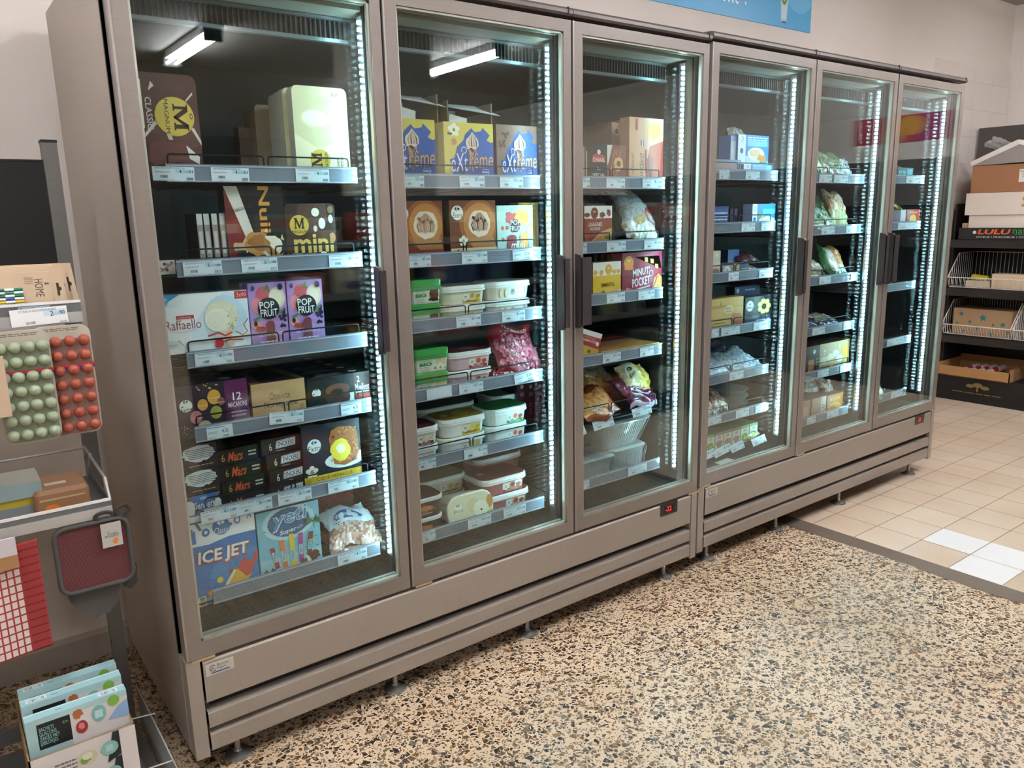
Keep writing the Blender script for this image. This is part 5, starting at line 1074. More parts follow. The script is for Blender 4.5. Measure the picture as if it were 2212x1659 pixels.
# shelf 6: clear catering tubs with frost
def frosty(xl, xr, z0, h, Y, d, label, taper=.3):
    X0, X1 = Xat(xl, z0+h/2, Y), Xat(xr, z0+h/2, Y); W = X1-X0; t = empty('plastic_container', (X0, Y, z0), label, 'plastic container', 'frosty clear containers')
    ti = W*taper*.5; b = MB(); rings = [ring_xy(ti, W-ti, ti*.7, d-ti*.7, 0, .03), ring_xy(0, W, 0, d, h*.90, .035)]
    b.loft(rings, mat('#a8b2b2', .25, coat=.5, alpha=.75), cap1=False)
    for k in range(22):
        x = ti+(W-2*ti)*k/21; b.tube([(x, ti*.7-.0005, .004), (x+(x-W/2)*taper*.9, -.0005, h*.86)], .0012, mat('#b9c3c3', .25, coat=.5), 4)
    b.build('container_body', t)
    b = MB(); e = ti*1.2; b.loft([ring_xy(e, W-e, e*.8, d-e*.8, .004, .025), ring_xy(.008, W-.008, .008, d-.008, h*.78, .03)], speckle('#8b9494', '#d3dada', 40, .5, .2, .5, .5, 'frost')); b.build('frozen_contents', t)
    b = MB(); b.loft([ring_xy(-.006, W+.006, -.006, d+.006, h*.88, .04), ring_xy(-.008, W+.008, -.008, d+.008, h*.93, .04), ring_xy(.004, W-.004, .004, d-.004, h, .03)], mat('#b4bebe', .2, coat=.6, alpha=.8)); b.build('container_lid', t)
    return t
z = surf(2, 5)
frosty(1322, 1397, z, .092, 2.16, .13, 'clear lidded plastic container under the wrapped one, bottom shelf', .1)
t = frosty(1298, 1408, z+.094, .118, 2.15, .16, 'large clear plastic container wrapped in cling film, on top of another one', .32)
frosty(1240, 1330, z, .085, 2.145, .15, 'low clear plastic container at the left of the bottom shelf behind the third door', .1)

# ---------------- door 4
GRP4 = None
def a_fish(w=1):
    def f(A):
        A.rect(0, 0, 1, 1, '#2f7fc9'); A.rect(0, 0, .24, 1, '#e6ecf2'); A.disc(.12, .45, .011, '#22406e'); A.line([(.12, .95), (.18, .85), (.10, .80), (.16, .72)], .003, '#22304a'); A.poly([(.24, .3), (1, .1), (1, 0), (.24, 0)], '#bcd3e6'); A.rect(.3, .62, .95, .80, '#6ab5e2'); smalltext(A, .3, .8, .95, .95, '#dbe9f5', 2)
        A.ell(.58, .36, .27, .22, '#e9e2cf'); A.blob(.55, .40, .18, .12, '#d9b27a', 3, .2); A.blob(.78, .22, .15, .12, '#d98a3f', 4, .25); A.rect(.7, .02, .95, .1, '#4f9a55')
    return f
pbox('fish_box', 'blue and white fish box on top of another, upper left of the fourth door', 'frozen food box', 3, 0, 1594, 285, 1660, '#2f7fc9', a_fish(), side='#2a5a9a', top='#4a80b5', d=.05, Y=2.16, h=.120, zo=.062)
pbox('fish_box', 'blue and white fish box with its lower part at the rail, under the topmost one', 'frozen food box', 3, 0, 1606, 333, 1668, '#2f7fc9', a_fish(), side='#2a5a9a', top='#4a80b5', d=.05, Y=2.14, h=.061)
pbox('fish_box', 'pale box edge standing left of the topmost fish box', 'frozen food box', 3, 0, 1578, 288, 1592, '#8fb2dc', lambda A: A.rect(.1, .1, .8, .8, '#d3dae4'), side='#5f80b5', d=.06, Y=2.17, h=.115, zo=.062)
pbox('fish_box', 'blue-grey fish box with orange letters at the left of the top shelf, fourth door', 'frozen food box', 3, 0, 1536, 330, 1600, '#7fa3c9', lambda A: (A.text('FISTIFISH', .45, .66, .8, .34, '#d98a3a', bold=.04), smalltext(A, .35, .1, .7, .4, '#e6ecf2', 3), A.blob(.85, .3, .12, .2, '#d9cfae', 3, .2)), side='#6a8ab0', d=.06, Y=2.135, h=.075)
bagdone(bag('b', '', '', 2.96, 2.24, surf(3, 0)+.09, .15, .21, .06, (R(70), R(14), R(-5)), lambda u, v, s, r: r.choice(['#a9a5a2', '#bdb9b6', '#cfcac6', '#8f8b88']), 21), 'frozen_food_bag', 'crumpled grey-white bag at the right end of the top shelf, fourth door', 'frozen food bag')
pbox('fish_box', 'dark blue fish box at the left of the second shelf, fourth door', 'frozen food box', 3, 1, 1530, 436, 1573, '#3a4a8a', lambda A: (A.rect(.1, .3, 1, .9, '#4a5a9a'), A.rect(.15, .05, 1, .35, '#3f80b5'), smalltext(A, .3, .4, .95, .8, '#dfe3ee', 3)), side='#b5743f', d=.05, Y=2.14, h=.10)
pbox('fish_box', 'blue and white fish box with a lemon picture, right of the second shelf, fourth door', 'frozen food box', 3, 1, 1625, 428, 1674, '#2f8ac2', lambda A: (A.rect(0, 0, .2, 1, '#e6ecf2'), A.disc(.1, .4, .009, '#22508e'), A.line([(.08, .9), (.16, .8), (.08, .72)], .0025, '#22304a'), A.rect(.45, .6, 1, .8, '#5ac0e0'), A.ell(.65, .3, .38, .2, '#e3e6e6'), A.ell(.75, .28, .25, .14, '#c9d6b5'), A.disc(.45, .5, .008, '#e0c040'), A.blob(.3, .55, .08, .08, '#c07a45', 2, .2)), side='#8f9ac2', d=.05, Y=2.135, h=.108)
for k in range(5): pbox('fish_box', 'fish box with a purple-grey spine, %s of five' % ['leftmost', 'second from left', 'middle', 'second from right', 'rightmost'][k], 'frozen food box', 3, 1, 1577+9*k, 446, 1584+9*k, ['#5a5668', '#6f6a80', '#4d4a5c', '#7d7890', '#656078'][k], lambda A: A.rect(0, .1, 1, .3, '#a8a3b0'), side='#46424f', d=.10, Y=2.20, h=.09, group='fish boxes in a row')
pbox('fish_box', 'white and tan fish box at the left edge of the third shelf, fourth door', 'frozen food box', 3, 2, 1530, 500, 1556, '#d9cbb8', lambda A: (A.blob(.6, .25, .35, .15, '#b58a5a', 3, .2), A.disc(.7, .85, .008, '#e9e9e6')), side='#a5968a', d=.05, Y=2.13, h=.122)
pbox('fish_box', 'grey and navy fillet box with a white oval badge, third shelf, fourth door', 'frozen food box', 3, 2, 1560, 548, 1617, '#a39f98', lambda A: (A.rect(.65, 0, 1, 1, '#34406e'), smalltext(A, .7, .4, .95, .7, '#d9b27a', 2), A.ell(.18, .5, .14, .38, '#ecebe6'), A.chev(.18, .62, .006, '#3a3a4a'), A.text('Extra', .18, .42, .2, .2, '#3a3a4a', shear=.2, bold=0), A.blob(.5, .78, .12, .18, '#d9a850', 3, .2), A.blob(.42, .3, .15, .12, '#cfc6b5', 4, .3)), side='#4a4a5c', top='#5c5866', d=.08, Y=2.13, h=.062)
pbox('fish_box', 'navy box with an orange stripe standing behind the badge fillet box', 'frozen food box', 3, 2, 1572, 500, 1596, '#2f4f8f', lambda A: (A.rect(0, .3, 1, .55, '#d98a45'), A.rect(0, 0, 1, .2, '#7fa0c0')), side='#29406e', d=.05, Y=2.23, h=.115)
bagdone(bag('b', '', '', 2.90, 2.24, surf(3, 2)+.03, .22, .16, .05, (R(8), 0, R(-5)), lambda u, v, s, r: r.choice(['#7f8fa5', '#a56a4a', '#c98a4a', '#5a6a80', '#6a3f3a']), 22), 'frozen_food_bag', 'flat blue and orange bag lying at the right of the third shelf, fourth door', 'frozen food bag')
bagdone(bag('b', '', '', 3.00, 2.26, surf(3, 2)+.075, .14, .12, .05, (R(15), 0, R(5)), lambda u, v, s, r: r.choice(['#4a2a30', '#6a3038', '#5a2a2a']), 23), 'frozen_food_bag', 'dark red bag on top of the flat blue and orange bag', 'frozen food bag')
def a_gold(A):
    A.rect(0, 0, 1, 1, '#d9bb74'); A.rect(0, .72, 1, .74, '#c2a35c'); A.poly([(.28, .74), (.31, .97), (.34, .74)], '#8f6f3f'); A.rect(.05, .74, .5, .80, '#c09a58'); A.ell(.55, .66, .14, .13, '#e9dcae'); A.text('Reflets\nFrance', .55, .66, .18, .15, '#5a4a2a', shear=.2, bold=0)
    A.text('2 Coquilles Saint-Jacques', .36, .40, .62, .06, '#4a3a24', bold=0); A.text('à la Bretonne', .25, .31, .36, .05, '#4a3a24', bold=0); smalltext(A, .05, .18, .6, .24, '#7a6a44', 1); A.blob(.8, .4, .18, .14, '#c98a5a', 4, .2); A.blob(.88, .25, .12, .12, '#b5703f', 5, .3)
pbox('scallop_box', 'gold box of scallops with dark lettering, fourth shelf of the fourth door', 'frozen food box', 3, 3, 1534, 632, 1605, '#d9bb74', a_gold, side='#b5985a', top='#bfa060', d=.06, Y=2.13, h=.150)
def a_mus(A):
    A.rect(0, 0, 1, 1, '#23242e'); A.rect(0, 0, 1, .3, '#2b3358'); A.ell(.17, .72, .13, .17, '#e9e9e6'); A.chev(.17, .78, .007, '#2a3440'); A.text('Extra', .17, .68, .2, .09, '#26303a', shear=.3, bold=0)
    for k in range(7): a = 2*math.pi*k/7; A.ell(.68+.17*math.cos(a), .66+.17*math.sin(a), .09, .085, '#c9c95a'); A.ell(.68+.17*math.cos(a), .66+.17*math.sin(a), .05, .045, '#e6dd95')
    A.disc(.68, .66, .006, '#5a4a2a'); smalltext(A, .4, .12, .9, .28, '#b9c0dd', 2); A.rect(.6, .06, .8, .1, '#5f9a4a'); flower(A, .12, .1, .012, '#c9c4c4', '#8a8a8a')
pbox('mussel_box', 'black and blue box with a ring of yellow-green mussels, fourth shelf', 'frozen food box', 3, 3, 1609, 626, 1668, '#23242e', a_mus, side='#1b1c26', top='#2e3040', d=.06, Y=2.13, h=.140)
pbox('mussel_box', 'dark blue box with a round badge showing above the mussel box', 'frozen food box', 3, 3, 1586, 612, 1640, '#2b2f4a', lambda A: (A.disc(.12, .9, .010, '#b9bcc0'), smalltext(A, .4, .86, .8, .95, '#8a90b0', 1)), side='#20233a', d=.05, Y=2.22, h=.178)
z = surf(3, 4)
BL = ['#9fb5c9', '#c3d0da', '#b1bfc9', '#dde3e6', '#8fa5ba']; NV = ['#22304a', '#1b2638', '#2b3c58']
for k, (x, y, zz, c, lb) in enumerate(((2.72, 2.20, .02, BL, 'pale blue fish bag at the front left of the fifth shelf, fourth door'), (2.91, 2.19, .028, BL, 'pale blue fish bag at the front right of the fifth shelf, fourth door'), (2.74, 2.34, .095, NV, 'navy fish bag behind the pale blue bags, on the left'), (2.90, 2.37, .11, NV, 'navy fish bag behind the pale blue bags, on the right'))):
    bagdone(bag('b', '', '', x, y, z+zz, .20, .16, .04, (R(28), R(-4 if k % 2 else 5), R(4-6*k)), (lambda cc: lambda u, v, s, r: r.choice(cc))(c), 30+k), 'fish_bag', lb, 'frozen food bag')
z = surf(3, 5)
SHR = speckle('#8f5f52', '#d9b5a5', 70, .25, .6, .5, .6, 'frozen_shrimp')
for k, (x, y) in enumerate(((2.66, 2.19), (2.78, 2.21))):
    bagdone(bag('b', '', '', x, y, z+.045, .13, .15, .05, (R(42), R(4), R(-6+10*k)), lambda u, v, s, r: SHR if v > .2 else r.choice(['#b5b0ac', '#5a5450', '#8f8a86']), 40+k), 'shrimp_bag', 'clear bag of pink shrimps, %s one on the sixth shelf' % ['left', 'right'][k], 'frozen food bag', group='shrimp bags')
def bowl(x, y, z, r, h, lab):
    b = MB(); m = mat('#a9adab', .15, coat=.6, alpha=.45); b.lathe([(r*.7, z), (r*.85, z+h*.5), (r, z+h*.9), (r*1.03, z+h), (r*1.03, z+h+.003), (r*.8, z+h+.002)], x, y, m, 24); b.build('plastic_bowl', label=lab, cat='plastic bowl', group='stacked clear bowls', smooth=False)
for k in range(3): bowl(2.935, 2.24, z+.032*k, .085, .03, 'clear plastic bowl, %s of the stack behind the fourth door' % ['lowest', 'middle one', 'topmost'][k])
# herb boxes on the floor shelf
z = surf(3, 6)+.0
def a_herb(A):
    A.rect(0, 0, 1, 1, '#d9dccb'); A.rect(0, .85, 1, 1, '#7fa06a'); A.blob(.5, .35, .4, .22, '#6f9a3f', 3, .3); A.blob(.55, .3, .2, .12, '#a8c05a', 4, .3); A.rect(.3, .66, .7, .8, '#b5b5a0'); smalltext(A, .2, .05, .8, .15, '#8a8a7a', 1)
def a_herb2(A):
    A.rect(0, 0, 1, 1, '#d3c9bd'); A.rect(0, .85, 1, 1, '#8a7a6a'); A.blob(.5, .38, .38, .2, '#a8806a', 5, .3); A.rect(.3, .66, .7, .8, '#a59a8f')
for k in range(7):
    pbox('herb_box', 'small %s box on the bottom shelf, %s in its row' % (['green herb', 'green herb', 'tan garlic', 'tan garlic', 'tan garlic', 'green parsley', 'green parsley'][k], ['leftmost', 'second', 'third', 'fourth', 'fifth', 'sixth', 'rightmost'][k]), 'herb box', 3, None, 1508+18.5*k, 0, 1525+18.5*k, '#d9dccb', a_herb2 if 2 <= k <= 4 else a_herb, side='#9ab07a', top='#6f8a55', d=.16, h=.082, zo=z, Y=2.13, group='small herb boxes')
bagdone(bag('b', '', '', 2.965, 2.17, z+.03, .12, .10, .035, (R(15), 0, R(-15)), lambda u, v, s, r: r.choice(['#9ab06a', '#b5c08a', '#8aa05a', '#c9ccb0']), 44), 'herb_bag', 'green bag lying right of the herb boxes on the bottom shelf', 'frozen food bag')
bagdone(bag('b', '', '', 3.0, 2.30, z+.06, .14, .14, .05, (R(50), 0, R(-5)), lambda u, v, s, r: r.choice(['#7a5a50', '#9a7a70', '#6a4a44']), 45), 'frozen_food_bag', 'pinkish brown bag behind the green bag on the bottom shelf', 'frozen food bag')
b = MB(); b.box(0, .10, 0, .035, 0, .0008, M_WHITE); b.build('paper_slip', label='white paper slip lying on the freezer floor behind the fourth door', cat='paper slip', loc=(2.68, 2.075, .397), rot=(0, 0, R(4)))

# ---------------- door 5
VEG = speckle('#1f4a1e', '#6f9444', 60, .3, .5, .5, .7, 'frozen_vegetables'); LEEK = speckle('#6f8450', '#b5bd90', 50, .3, .5, .5, .6, 'frozen_leeks')
def vb(i, j, x, y, zz, w, h, t, rot, cf, seed, label, name='vegetable_bag', art=None, group=None):
    B = bag('b', '', '', x, y, surf(i, j)+zz, w, h, t, tuple(R(a) for a in rot), cf, seed)
    if art: B[1](art)
    return bagdone(B, name, label, 'frozen food bag', group)
CL = ['#b9b5a5', '#a5a293', '#cdc9ba', '#8f8d80']
vb(4, 0, 3.41, 2.20, .085, .15, .21, .06, (62, 4, 10), lambda u, v, s, r: VEG if v < .25 else LEEK if v < .4 else r.choice(['#b5a58f', '#c6b7a2', '#a8977f']), 50, 'tall tan and green vegetable bag, left of the top shelf behind the fifth door')
vb(4, 0, 3.56, 2.20, .06, .19, .17, .06, (52, 0, -5), lambda u, v, s, r: VEG if v > .4 else r.choice(CL), 51, 'green vegetable bag in the middle of the top shelf, fifth door')
vb(4, 0, 3.67, 2.19, .05, .13, .14, .04, (50, 8, -8), lambda u, v, s, r: r.choice(['#c9d3d9', '#aeb9c0', '#dfe3e3', '#4f6f5a']), 52, 'white-blue bag slumped at the right of the top shelf, fifth door')
vb(4, 1, 3.46, 2.21, .105, .27, .20, .07, (50, -5, 6), lambda u, v, s, r: VEG if r.random() < .55 else r.choice(['#1f4a22', '#2f6a2f', '#4f7f3f', '#7f9f6a']), 53, 'bright green vegetable bag on top, left of the second shelf of the fifth door')
vb(4, 1, 3.45, 2.17, .03, .25, .14, .05, (28, 0, 3), lambda u, v, s, r: LEEK if r.random() < .7 else '#b9bfa5', 54, 'pale green vegetable bag under the bright green one')
vb(4, 1, 3.65, 2.19, .07, .13, .20, .05, (64, 8, -4), lambda u, v, s, r: '#c9d09a' if v < .45 else r.choice(['#d98a4a', '#e6cfa5', '#cfc6a8']), 55, 'orange and lime vegetable bag, right of the second shelf, fifth door')
vb(4, 2, 3.43, 2.18, .035, .20, .13, .05, (22, 0, 5), lambda u, v, s, r: r.choice(['#a8a58a', '#bfbba0', '#96937a']), 56, 'pale beige vegetable bag lying left of the third shelf, fifth door')
vb(4, 2, 3.42, 2.20, .088, .19, .13, .05, (30, 0, 0), lambda u, v, s, r: r.choice(['#b3b096', '#c9c5ac', '#9c997f']), 57, 'pale beige vegetable bag stacked on the other, third shelf')
ORG_ = speckle('#c9742f', '#ecb25a', 55, .3, .5, .5, .6, 'frozen_carrots')
vb(4, 2, 3.60, 2.165, .075, .17, .18, .05, (52, 10, -4), lambda u, v, s, r: '#2f7a3a' if (u < .14 or v < .12) else ORG_ if u > .45 and v > .25 else '#d3d6c2', 58, 'green cornered vegetable bag with orange carrot slices, third shelf', art=lambda A: (A.disc(.0, .0, .0001, '#ffffff'), A.ell(.28, .7, .12, .13, '#eef0ea')))
vb(4, 3, 3.41, 2.19, .03, .17, .15, .05, (30, 0, 0), lambda u, v, s, r: '#3f2f5a' if v < .5 else r.choice(['#8f8fb5', '#d9a85a', '#4a3a6a', '#dfe0e6']), 59, 'purple bag standing at the left of the fourth shelf, fifth door')
vb(4, 3, 3.40, 2.22, .10, .10, .12, .04, (60, 0, 10), lambda u, v, s, r: r.choice(['#7f86a8', '#4f5a80', '#c9a05a', '#b5b9c9']), 60, 'crumpled blue-purple bag sticking up at the back left, fourth shelf')
vb(4, 3, 3.56, 2.18, .028, .22, .14, .045, (18, 6, -3), lambda u, v, s, r: '#3a2f55' if v < .25 else r.choice(['#a8a08a', '#8f8a78', '#b9b29c']), 61, 'beige bag with a purple edge lying on the fourth shelf, fifth door')
def a_pot(A):
    A.rect(0, 0, 1, 1, '#3a2822'); A.rect(.32, .22, 1, 1, '#c9b27a'); A.disc(.20, .80, .011, '#e3e3df'); A.rect(.08, .15, .2, .55, '#c9862f'); smalltext(A, .24, .2, .3, .6, '#b5a08a', 4)
    for x, y, c in ((.42, .45, '#e3d9bb'), (.56, .5, '#efe9d3'), (.68, .6, '#e6e0cc'), (.78, .4, '#f0ead6'), (.9, .65, '#e0a940'), (.92, .4, '#e6b552'), (.6, .3, '#d9a84a')): A.blob(x, y, .08, .12, c, int(x*100), .12)
    A.disc(.42, .72, .012, '#eceade'); A.text('Extra', .42, .71, .08, .08, '#3a3a34', bold=0); A.disc(.76, .80, .012, '#eceade'); A.text('Extra', .76, .79, .08, .08, '#3a3a34', bold=0)
pbox('potato_box', 'wide brown box with golden potato pictures and round badges, fifth shelf of the fifth door', 'frozen food box', 4, 4, 1738, 733, 1834, '#3a2822', a_pot, side='#2e201b', top='#4a342b', d=.09, Y=2.13, h=.150)
def a_brn(A):
    A.rect(0, 0, 1, 1, '#b87433'); A.text('ROSTI', .5, .75, .6, .16, '#e3c53f', bold=.04); A.blob(.5, .35, .4, .22, '#e6a53f', 3, .25); A.blob(.4, .3, .2, .12, '#c98430', 4, .3)
pbox('frozen_side_dish_box', 'orange box with golden potato shapes, sixth shelf of the fifth door', 'frozen food box', 4, 5, 1786, 847, 1820, '#b87433', a_brn, side='#8a5a44', top='#8f6248', d=.14, Y=2.135, h=.098)
pbox('frozen_side_dish_box', 'pinkish brown box with a white side, left of the orange box', 'frozen food box', 4, 5, 1753, 850, 1784, '#b08a7a', lambda A: (A.rect(.65, 0, 1, 1, '#d6cfc6'), A.text('CO', .82, .4, .2, .4, '#4a3a34', rot=90, bold=.03)), side='#96746a', top='#8a6a5c', d=.14, Y=2.135, h=.102)
pbox('frozen_side_dish_box', 'pinkish brown box at the left edge of the sixth shelf, fifth door', 'frozen food box', 4, 5, 1722, 852, 1750, '#a8806f', lambda A: A.blob(.6, .4, .3, .3, '#c9a08a', 3, .3), side='#8a6a5c', top='#7a5c50', d=.14, Y=2.135, h=.104)
vb(4, 5, 3.66, 2.27, .125, .20, .14, .05, (65, 0, -6), lambda u, v, s, r: r.choice(['#b9b9b5', '#a5a5a2', '#cacac6']), 62, 'grey-white pizza bag with dark script above the boxes on the sixth shelf', name='pizza_bag', art=lambda A: A.text('Ristorante', .5, .6, .85, .35, '#2f2f3a', shear=.3, bold=.0, rot=4))
vb(4, 5, 3.70, 2.2, .07, .08, .14, .04, (70, 0, -10), lambda u, v, s, r: r.choice(['#c9b5a5', '#a58f80', '#ddd3c9', '#8a6f60']), 63, 'slim beige food bag at the right end of the sixth shelf, fifth door')

# ---------------- door 6
vb(5, 0, 4.08, 2.20, .085, .15, .17, .05, (64, 0, 8), lambda u, v, s, r: r.choice(['#a87a6a', '#c99a8a', '#8a5a50', '#d9bdb2']), 70, 'crinkled pinkish bag at the left of the top shelf, sixth door')
pbox('frozen_food_pack', 'dark pack with bright turquoise lettering, top shelf of the sixth door', 'frozen food box', 5, 0, 1938, 345, 1972, '#143a44', lambda A: (A.text('FRITES', .2, .5, .2, .6, '#2fd0d0', rot=90, bold=.05), A.text('DORE', .45, .5, .2, .6, '#2fd0d0', rot=90, bold=.05), A.rect(.62, .1, .95, .9, '#2a9aa8')), side='#102a34', d=.05, Y=2.14, h=.075)
vb(5, 0, 4.27, 2.20, .035, .12, .12, .045, (35, 8, -8), lambda u, v, s, r: r.choice(['#c94a3a', '#d9a83f', '#a83a34', '#e0c8b5']), 71, 'red and yellow bag at the right of the top shelf, sixth door')
pbox('frozen_chip_box', 'red box with a golden cup picture, second shelf of the sixth door', 'frozen food box', 5, 1, 1958, 444, 1986, '#b5382e', lambda A: (A.blob(.5, .45, .25, .28, '#e0a93a', 3, .2), A.text('frites', .5, .85, .6, .12, '#e6c94a', bold=.02), A.rect(.3, .1, .7, .3, '#d98a2f')), side='#8a2a24', d=.06, Y=2.135, h=.095)
pbox('frozen_chip_box', 'purple and white box left of the red one, second shelf of the sixth door', 'frozen food box', 5, 1, 1928, 446, 1956, '#6a3a55', lambda A: (A.rect(.6, 0, 1, 1, '#cfc9cc'), A.disc(.8, .3, .010, '#5a4a50')), side='#4a2a3c', d=.06, Y=2.135, h=.095)
vb(5, 1, 4.20, 2.24, .125, .22, .10, .04, (30, 0, 0), lambda u, v, s, r: r.choice(['#b5a03a', '#d0bb55', '#8a7a2f', '#6f7a3a']), 72, 'yellow-green bag standing in for a mirrored bag above the red box, sixth door')  # solid stand-in for a yellow bag reflected in the glass from across the aisle
vb(5, 2, 4.08, 2.19, .032, .13, .10, .04, (25, 0, 0), lambda u, v, s, r: r.choice(['#a5443a', '#c98a7a', '#8a3a34', '#d9c0b5']), 73, 'small reddish bag on the third shelf of the sixth door')
NUT = speckle('#8a7355', '#d3bf98', 50, .4, .4, .5, .8, 'frozen_mushrooms')
vb(5, 4, 4.05, 2.18, .075, .21, .22, .06, (48, 12, 6), lambda u, v, s, r: '#2f7a3f' if .22 < v < .52 else NUT if v >= .52 else '#c9d0c2', 74, 'bag of beige pieces with a green band, bottom shelf of the sixth door', art=lambda A: (A.text('SURGELES', .55, .38, .45, .12, '#a5d09a', rot=4, bold=.03)))

# ------------------------------------------------------------------ price tags on the rails
def tag(i, j, pl, pr, title='', price='', rot=0, blank=False, dz=0, tilt=0, oy=0, style=0, zc=None):
    s, X0r = SH[(i, j)]; z = (SHZ[i][j]-.024 if zc is None else zc)+dz; Y = RY-.003-oy
    a, c = Xat(pl, z, Y), Xat(pr, z, Y); w = c-a; h = .034 if w > .04 else .032
    b = MB(); T = Matrix.Translation((a, Y, z-h/2)) @ Matrix.Rotation(R(rot), 4, 'Y') @ Matrix.Rotation(R(tilt), 4, 'X'); b.T = T
    b.box(0, w, 0, .0006, 0, h, mat('#d5dfe6', .35)); A = Art(b, w, h, rough=.35, step=.0001)
    if not blank:
        if style == 1:
            A.rect(.02, .86, .7, .92, '#3f86a8'); A.text(price, .70, .52, .24, .34, '#26343f', bold=.02); smalltext(A, .05, .4, .4, .6, '#8a949c', 2); A.bars(.60, .08, .84, .2, '#4a525a', 10, 3); A.rect(.05, .08, .3, .12, '#8a949c')
        else:
            A.rect(.55, .55, .98, .84, '#b9d3e0')
            if title: A.text(title, .42, .90, .70, .12, '#4a525a', bold=0)
            if price:
                p = price.split()
                A.text(p[0], .66, .68, .055, .26, '#1f4a66', bold=.04); A.text('EUR', .785, .66, .13, .15, '#86a5b8', bold=0)
                if len(p) > 1: A.text(p[1], .91, .67, .11, .17, '#1f4a66', bold=.04)
            smalltext(A, .06, .55, .42, .70, '#a5adb3', 1); A.bars(.18, .20, .36, .40, '#3f464c', 10, j+i); A.bars(.80, .06, .96, .26, '#6a7076', 8, 5+j); smalltext(A, .12, .04, .5, .12, '#b0b8bd', 1)
    b.T = None; b.build('price_tag', s)
TG = [
 (0, 0, 329, 420, '300G MAGNUM CLASSIC X4', '4 31'), (0, 0, 456, 538, '300G MAGNUM AMANDE X4', '4 51'), (0, 0, 639, 711, '296G MAGNUM BLANC X4', '4 50'),
 (0, 1, 396, 480, '264G MAGNUM DLX CHOCO', '5 20'), (0, 1, 522, 600, '268G NUII LEMON', '5 09'), (0, 1, 711, 778, '264,2G MAGNUM MINI CAR', '5 50'),
 (0, 2, 421, 505, '190G RAFFAELLO CLASSIC', '6 06'),
 (1, 0, 872, 916, '5,4 EXTREME VANILLE', '5 31'), (1, 0, 993, 1047, '426G 6 CONES EXTREME', '5 16'), (1, 0, 1080, 1130, '426G 6 CONES EXTREME CAF', '5 34'),
 (1, 1, 884, 931, 'CONES SPECULOOS CRF', '4 31'), (1, 1, 998, 1053, '6X120ML CONE VANILLE', '3 30'),
 (1, 2, 986, 1039, '450G CRM GLACE VANILLE', '4 40'), (1, 2, 1085, 1134, '900ML CRF VANI MACADAM', '5 40'),
 (1, 3, 992, 1044, '450G BAC 1L FRAISE CRF', '4 31'),
 (1, 4, 902, 942, 'CRM CARAMEL CRF EXT', '4 14'), (1, 4, 1003, 1053, '512G CITRON CRF EXTRA', '4 16'),
 (1, 5, 1011, 1061, '486G CRF POIRE EXTRA', '4 27'), (1, 5, 1088, 1136, '485G CRF FRUITS ROUGES', '5 34'),
 (2, 0, 1240, 1274, 'CHARAL SPECIAL', '6 36'), (2, 0, 1310, 1350, '10 STEAKS', '10 16'), (2, 0, 1388, 1430, 'LE GEANT', '5 20'),
 (2, 1, 1236, 1268, 'GRATIN', '4 16'), (2, 1, 1311, 1352, '300G LASAGNES', '3 83'), (2, 1, 1392, 1428, '1KG PASTA RAGU', '10 40'),
 (2, 2, 1311, 1350, '300G GRATIN EMMENTAL', '2 83'), (2, 2, 1379, 1414, 'MINUT POCKET', '4 10'),
 (2, 3, 1302, 1341, '1KG PARMENTIER', '3 40'), (2, 3, 1383, 1412, 'QUICHE', '3 50'),
 (3, 0, 1554, 1576, 'PANES', ''), (3, 0, 1611, 1641, 'FILETS', ''), (3, 1, 1602, 1631, 'COLIN', '4 80'), (3, 1, 1645, 1671, 'BRANDADE', ''),
 (3, 2, 1574, 1596, '', '5 40'), (3, 2, 1640, 1669, '', '6 20'), (3, 3, 1537, 1553, '', '7 10'), (3, 3, 1558, 1598, '2 COQUILLES', ''), (3, 3, 1628, 1658, '', '4 90'),
 (3, 4, 1576, 1606, '', '8 90'), (3, 5, 1530, 1558, '', '6 40'), (3, 5, 1590, 1618, '', '5 70'), (3, 5, 1632, 1660, '', '9 80'),
 (4, 0, 1770, 1797, '', '3 20'), (4, 0, 1802, 1832, '', '2 80'), (4, 1, 1775, 1803, '', '2 40'), (4, 1, 1828, 1850, '', ''), (4, 2, 1770, 1795, '', '2 10'), (4, 2, 1838, 1849, '', ''),
 (4, 3, 1755, 1782, '', '3 50'), (4, 3, 1822, 1838, '', ''), (4, 4, 1766, 1790, '', '2 20'), (4, 4, 1815, 1838, '', ''), (4, 5, 1743, 1762, '', '2 90'), (4, 5, 1786, 1812, '', '3 40'),
 (5, 0, 1958, 1990, '', '2 60'), (5, 1, 1940, 1980, '', ''), (5, 3, 1916, 1948, '', '2 30'), (5, 4, 1925, 1950, '', '3 10')]
for t in TG: tag(*t, rot=random.Random(t[2]).uniform(-1, 1))
tag(0, 3, 447, 503, '12 MACARONS', '4,35', style=1); tag(0, 3, 581, 655, '700G OMELETTE NORVEG', '8 44', rot=4, dz=.012, oy=.004); tag(0, 3, 737, 781, '2 MOELLEUX', '4,71', style=1)
tag(0, 4, 434, 513, '650ML VIENNETTA VANILLE', '4 29'); tag(0, 4, 513, 588, '6X41G MARS GLACE', '5 34'); tag(0, 4, 601, 673, '6X47G SNICKERS GLACE X6', '5 18'); tag(0, 4, 709, 774, '260G 4 COEURS CRF EXTRA', '5 32')
tag(0, 5, 730, 793, '412G GLACE MINI', '4 10'); tag(1, 1, 1108, 1152, '', '2,16', style=1, rot=-3); tag(1, 3, 922, 976, blank=True, rot=-1); tag(1, 3, 1113, 1158, '', '3,20', style=1, rot=-8, oy=.003)
tag(1, 5, 914, 942, 'CRF EXTRA', '4 25', rot=-5)
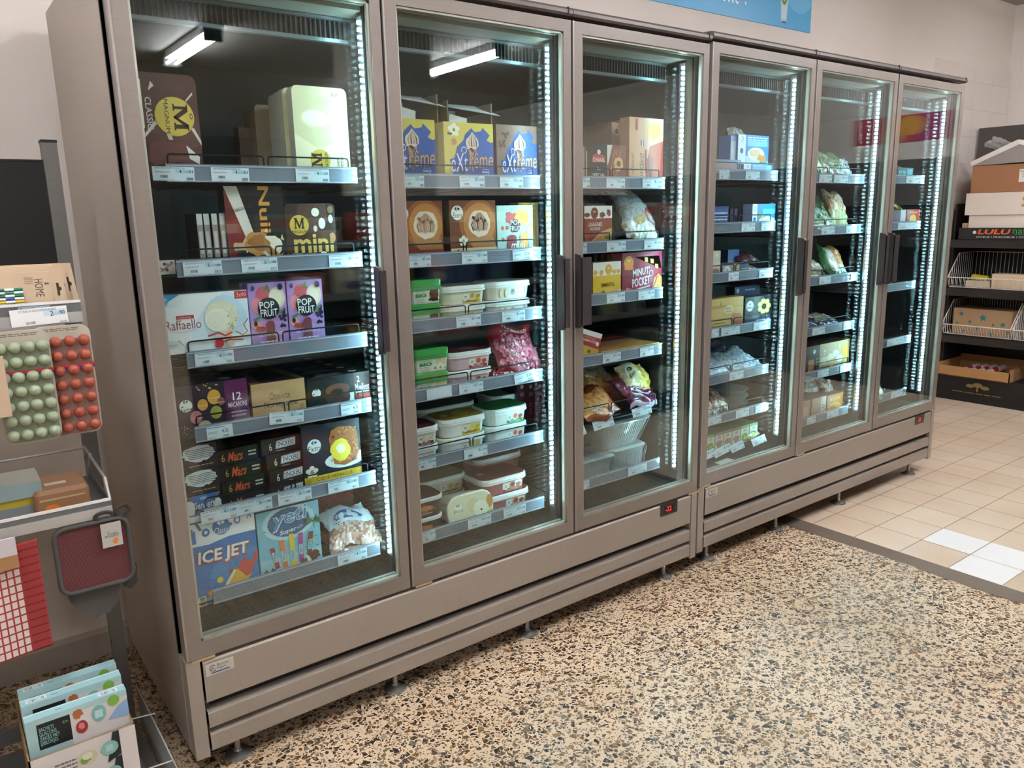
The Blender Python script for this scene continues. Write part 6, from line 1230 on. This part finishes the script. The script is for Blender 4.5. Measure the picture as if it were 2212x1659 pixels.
tag(2, 4, 1284, 1328, 'NOUILLES', '4 76', rot=-4, tilt=-18, zc=.700, oy=.01); tag(2, 4, 1368, 1409, 'CARBONARA', '2 96', rot=-3, tilt=-14, zc=.715, oy=.01); tag(2, 4, 1246, 1268, '', '', rot=-10, tilt=-20, zc=.69, oy=.01)
tag(2, 5, 1357, 1397, '', ''); tag(2, 5, 1246, 1273, '', '')
for a, c, r in ((1508, 1548, -6), (1546, 1582, -8), (1582, 1610, -6), (1628, 1657, -5)): tag(3, 6, a, c, '', '4 20', rot=r, tilt=-25, zc=.445, oy=.012)

# ------------------------------------------------------------------ left rack with kitchen goods
M_GREY = metal_paint('#76736c', .45, .4, .1, 'rack_grey', (3, 3, 60), .05); M_LIP = mat('#b9b6ae', .35, metal=.3, coat=.3); M_TRAY = mat('#6f706e', .4, metal=.3)
t = empty('shelf_rack', (-.2, 2.34, 0), 'grey metal shelf rack with a black back panel at the left of the freezers', 'shelf rack')
ORG[t.name] = (-.2, 2.34, 0)
for x in (-.70, .288):
    b = MB(); b.box(x, x+.034, 2.32, 2.36, 0, 1.685, M_GREY, front=M_GREY); b.box(x-.001, x+.035, 2.319, 2.361, 1.685, 1.692, M_DARK)
    z_ = .1
    while z_ < 1.6: b.box(x-.0006, x, 2.334, 2.340, z_, z_+.018, M_DARK); z_ += .05
    b.build('upright', t)
    b = MB(); b.box(x, x+.034, 1.78, 2.32, 0, .055, M_GREY); b.build('foot', t)
b = MB(); b.box(-.666, .288, 2.335, 2.352, 1.24, 1.640, mat('#17140f', .7)); b.box(-.666, .288, 2.334, 2.353, 1.640, 1.644, M_DARK); b.build('back_panel', t)
b = MB(); b.box(-.666, .288, 2.33, 2.352, .105, .150, M_GREY); b.build('stretcher', t)
def tray(zb, y0, hf, deep=2.32, x1=.288):
    b = MB(); b.box(-.69, x1, y0, deep, zb, zb+.004, M_TRAY); b.box(x1-.003, x1, y0+.002, deep, zb, zb+.028, M_TRAY)
    b.box(-.69, x1, y0-.002, y0, zb-.004, zb+hf*.5, M_TRAY); b.box(-.69, x1, y0-.006, y0, zb-.012, zb+.012, M_LIP); b.box(-.69, x1, y0-.003, y0+.003, zb+hf*.5, zb+hf*.5+.006, mat('#e2ded6', .3, coat=.4))
    b.build('shelf_tray', t)
tray(1.262+.012, 2.05, .066); tray(.812, 2.0, .05)
b = MB(); b.tube([(.286, 2.0, .84), (.286, 2.03, .885), (.286, 2.30, .90)], .0035, M_LIP); b.tube([(-.69, 2.30, .90), (.286, 2.30, .90)], .0035, M_LIP); b.tube([(.286, 2.22, .90), (.286, 2.30, .82)], .004, M_LIP); b.build('wire_stop', t)
b = MB(); b.box(-.69, .286, 1.80, 2.32, .078, .088, M_TRAY); b.build('bottom_shelf', t)
b = MB(); b.box(.330, .333, 1.75, 2.30, .03, .17, M_CLEAR); b.tube([(.3315, 1.75, .17), (.3315, 2.30, .17)], .002, M_LIP); b.tube([(.262, 2.06, .22), (.332, 2.06, .21)], .002, M_LIP); b.tube([(.262, 1.9, .17), (.332, 1.9, .165)], .002, M_LIP); b.build('clear_side_guard', t)
# tag on the upper tray
b = MB(); w, h = .112, .038; b.T = Matrix.Translation((.146, 2.041, 1.262)) @ Matrix.Rotation(R(-1.5), 4, 'Y')
b.box(0, w, 0, .001, 0, h, mat('#ece8e0', .5)); A = Art(b, w, h, rough=.5); A.rect(.58, .5, .98, .85, '#c9dbe3'); A.text('CM BAC A GLACONS FLEXIBLE', .48, .86, .66, .12, '#4a4a4a', bold=0); A.text('2', .72, .62, .06, .3, '#26343f', bold=.02); A.text('EUR', .81, .6, .12, .18, '#8fa5b0', bold=0); A.text('90', .91, .62, .09, .24, '#26343f', bold=.02); A.bars(.25, .1, .42, .24, '#777777', 10); A.bars(.85, .04, .97, .12, '#444444', 8)
b.T = None; b.build('price_tag', t, label='white price tag reading 2 EUR 90')
b = MB(); b.T = Matrix.Translation((.163, 2.0425, 1.292)); b.box(0, .062, 0, .001, 0, .014, mat('#8fa5a8', .5)); Art(b, .062, .014).text('Bac à Glaçons', .45, .5, .8, .6, '#222222', bold=0, shear=.2); b.T = None; b.build('handwritten_tag', t)

# striped straw boxes
def straws(x0, y0, z0, w, h, rz, label, win=True, slot=True, ty=0):
    tt = empty('straw_box', (x0, y0, z0), label, 'drinking straw box', 'beige cardboard boxes of paper straws', rot=(0, 0, R(rz))); b = MB(); d = .018; BE = mat('#cbb091', .75)
    b.box(0, w, 0, d, 0, h, BE); b.prism([(w, 0), (w+.030, 0), (w+.022, h), (w, h)], .004, .005, BE)
    A = Art(b, w, h, rough=.7)
    A.poly([(.0, .0), (0, 1), (.03, 1), (.03, 0)], '#c9432f')
    A.text('HOME', .885, .55, .075, .50, '#3a322a', rot=-90, bold=-.01); A.chev(.955, .66, .005, '#3a322a'); smalltext(A, .76, .66, .84, .88, '#a58f75', 4)
    A2 = Art(b, w, h, rough=.7)
    if slot: b.prism([(w+.010, h*.30), (w+.015, h*.30), (w+.015, h*.43), (w+.019, h*.46), (w+.019, h*.52), (w+.0145, h*.55), (w+.014, h*.66), (w+.009, h*.66)], .0032, .0039, mat('#3a322a', .8))
    b.build('carton_sleeve', tt)
    if win:
        cs = ['#0f6b50', '#e9e6dc', '#0f6b50', '#2a4f9a', '#e0b52c', '#0f6b50']
        for k in range(6):
            b = MB(); zz = h*(.12+.085*k); x_ = w*.02; L_ = w*.735; n = 9; c1 = cs[5-k] if cs[5-k] != '#e9e6dc' else '#1a7a5c'
            for q in range(n):
                a0, a1 = x_+(L_-x_)*q/n, x_+(L_-x_)*(q+1)/n
                b.tube([(a0, -.0032, zz), (a1, -.0032, zz)], .0031, mat(c1 if (q+k) % 2 else '#e9e6dc', .6), 8, cap=False)
            b.build('paper_straw', tt, label='striped paper straw')
    return tt
straws(.018, 2.072, 1.30, .220, .080, 0, 'beige straw box with striped straws in its window, front one on the upper left tray')
straws(.03, 2.095, 1.30, .218, .092, 0, 'beige straw box directly behind the front straw box', False)
straws(.045, 2.118, 1.30, .220, .095, -2, 'beige straw box at the back of the three on the upper left tray', False)

# hanging silicone ice ball moulds
def mould(x0, x1, z0, z1, y, c, cdark, label, card=True):
    W, H = x1-x0, z1-z0; tt = empty('ice_ball_mould', (x0, y, z0), label, 'ice mould'); 
    b = MB(); out = rrect(0, W, 0, H, .02)[::-1]; b.prism(out, .004, .012, mat('#b5ab98' if card else c, .4)); b.build('card_back', tt)
    b = MB(); m = mat(c, .55, coat=.15); b.prism(rrect(.004, W-.004, .004, H-.03, .016)[::-1], -.001, .004, mat(cdark, .55)); n = 7; cols = 4
    for i in range(n):
        for j in range(cols):
            cx = W*(.13+.245*j); cz = .020+(H-.055)*i/(n-1); r = .0125
            prof = [(r, 0), (r*.97, .004), (r*.85, .008), (r*.6, .0112), (r*.28, .0128), (.0005, .0133)]
            V = []; F = []; nn = 14
            for rr_, hh in prof:
                for k in range(nn): V.append((cx+rr_*math.cos(2*math.pi*k/nn), -.001-hh, cz+rr_*math.sin(2*math.pi*k/nn)))
            for q in range(len(prof)-1):
                for k in range(nn): F.append((q*nn+k, q*nn+(k+1) % nn, (q+1)*nn+(k+1) % nn, (q+1)*nn+k))
            b.add(V, F, m)
    b.build('silicone_tray', tt, smooth=True)
    b = MB(); A = Art(b, W, H, fmap=lambda u, v, o: (u, -.0025-o, v)); A.rect(0, .605, 1, .655, '#b02a20'); A.rect(0, .605, 1, .63, '#2a3a7a'); smalltext(A, .15, .955, .8, .985, '#6a5a44', 2); A.chev(.12, .935, .003, '#222222'); b.build('printed_band', tt, label='thin red and blue printed band')
    return tt
mould(.176, .292, 1.010, 1.262, 1.995, '#9f4a34', '#86695b', 'hanging ice ball mould with terracotta balls, beside the freezer side')
mould(.098, .206, 1.015, 1.262, 1.965, '#959f80', '#7d846a', 'hanging ice ball mould with pale green balls, overlapping the terracotta one')
b = MB(); b.box(0, .10, 0, .01, 0, .13, mat('#c4a88a', .7)); b.build('hanging_card_pack', label='plain beige card pack at the left edge, partly in front of the green ball mould', cat='card pack', loc=(.015, 1.94, 1.085))

# towel, oven glove, sponge and bar pack
b = MB(); n = 14; m_ = 26; V = []
T_RED, T_WH, T_DK = mat('#a23a38', .9), mat('#d9c9bd', .9), mat('#7c2826', .9)
X0, Z1 = -.08, .80; W_, H_ = .205, .27; step = 44
def tp(u, v): return (X0+W_*u, 1.985+.006*math.sin(9*u+1)+.012*(1-v), Z1-H_*(1-v)-.02*math.sin(2.5*u)+0*(v))
nu, nv = 60, 70
V = [tp(i/nu, j/nv) for j in range(nv+1) for i in range(nu+1)]
for j in range(nv):
    for i in range(nu):
        u = i/nu; v = j/nv
        if u > .80: c = T_DK if j % 5 == 0 else T_RED
        elif u > .45: c = T_RED if (j % 5 == 0 or i % 4 == 0) else T_WH
        else: c = T_DK if j % 5 == 0 else (T_WH if i % 9 == 0 else mat('#b5605c', .9))
        q = (j*(nu+1)+i, j*(nu+1)+i+1, (j+1)*(nu+1)+i+1, (j+1)*(nu+1)+i); b.f.append(q); b.m.append(b.mi(c))
b.v = list(V)
o = b.build('checked_towel', label='red and white checked tea towel hanging under the lower left tray', cat='tea towel', smooth=True)
sm = o.modifiers.new('thick', 'SOLIDIFY'); sm.thickness = .004
tt = empty('towel_hanger', (-.08, 1.975, .765), 'pale paper band and wood strip holding the tea towel', 'towel hanger')
b = MB(); b.box(0, .165, 0, .006, .0, .04, mat('#c9bfc0', .7)); b.build('paper_band', tt); b = MB(); b.box(0, .165, -.003, .006, -.03, 0, mat('#a5794e', .6)); b.build('wood_strip', tt)

def glove():
    tt = empty('oven_glove', (.157, 1.99, .63), 'dark grey and red oven glove hanging from the lower left tray', 'oven glove')
    W, H = .160, .165
    m, nt, bs = nodes('quilted_red_cloth'); co = objco(nt); mp = nt.nodes.new('ShaderNodeMapping'); mp.inputs['Scale'].default_value = (1, .01, 1); mp.inputs['Rotation'].default_value = (0, R(20), 0); nt.links.new(co, mp.inputs[0])
    v = nt.nodes.new('ShaderNodeTexVoronoi'); v.inputs['Scale'].default_value = 150; v.inputs['Randomness'].default_value = .15; nt.links.new(mp.outputs[0], v.inputs['Vector'])
    nt.links.new(ramp(nt, v.outputs['Distance'], [(.28, '#6a2426'), (.42, '#5c3a38')]), bs.inputs['Base Color']); bs.inputs['Roughness'].default_value = .9; bump(nt, v.outputs['Distance'], .5, .002, bs)
    G = mat('#4a4641', .85); out = rrect(0, W, 0, H, .026, 8)[::-1]
    b = MB(); b.prism(out, 0, .012, G, front=m); b.build('quilted_square', tt)
    b = MB(); b.tube([(x, -.001, z) for x, z in rrect(.002, W-.002, .002, H-.002, .025, 8)], .0055, G, 8, closed=True); b.build('edge_binding', tt, smooth=True, label='grey cloth binding')
    b = MB(); pts = [(.012, .02), (.016, -.02), (.035, -.055), (.065, -.078), (.095, -.075), (.118, -.05), (.125, -.01), (.125, .03)]
    b.prism(pts, .012, .030, mat('#4d4a44', .85)); b.build('glove_body', tt); b = MB(); b.prism([(.13, .02), (.135, -.02), (.15, -.028), (.165, -.015), (.168, .03)], .010, .025, mat('#38352f', .85)); b.build('thumb', tt)
    b = MB(); b.tube([(.11+.02*math.cos(a*.35), .0, H+.008+.010*math.sin(a*.35)) for a in range(0, 10)]+[(.10, 0, H), (.15, 0, H-.002), (.168, .0, H+.012), (.16, 0, H+.026), (.14, 0, H+.022), (.135, 0, H+.004)], .0045, mat('#2f2c28', .8), 6); b.build('hanging_loop', tt)
    b = MB(); b.T = Matrix.Translation((.098, -.010, .098)); b.box(0, .044, 0, .0008, 0, .060, mat('#b5b0a5', .6)); A = Art(b, .044, .060, rough=.6); A.text('" mon', .3, .64, .3, .05, '#444444', bold=0); A.text('4 mains', .55, .55, .5, .08, '#222222', shear=.2, bold=.02); smalltext(A, .15, .40, .85, .5, '#555555', 2); A.poly([(.55, .12), (.7, .10), (.8, .22), (.75, .34), (.6, .33), (.5, .22)], '#e07a1f'); b.T = None; b.build('paper_label', tt, label='white paper label with an orange sticker')
glove()
tt = empty('sponge_pack', (.0, 2.06, .816), 'yellow and white sponge pack on the lower left tray', 'sponge pack'); 
b = MB(); b.box(0, .155, 0, .12, 0, .03, mat('#7a7f7c', .7)); b.build('scouring_layer', tt); b = MB(); b.box(0, .153, .002, .12, .03, .048, mat('#b59f28', .7)); b.build('yellow_layer', tt)
b = MB(); b.box(-.002, .157, -.002, .122, .049, .085, mat('#a8a595', .5), front=mat('#8fa3a0', .5)); b.build('wrapper', tt)
tt = empty('soap_pack', (.135, 2.045, .816), 'brown kraft-paper wrapped pack with an orange sticker, on the lower left tray', 'wrapped pack')
b = MB(); b.loft([ring_xy(0, .118, 0, .14, 0, .012), ring_xy(0, .118, 0, .14, .05, .014), ring_xy(.006, .112, .006, .134, .060, .010)], mat('#9a6f4a', .5, coat=.3)); A = Art(b, .118, .05, fmap=lambda u, v, o: (u, -o, v)); A.rect(.1, .7, .9, .78, '#c9ab85'); A.ell(.3, .35, .13, .14, '#e07a24'); b.build('paper_wrap', tt)
b = MB(); b.box(.03, .075, .04, .06, .0602, .0612, mat('#cdbfa8', .6)); b.build('label_strip', tt)

# ice cube bag carton on the bottom shelf
tt = empty('display_carton', (.037, 1.905, .089), 'cardboard display carton with a white printed front on the bottom shelf of the rack', 'carton')
W, D_, H = .222, .245, .21; b = MB(); k = .004; BR = mat('#9a7447', .8)
b.box(0, k, 0, D_, 0, H, BR); b.box(W-k, W, 0, D_, 0, H, BR, side=mat('#c9c0b5', .6)); b.box(0, W, D_-k, D_, 0, H+.025, BR); b.box(0, W, 0, D_, 0, k, BR); b.box(0, W, 0, k, 0, H, BR, front=mat('#d3cbc2', .6))
A = Art(b, W, H, rough=.6); smalltext(A, .22, .62, .42, .86, '#6f6a64', 5); 
for cy in (.80, .48, .15):
    A.ell(.52, cy, .095, .085, '#c9c39a'); A.blob(.50, cy-.02, .05, .04, '#7a9a4a', 3, .3); A.ell(.52, cy+.02, .05, .045, '#d9d9c2'); A.poly([(.70, cy-.16), (.74, cy-.17), (.86, cy+.06), (.80, cy+.08)], '#8fc0b2'); A.poly([(.78, cy+.2), (.84, cy+.2), (.84, cy-.10), (.70, cy-.16)], '#20282a'); A.ell(.735, cy+.02, .085, .085, '#86bbae'); A.rect(.70, cy-.02, .77, cy+.06, '#a9d0c6')
A.rect(.84, 0, 1, 1, '#d9cfc6'); b.build('carton_body', tt, label='white printed front and brown inside')
def sach(y, ztop, lb, first):
    w = .212; h = ztop-.095; b = MB(); T = mat('#9fc4c0', .5); b.box(0, w, 0, .03, 0, h, mat('#b9cfcb', .5), front=mat('#a9c9c6', .5), top=mat('#9cc6c6', .45))
    A = Art(b, w, h, rough=.5)
    A.rect(.42, .3, 1, .95, '#d6d0c9'); A.rect(.10, .72, .42, .95, '#171b1c'); A.text('SACHETS\nGLAÇONS\nZAKJES MET\nIJSBLOKJES', .21, .83, .19, .17, '#8fc4b8', bold=.02); A.chev(.37, .90, .007, '#6a7a7a'); A.blob(.50, .93, .05, .04, '#b5683a', 3, .3); A.ell(.52, .80, .06, .06, '#a83438'); A.blob(.52, .81, .03, .03, '#d98a86', 4, .2); A.ell(.70, .87, .075, .075, '#7fb5ac'); A.rect(.66, .83, .74, .90, '#b9dad3'); A.ell(.86, .94, .06, .05, '#7fae45'); A.poly([(.78, .78), (1, .76), (1, .92), (.9, .88)], '#8fb0d0')
    A = Art(b, w, .03, fmap=lambda u, v, o: (u, v, h+o), rough=.5); A.rect(0, .8, 1, 1, '#c6dcda'); A.rect(.05 if not first else .72, .25, .25 if not first else .92, .75, '#d9e6e3'); A.bars(.07 if not first else .75, .3, .23 if not first else .90, .7, '#6a6f6f', 12, 4); A.rect(.3, .4, .36, .5, '#6f8f8c')
    b.build('ice_bag_box', label=lb, cat='ice bag box', group='pale turquoise boxes of ice cube bags', loc=(.043, y, .095))
sach(1.935, .378, 'pale turquoise ice cube bag box with a black label, front one in the carton', True); sach(1.985, .392, 'pale turquoise ice cube bag box, middle one in the carton', False); sach(2.04, .395, 'pale turquoise ice cube bag box at the back of the carton', False)

# ------------------------------------------------------------------ black rack beyond the freezers
BK = mat('#16130f', .6); BK2 = mat('#4a423d', .55)
t = empty('display_rack', (6.3, 2.8, 0), 'black display rack with crates and baskets at the right edge', 'shelf rack'); ORG[t.name] = (6.3, 2.8, 0)
YB, YA = 2.83, -2.6
b = MB(); b.box(6.74, 6.78, YA, YB+.035, 0, 1.50, BK); b.box(6.70, 6.74, 1.9, YB+.035, 1.50, 2.065, BK2); b.build('back_panel', t)
b = MB(); b.box(6.70, 6.74, YA, 1.9, 1.50, 1.87, BK2); b.build('back_panel', t)
for z0, z1 in ((1.175, 1.235), (.812, .868), (.450, .508)):
    b = MB(); b.box(6.305, 6.74, YA, YB, z0, z1, BK); b.box(6.30, 6.305, YA, YB, z0, z1-.004, mat('#221e1a', .4, coat=.2)); b.build('shelf', t)
b = MB(); b.box(6.32, 6.74, YA, YB, 0, .195, BK); A = Art(b, .6, .18, fmap=lambda u, v, o: (6.32-o, 2.8-u, v), rough=.5); GO = '#8a7440'
A.ell(.45, .78, .06, .10, GO); A.ell(.36, .72, .05, .08, GO); A.ell(.54, .70, .05, .08, GO); A.rect(.44, .50, .46, .72, GO); smalltext(A, .15, .38, .75, .46, GO, 1); b.build('base_plinth', t, label='black plinth with a gold tree emblem')
b = MB(); b.box(6.36, 6.74, YB-.012, YB, .19, 1.5, BK); b.build('side_panel', t)
FX = lambda u, v, o: (-o, -u, v)
def rbox(name, label, cat, yl, yr, z0, z1, x0, d, c, art=None, top=None, group=None, rough=.7):
    b = MB(); W, H = yl-yr, z1-z0; b.box(0, d, -W, 0, 0, H, mat(c, rough), top=mat(top or c, rough))
    if art: art(Art(b, W, H, fmap=FX, rough=rough))
    return b.build(name, label=label, cat=cat, group=group, loc=(x0, yl, z0))
def a_lulu(A):
    A.text('LULU', .37, .66, .34, .42, '#d9642a', bold=.08, shear=.15); A.text('nature', .70, .72, .28, .40, '#3f9a45', bold=.0); A.line([(.58, .45), (.75, .42), (.85, .36)], .003, '#3f9a45'); A.text('SAVEUR ! FRAICHEUR ! COULEUR', .50, .22, .62, .14, '#d3cfc9', bold=.02); A.ell(.17, .62, .02, .14, '#cfcac4')
tt = empty('produce_crate', (6.31, 2.77, 1.236), 'black printed fruit crate with orange and green lettering on the rack top shelf', 'crate')
b = MB(); w = .66; b.box(0, .012, -w, 0, 0, .085, mat('#1f1c1c', .5)); a_lulu(Art(b, w, .085, fmap=FX, rough=.5)); b.build('printed_front', tt)
for y_, nm in ((-.012, 'end_board'), (-w, 'end_board')): b = MB(); b.box(.012, .38, y_, y_+.012, 0, .085, mat('#2a2624', .6)); b.build(nm, tt)
b = MB(); b.box(.012, .38, -w+.012, -.012, 0, .01, mat('#a5764a', .8)); b.build('crate_floor', tt); b = MB(); b.box(.02, .06, -.05, -.012, .0, .12, mat('#b58a5c', .8)); b.build('corner_post', tt)
rbox('foam_box', 'white foam box, lower of two stacked in the black crate', 'foam box', 2.715, 2.135, 1.25, 1.412, 6.33, .33, '#d6cabb', None, group='white foam boxes')
rbox('foam_box', 'white foam box with brown smudges, upper of the two under the brown carton', 'foam box', 2.745, 2.12, 1.414, 1.572, 6.32, .36, '#d8cbbb', lambda A: (A.blob(.62, .7, .015, .07, '#c98f55', 3, .3), A.blob(.62, .4, .015, .07, '#c98f55', 4, .3)), group='white foam boxes')
def a_bc(A):
    A.rect(.545, .34, .93, .80, '#ddd5cc'); A.text('LLU', .59, .74, .07, .07, '#5a4a3a', bold=.03); smalltext(A, .58, .5, .88, .68, '#a59a8f', 3); A.bars(.64, .40, .86, .50, '#2f2a26', 22, 5)
rbox('brown_carton', 'brown cardboard carton with a white barcode label on the foam boxes', 'carton', 2.720, 2.14, 1.574, 1.766, 6.32, .36, '#9c6b47', a_bc)
tt = empty('open_carton', (6.36, 2.70, 1.768), 'open white carton lid lying tilted on top of the brown carton', 'carton'); WC = mat('#d9cfc4', .6)
b = MB(); b.add([(-.04, .03, .0), (-.05, -.28, .13), (-.06, -.62, .02), (.02, -.62, .0), (.02, .0, .0), (-.02, .05, .03), (-.03, -.26, .165), (-.04, -.60, .11)], [(0, 5, 6, 1), (1, 6, 7, 2)], WC); b.build('side_flaps', tt)
b = MB(); b.add([(-.05, -.28, .128), (-.04, .03, .0), (.30, .02, .0), (.30, -.62, .0), (-.06, -.62, .015)], [(0, 1, 2, 3, 4), (4, 3, 2, 1, 0)], mat('#8f867e', .7)); b.build('lid_panel', tt)
bagdone(bag('b', '', '', 6.42, 2.60, 1.915, .10, .17, .03, (R(20), R(40), R(70)), lambda u, v, s, r: mat('#c9c2ba', .2, coat=.6, alpha=.55), 81), 'plastic_film', 'crumpled clear plastic film on top of the open white carton', 'plastic film')
def basket(yl, yr, z0, hf, hb, label):
    tt = empty('wire_basket', (6.305, yl, z0+.004), label, 'wire basket', 'white wire baskets'); WW = mat('#d6cec2', .4, coat=.3); W = yl-yr; D = .38
    b = MB(); b.tube([(-.02, -.0, hf), (-.02, -W, hf)], .0045, WW); b.tube([(.02, 0, .003), (.02, -W, .003)], .003, WW)
    n = 26
    for k in range(n+1): y = -W*k/n; b.tube([(-.02, y, hf), (.02, y, .003), (D, y, .003)], .0022, WW, 4)
    b.build('basket_front', tt)
    for y in (0, -W):
        b = MB(); b.tube([(-.02, y, hf), (.14, y, hb), (D, y, hb)], .004, WW)
        for k in range(13): x = -.02+(D+.02)*k/12; zt = hf+(hb-hf)*min(1, (x+.02)/.16); b.tube([(max(x, .02) if zt < hf+.02 else x, y, .003 if x > .02 else .003+(.02-x)*2*hf/.04*.5), (x, y, zt)], .0022, WW, 4)
        b.build('basket_side', tt)
    b = MB()
    for k in range(n+1): y = -W*k/n; b.tube([(D, y, .003), (D, y, hb)], .0022, WW, 4)
    b.tube([(D, 0, hb), (D, -W, hb)], .004, WW); b.build('basket_back', tt)
basket(2.808, 2.05, .870, .078, .255, 'white wire basket on the upper middle shelf of the black rack'); basket(2.818, 2.335, .510, .078, .255, 'white wire basket holding the star patterned box'); basket(2.320, 1.75, .510, .078, .255, 'white wire basket cut off at the right edge of the photo')
rbox('small_white_box', 'low cream box behind the yellow pack in the upper basket', 'box', 2.715, 2.55, .878, .925, 6.38, .16, '#cfbda2')
b = MB(); b.tube([(0, 0, 0), (0, -.11, -.012)], .022, mat('#c9bb2a', .4), 12); b.build('yellow_roll', label='small yellow wrapped roll in the upper wire basket', cat='wrapped roll', loc=(6.43, 2.69, .952), smooth=False)
rbox('cream_block', 'wide cream coloured block pack in the upper wire basket', 'block pack', 2.530, 2.20, .878, .985, 6.37, .12, '#d3ba98', rough=.5)
def star(A, cx, cy, r, c='#2f6f7c'):
    A.poly([(cx+(r if k % 2 == 0 else r*.42)*math.cos(R(90+36*k+8))/A.w, cy+(r if k % 2 == 0 else r*.42)*math.sin(R(90+36*k+8))/A.h) for k in range(10)], c)
def a_star(A):
    for x, y, r in ((.14, .78, .022), (.08, .42, .013), (.30, .50, .018), (.52, .68, .032), (.44, .25, .020), (.70, .45, .014), (.86, .48, .024), (.95, .2, .018), (.2, .12, .016), (.68, .1, .018)): star(A, x, y, r)
rbox('star_box', 'kraft cardboard box with blue stars in the middle wire basket', 'box', 2.772, 2.36, .518, .715, 6.36, .22, '#a88762', a_star, top='#8f7050')
tt = empty('cardboard_tray', (6.29, 2.822, .196), 'shallow brown cardboard tray on the base of the black rack', 'tray'); KR = mat('#b08453', .75); W = .515
for a in (((0, .006, -W, 0, 0, .075), 'tray_side'), ((0, .38, -W, -W+.006, 0, .095), 'tray_side'), ((0, .38, -.006, 0, 0, .095), 'tray_side'), ((.374, .38, -W, 0, 0, .12), 'tray_side'), ((0, .38, -W, 0, -.001, .004), 'tray_floor')):
    b = MB(); q = a[0]; b.box(q[0], q[1], q[2], q[3], q[4], q[5], KR); b.build(a[1], tt)
for k in range(4):
    b = MB(); rr = .022; b.tube([(0, 0, 0), (.02, 0, .0), (.15, -.02, 0), (.17, -.022, 0)], rr, mat('#ddd6d2', .35, coat=.5), 10); b.tube([(.04, -.003, 0), (.09, -.011, 0)], rr+.001, mat('#a82a2a', .4), 10); b.build('wrapped_roll', label='red and white wrapped roll in the cardboard tray, %s' % ['leftmost', 'second from left', 'third from left', 'rightmost'][k], cat='wrapped roll', group='red and white wrapped rolls', loc=(6.36+.012*k, 2.66-.055*k, .232+.002*k), rot=(0, R(-8), R(-6)))

# ------------------------------------------------------------------ across the aisle (mirrored in the glass)
t = empty('grocery_shelving', (1.1, 0, 0), 'dark grocery shelving across the aisle, mirrored in the freezer doors', 'shelving'); ORG[t.name] = (1.1, 0, 0)
b = MB(); b.box(1.12, 5.1, -.42, -.38, 0, 1.62, mat('#25221f', .6)); b.build('back_panel', t); b = MB(); b.box(1.12, 5.1, -.38, .12, 0, .14, mat('#2b2826', .6)); b.build('base_plinth', t)
SZ = (.14, .46, .78, 1.08, 1.36)
for z_ in SZ[1:]: b = MB(); b.box(1.12, 5.1, -.38, .05, z_-.025, z_, mat('#3a3633', .5)); b.box(1.12, 5.1, .05, .056, z_-.03, z_+.01, mat('#77736c', .4)); b.build('shelf', t)
for x in (1.10, 3.55, 5.1): b = MB(); b.box(x, x+.02, -.40, .05, 0, 1.62, mat('#2b2826', .6)); b.build('side_panel', t)
rn = random.Random(12); CC = ['#7a3a2a', '#a3863a', '#3f5f3a', '#8a8a7a', '#5a3f5f', '#b5a58a', '#3a4a6a', '#8f5a34', '#6a6a5a', '#a8442f', '#cfc6b0', '#2f4a3a']
for si, z_ in enumerate(SZ):
    x = 1.2
    while x < 4.75:
        w = rn.uniform(.12, .30); h = rn.uniform(.12, .21); 
        if not (3.5 < x+w and x < 3.62) and rn.random() < .8:
            b = MB(); c = rn.choice(CC); b.box(0, w, -.16, 0, 0, h, mat(c, .5)); A = Art(b, w, h, fmap=lambda u, v, o: (w-u, o, v)); A.rect(.1, .5, .9, .85, rn.choice(CC)); A.ell(.5, .3, .25, .15, rn.choice(CC))
            b.build('grocery_pack', label='grocery pack on the shelving across the aisle, seen only as a faint reflection', cat='grocery pack', group='grocery packs across the aisle', loc=(x, .04, z_+.001))
        x += w+rn.uniform(.01, .12)
b = MB(); b.box(0, .004, -1.3, 0, 0, .235, mat('#a3225c', .5)); A = Art(b, 1.3, .235, fmap=FX, rough=.5); A.rect(.58, 0, 1, 1, '#c23a3c'); A.ell(.72, .30, .09, .34, '#c99a62'); A.ell(.60, .60, .10, .36, '#d9962f')
b.build('wall_banner', label='pink and orange banner on the side wall, mirrored in the last freezer door', cat='banner', loc=(7.214, 1.15, 2.05))
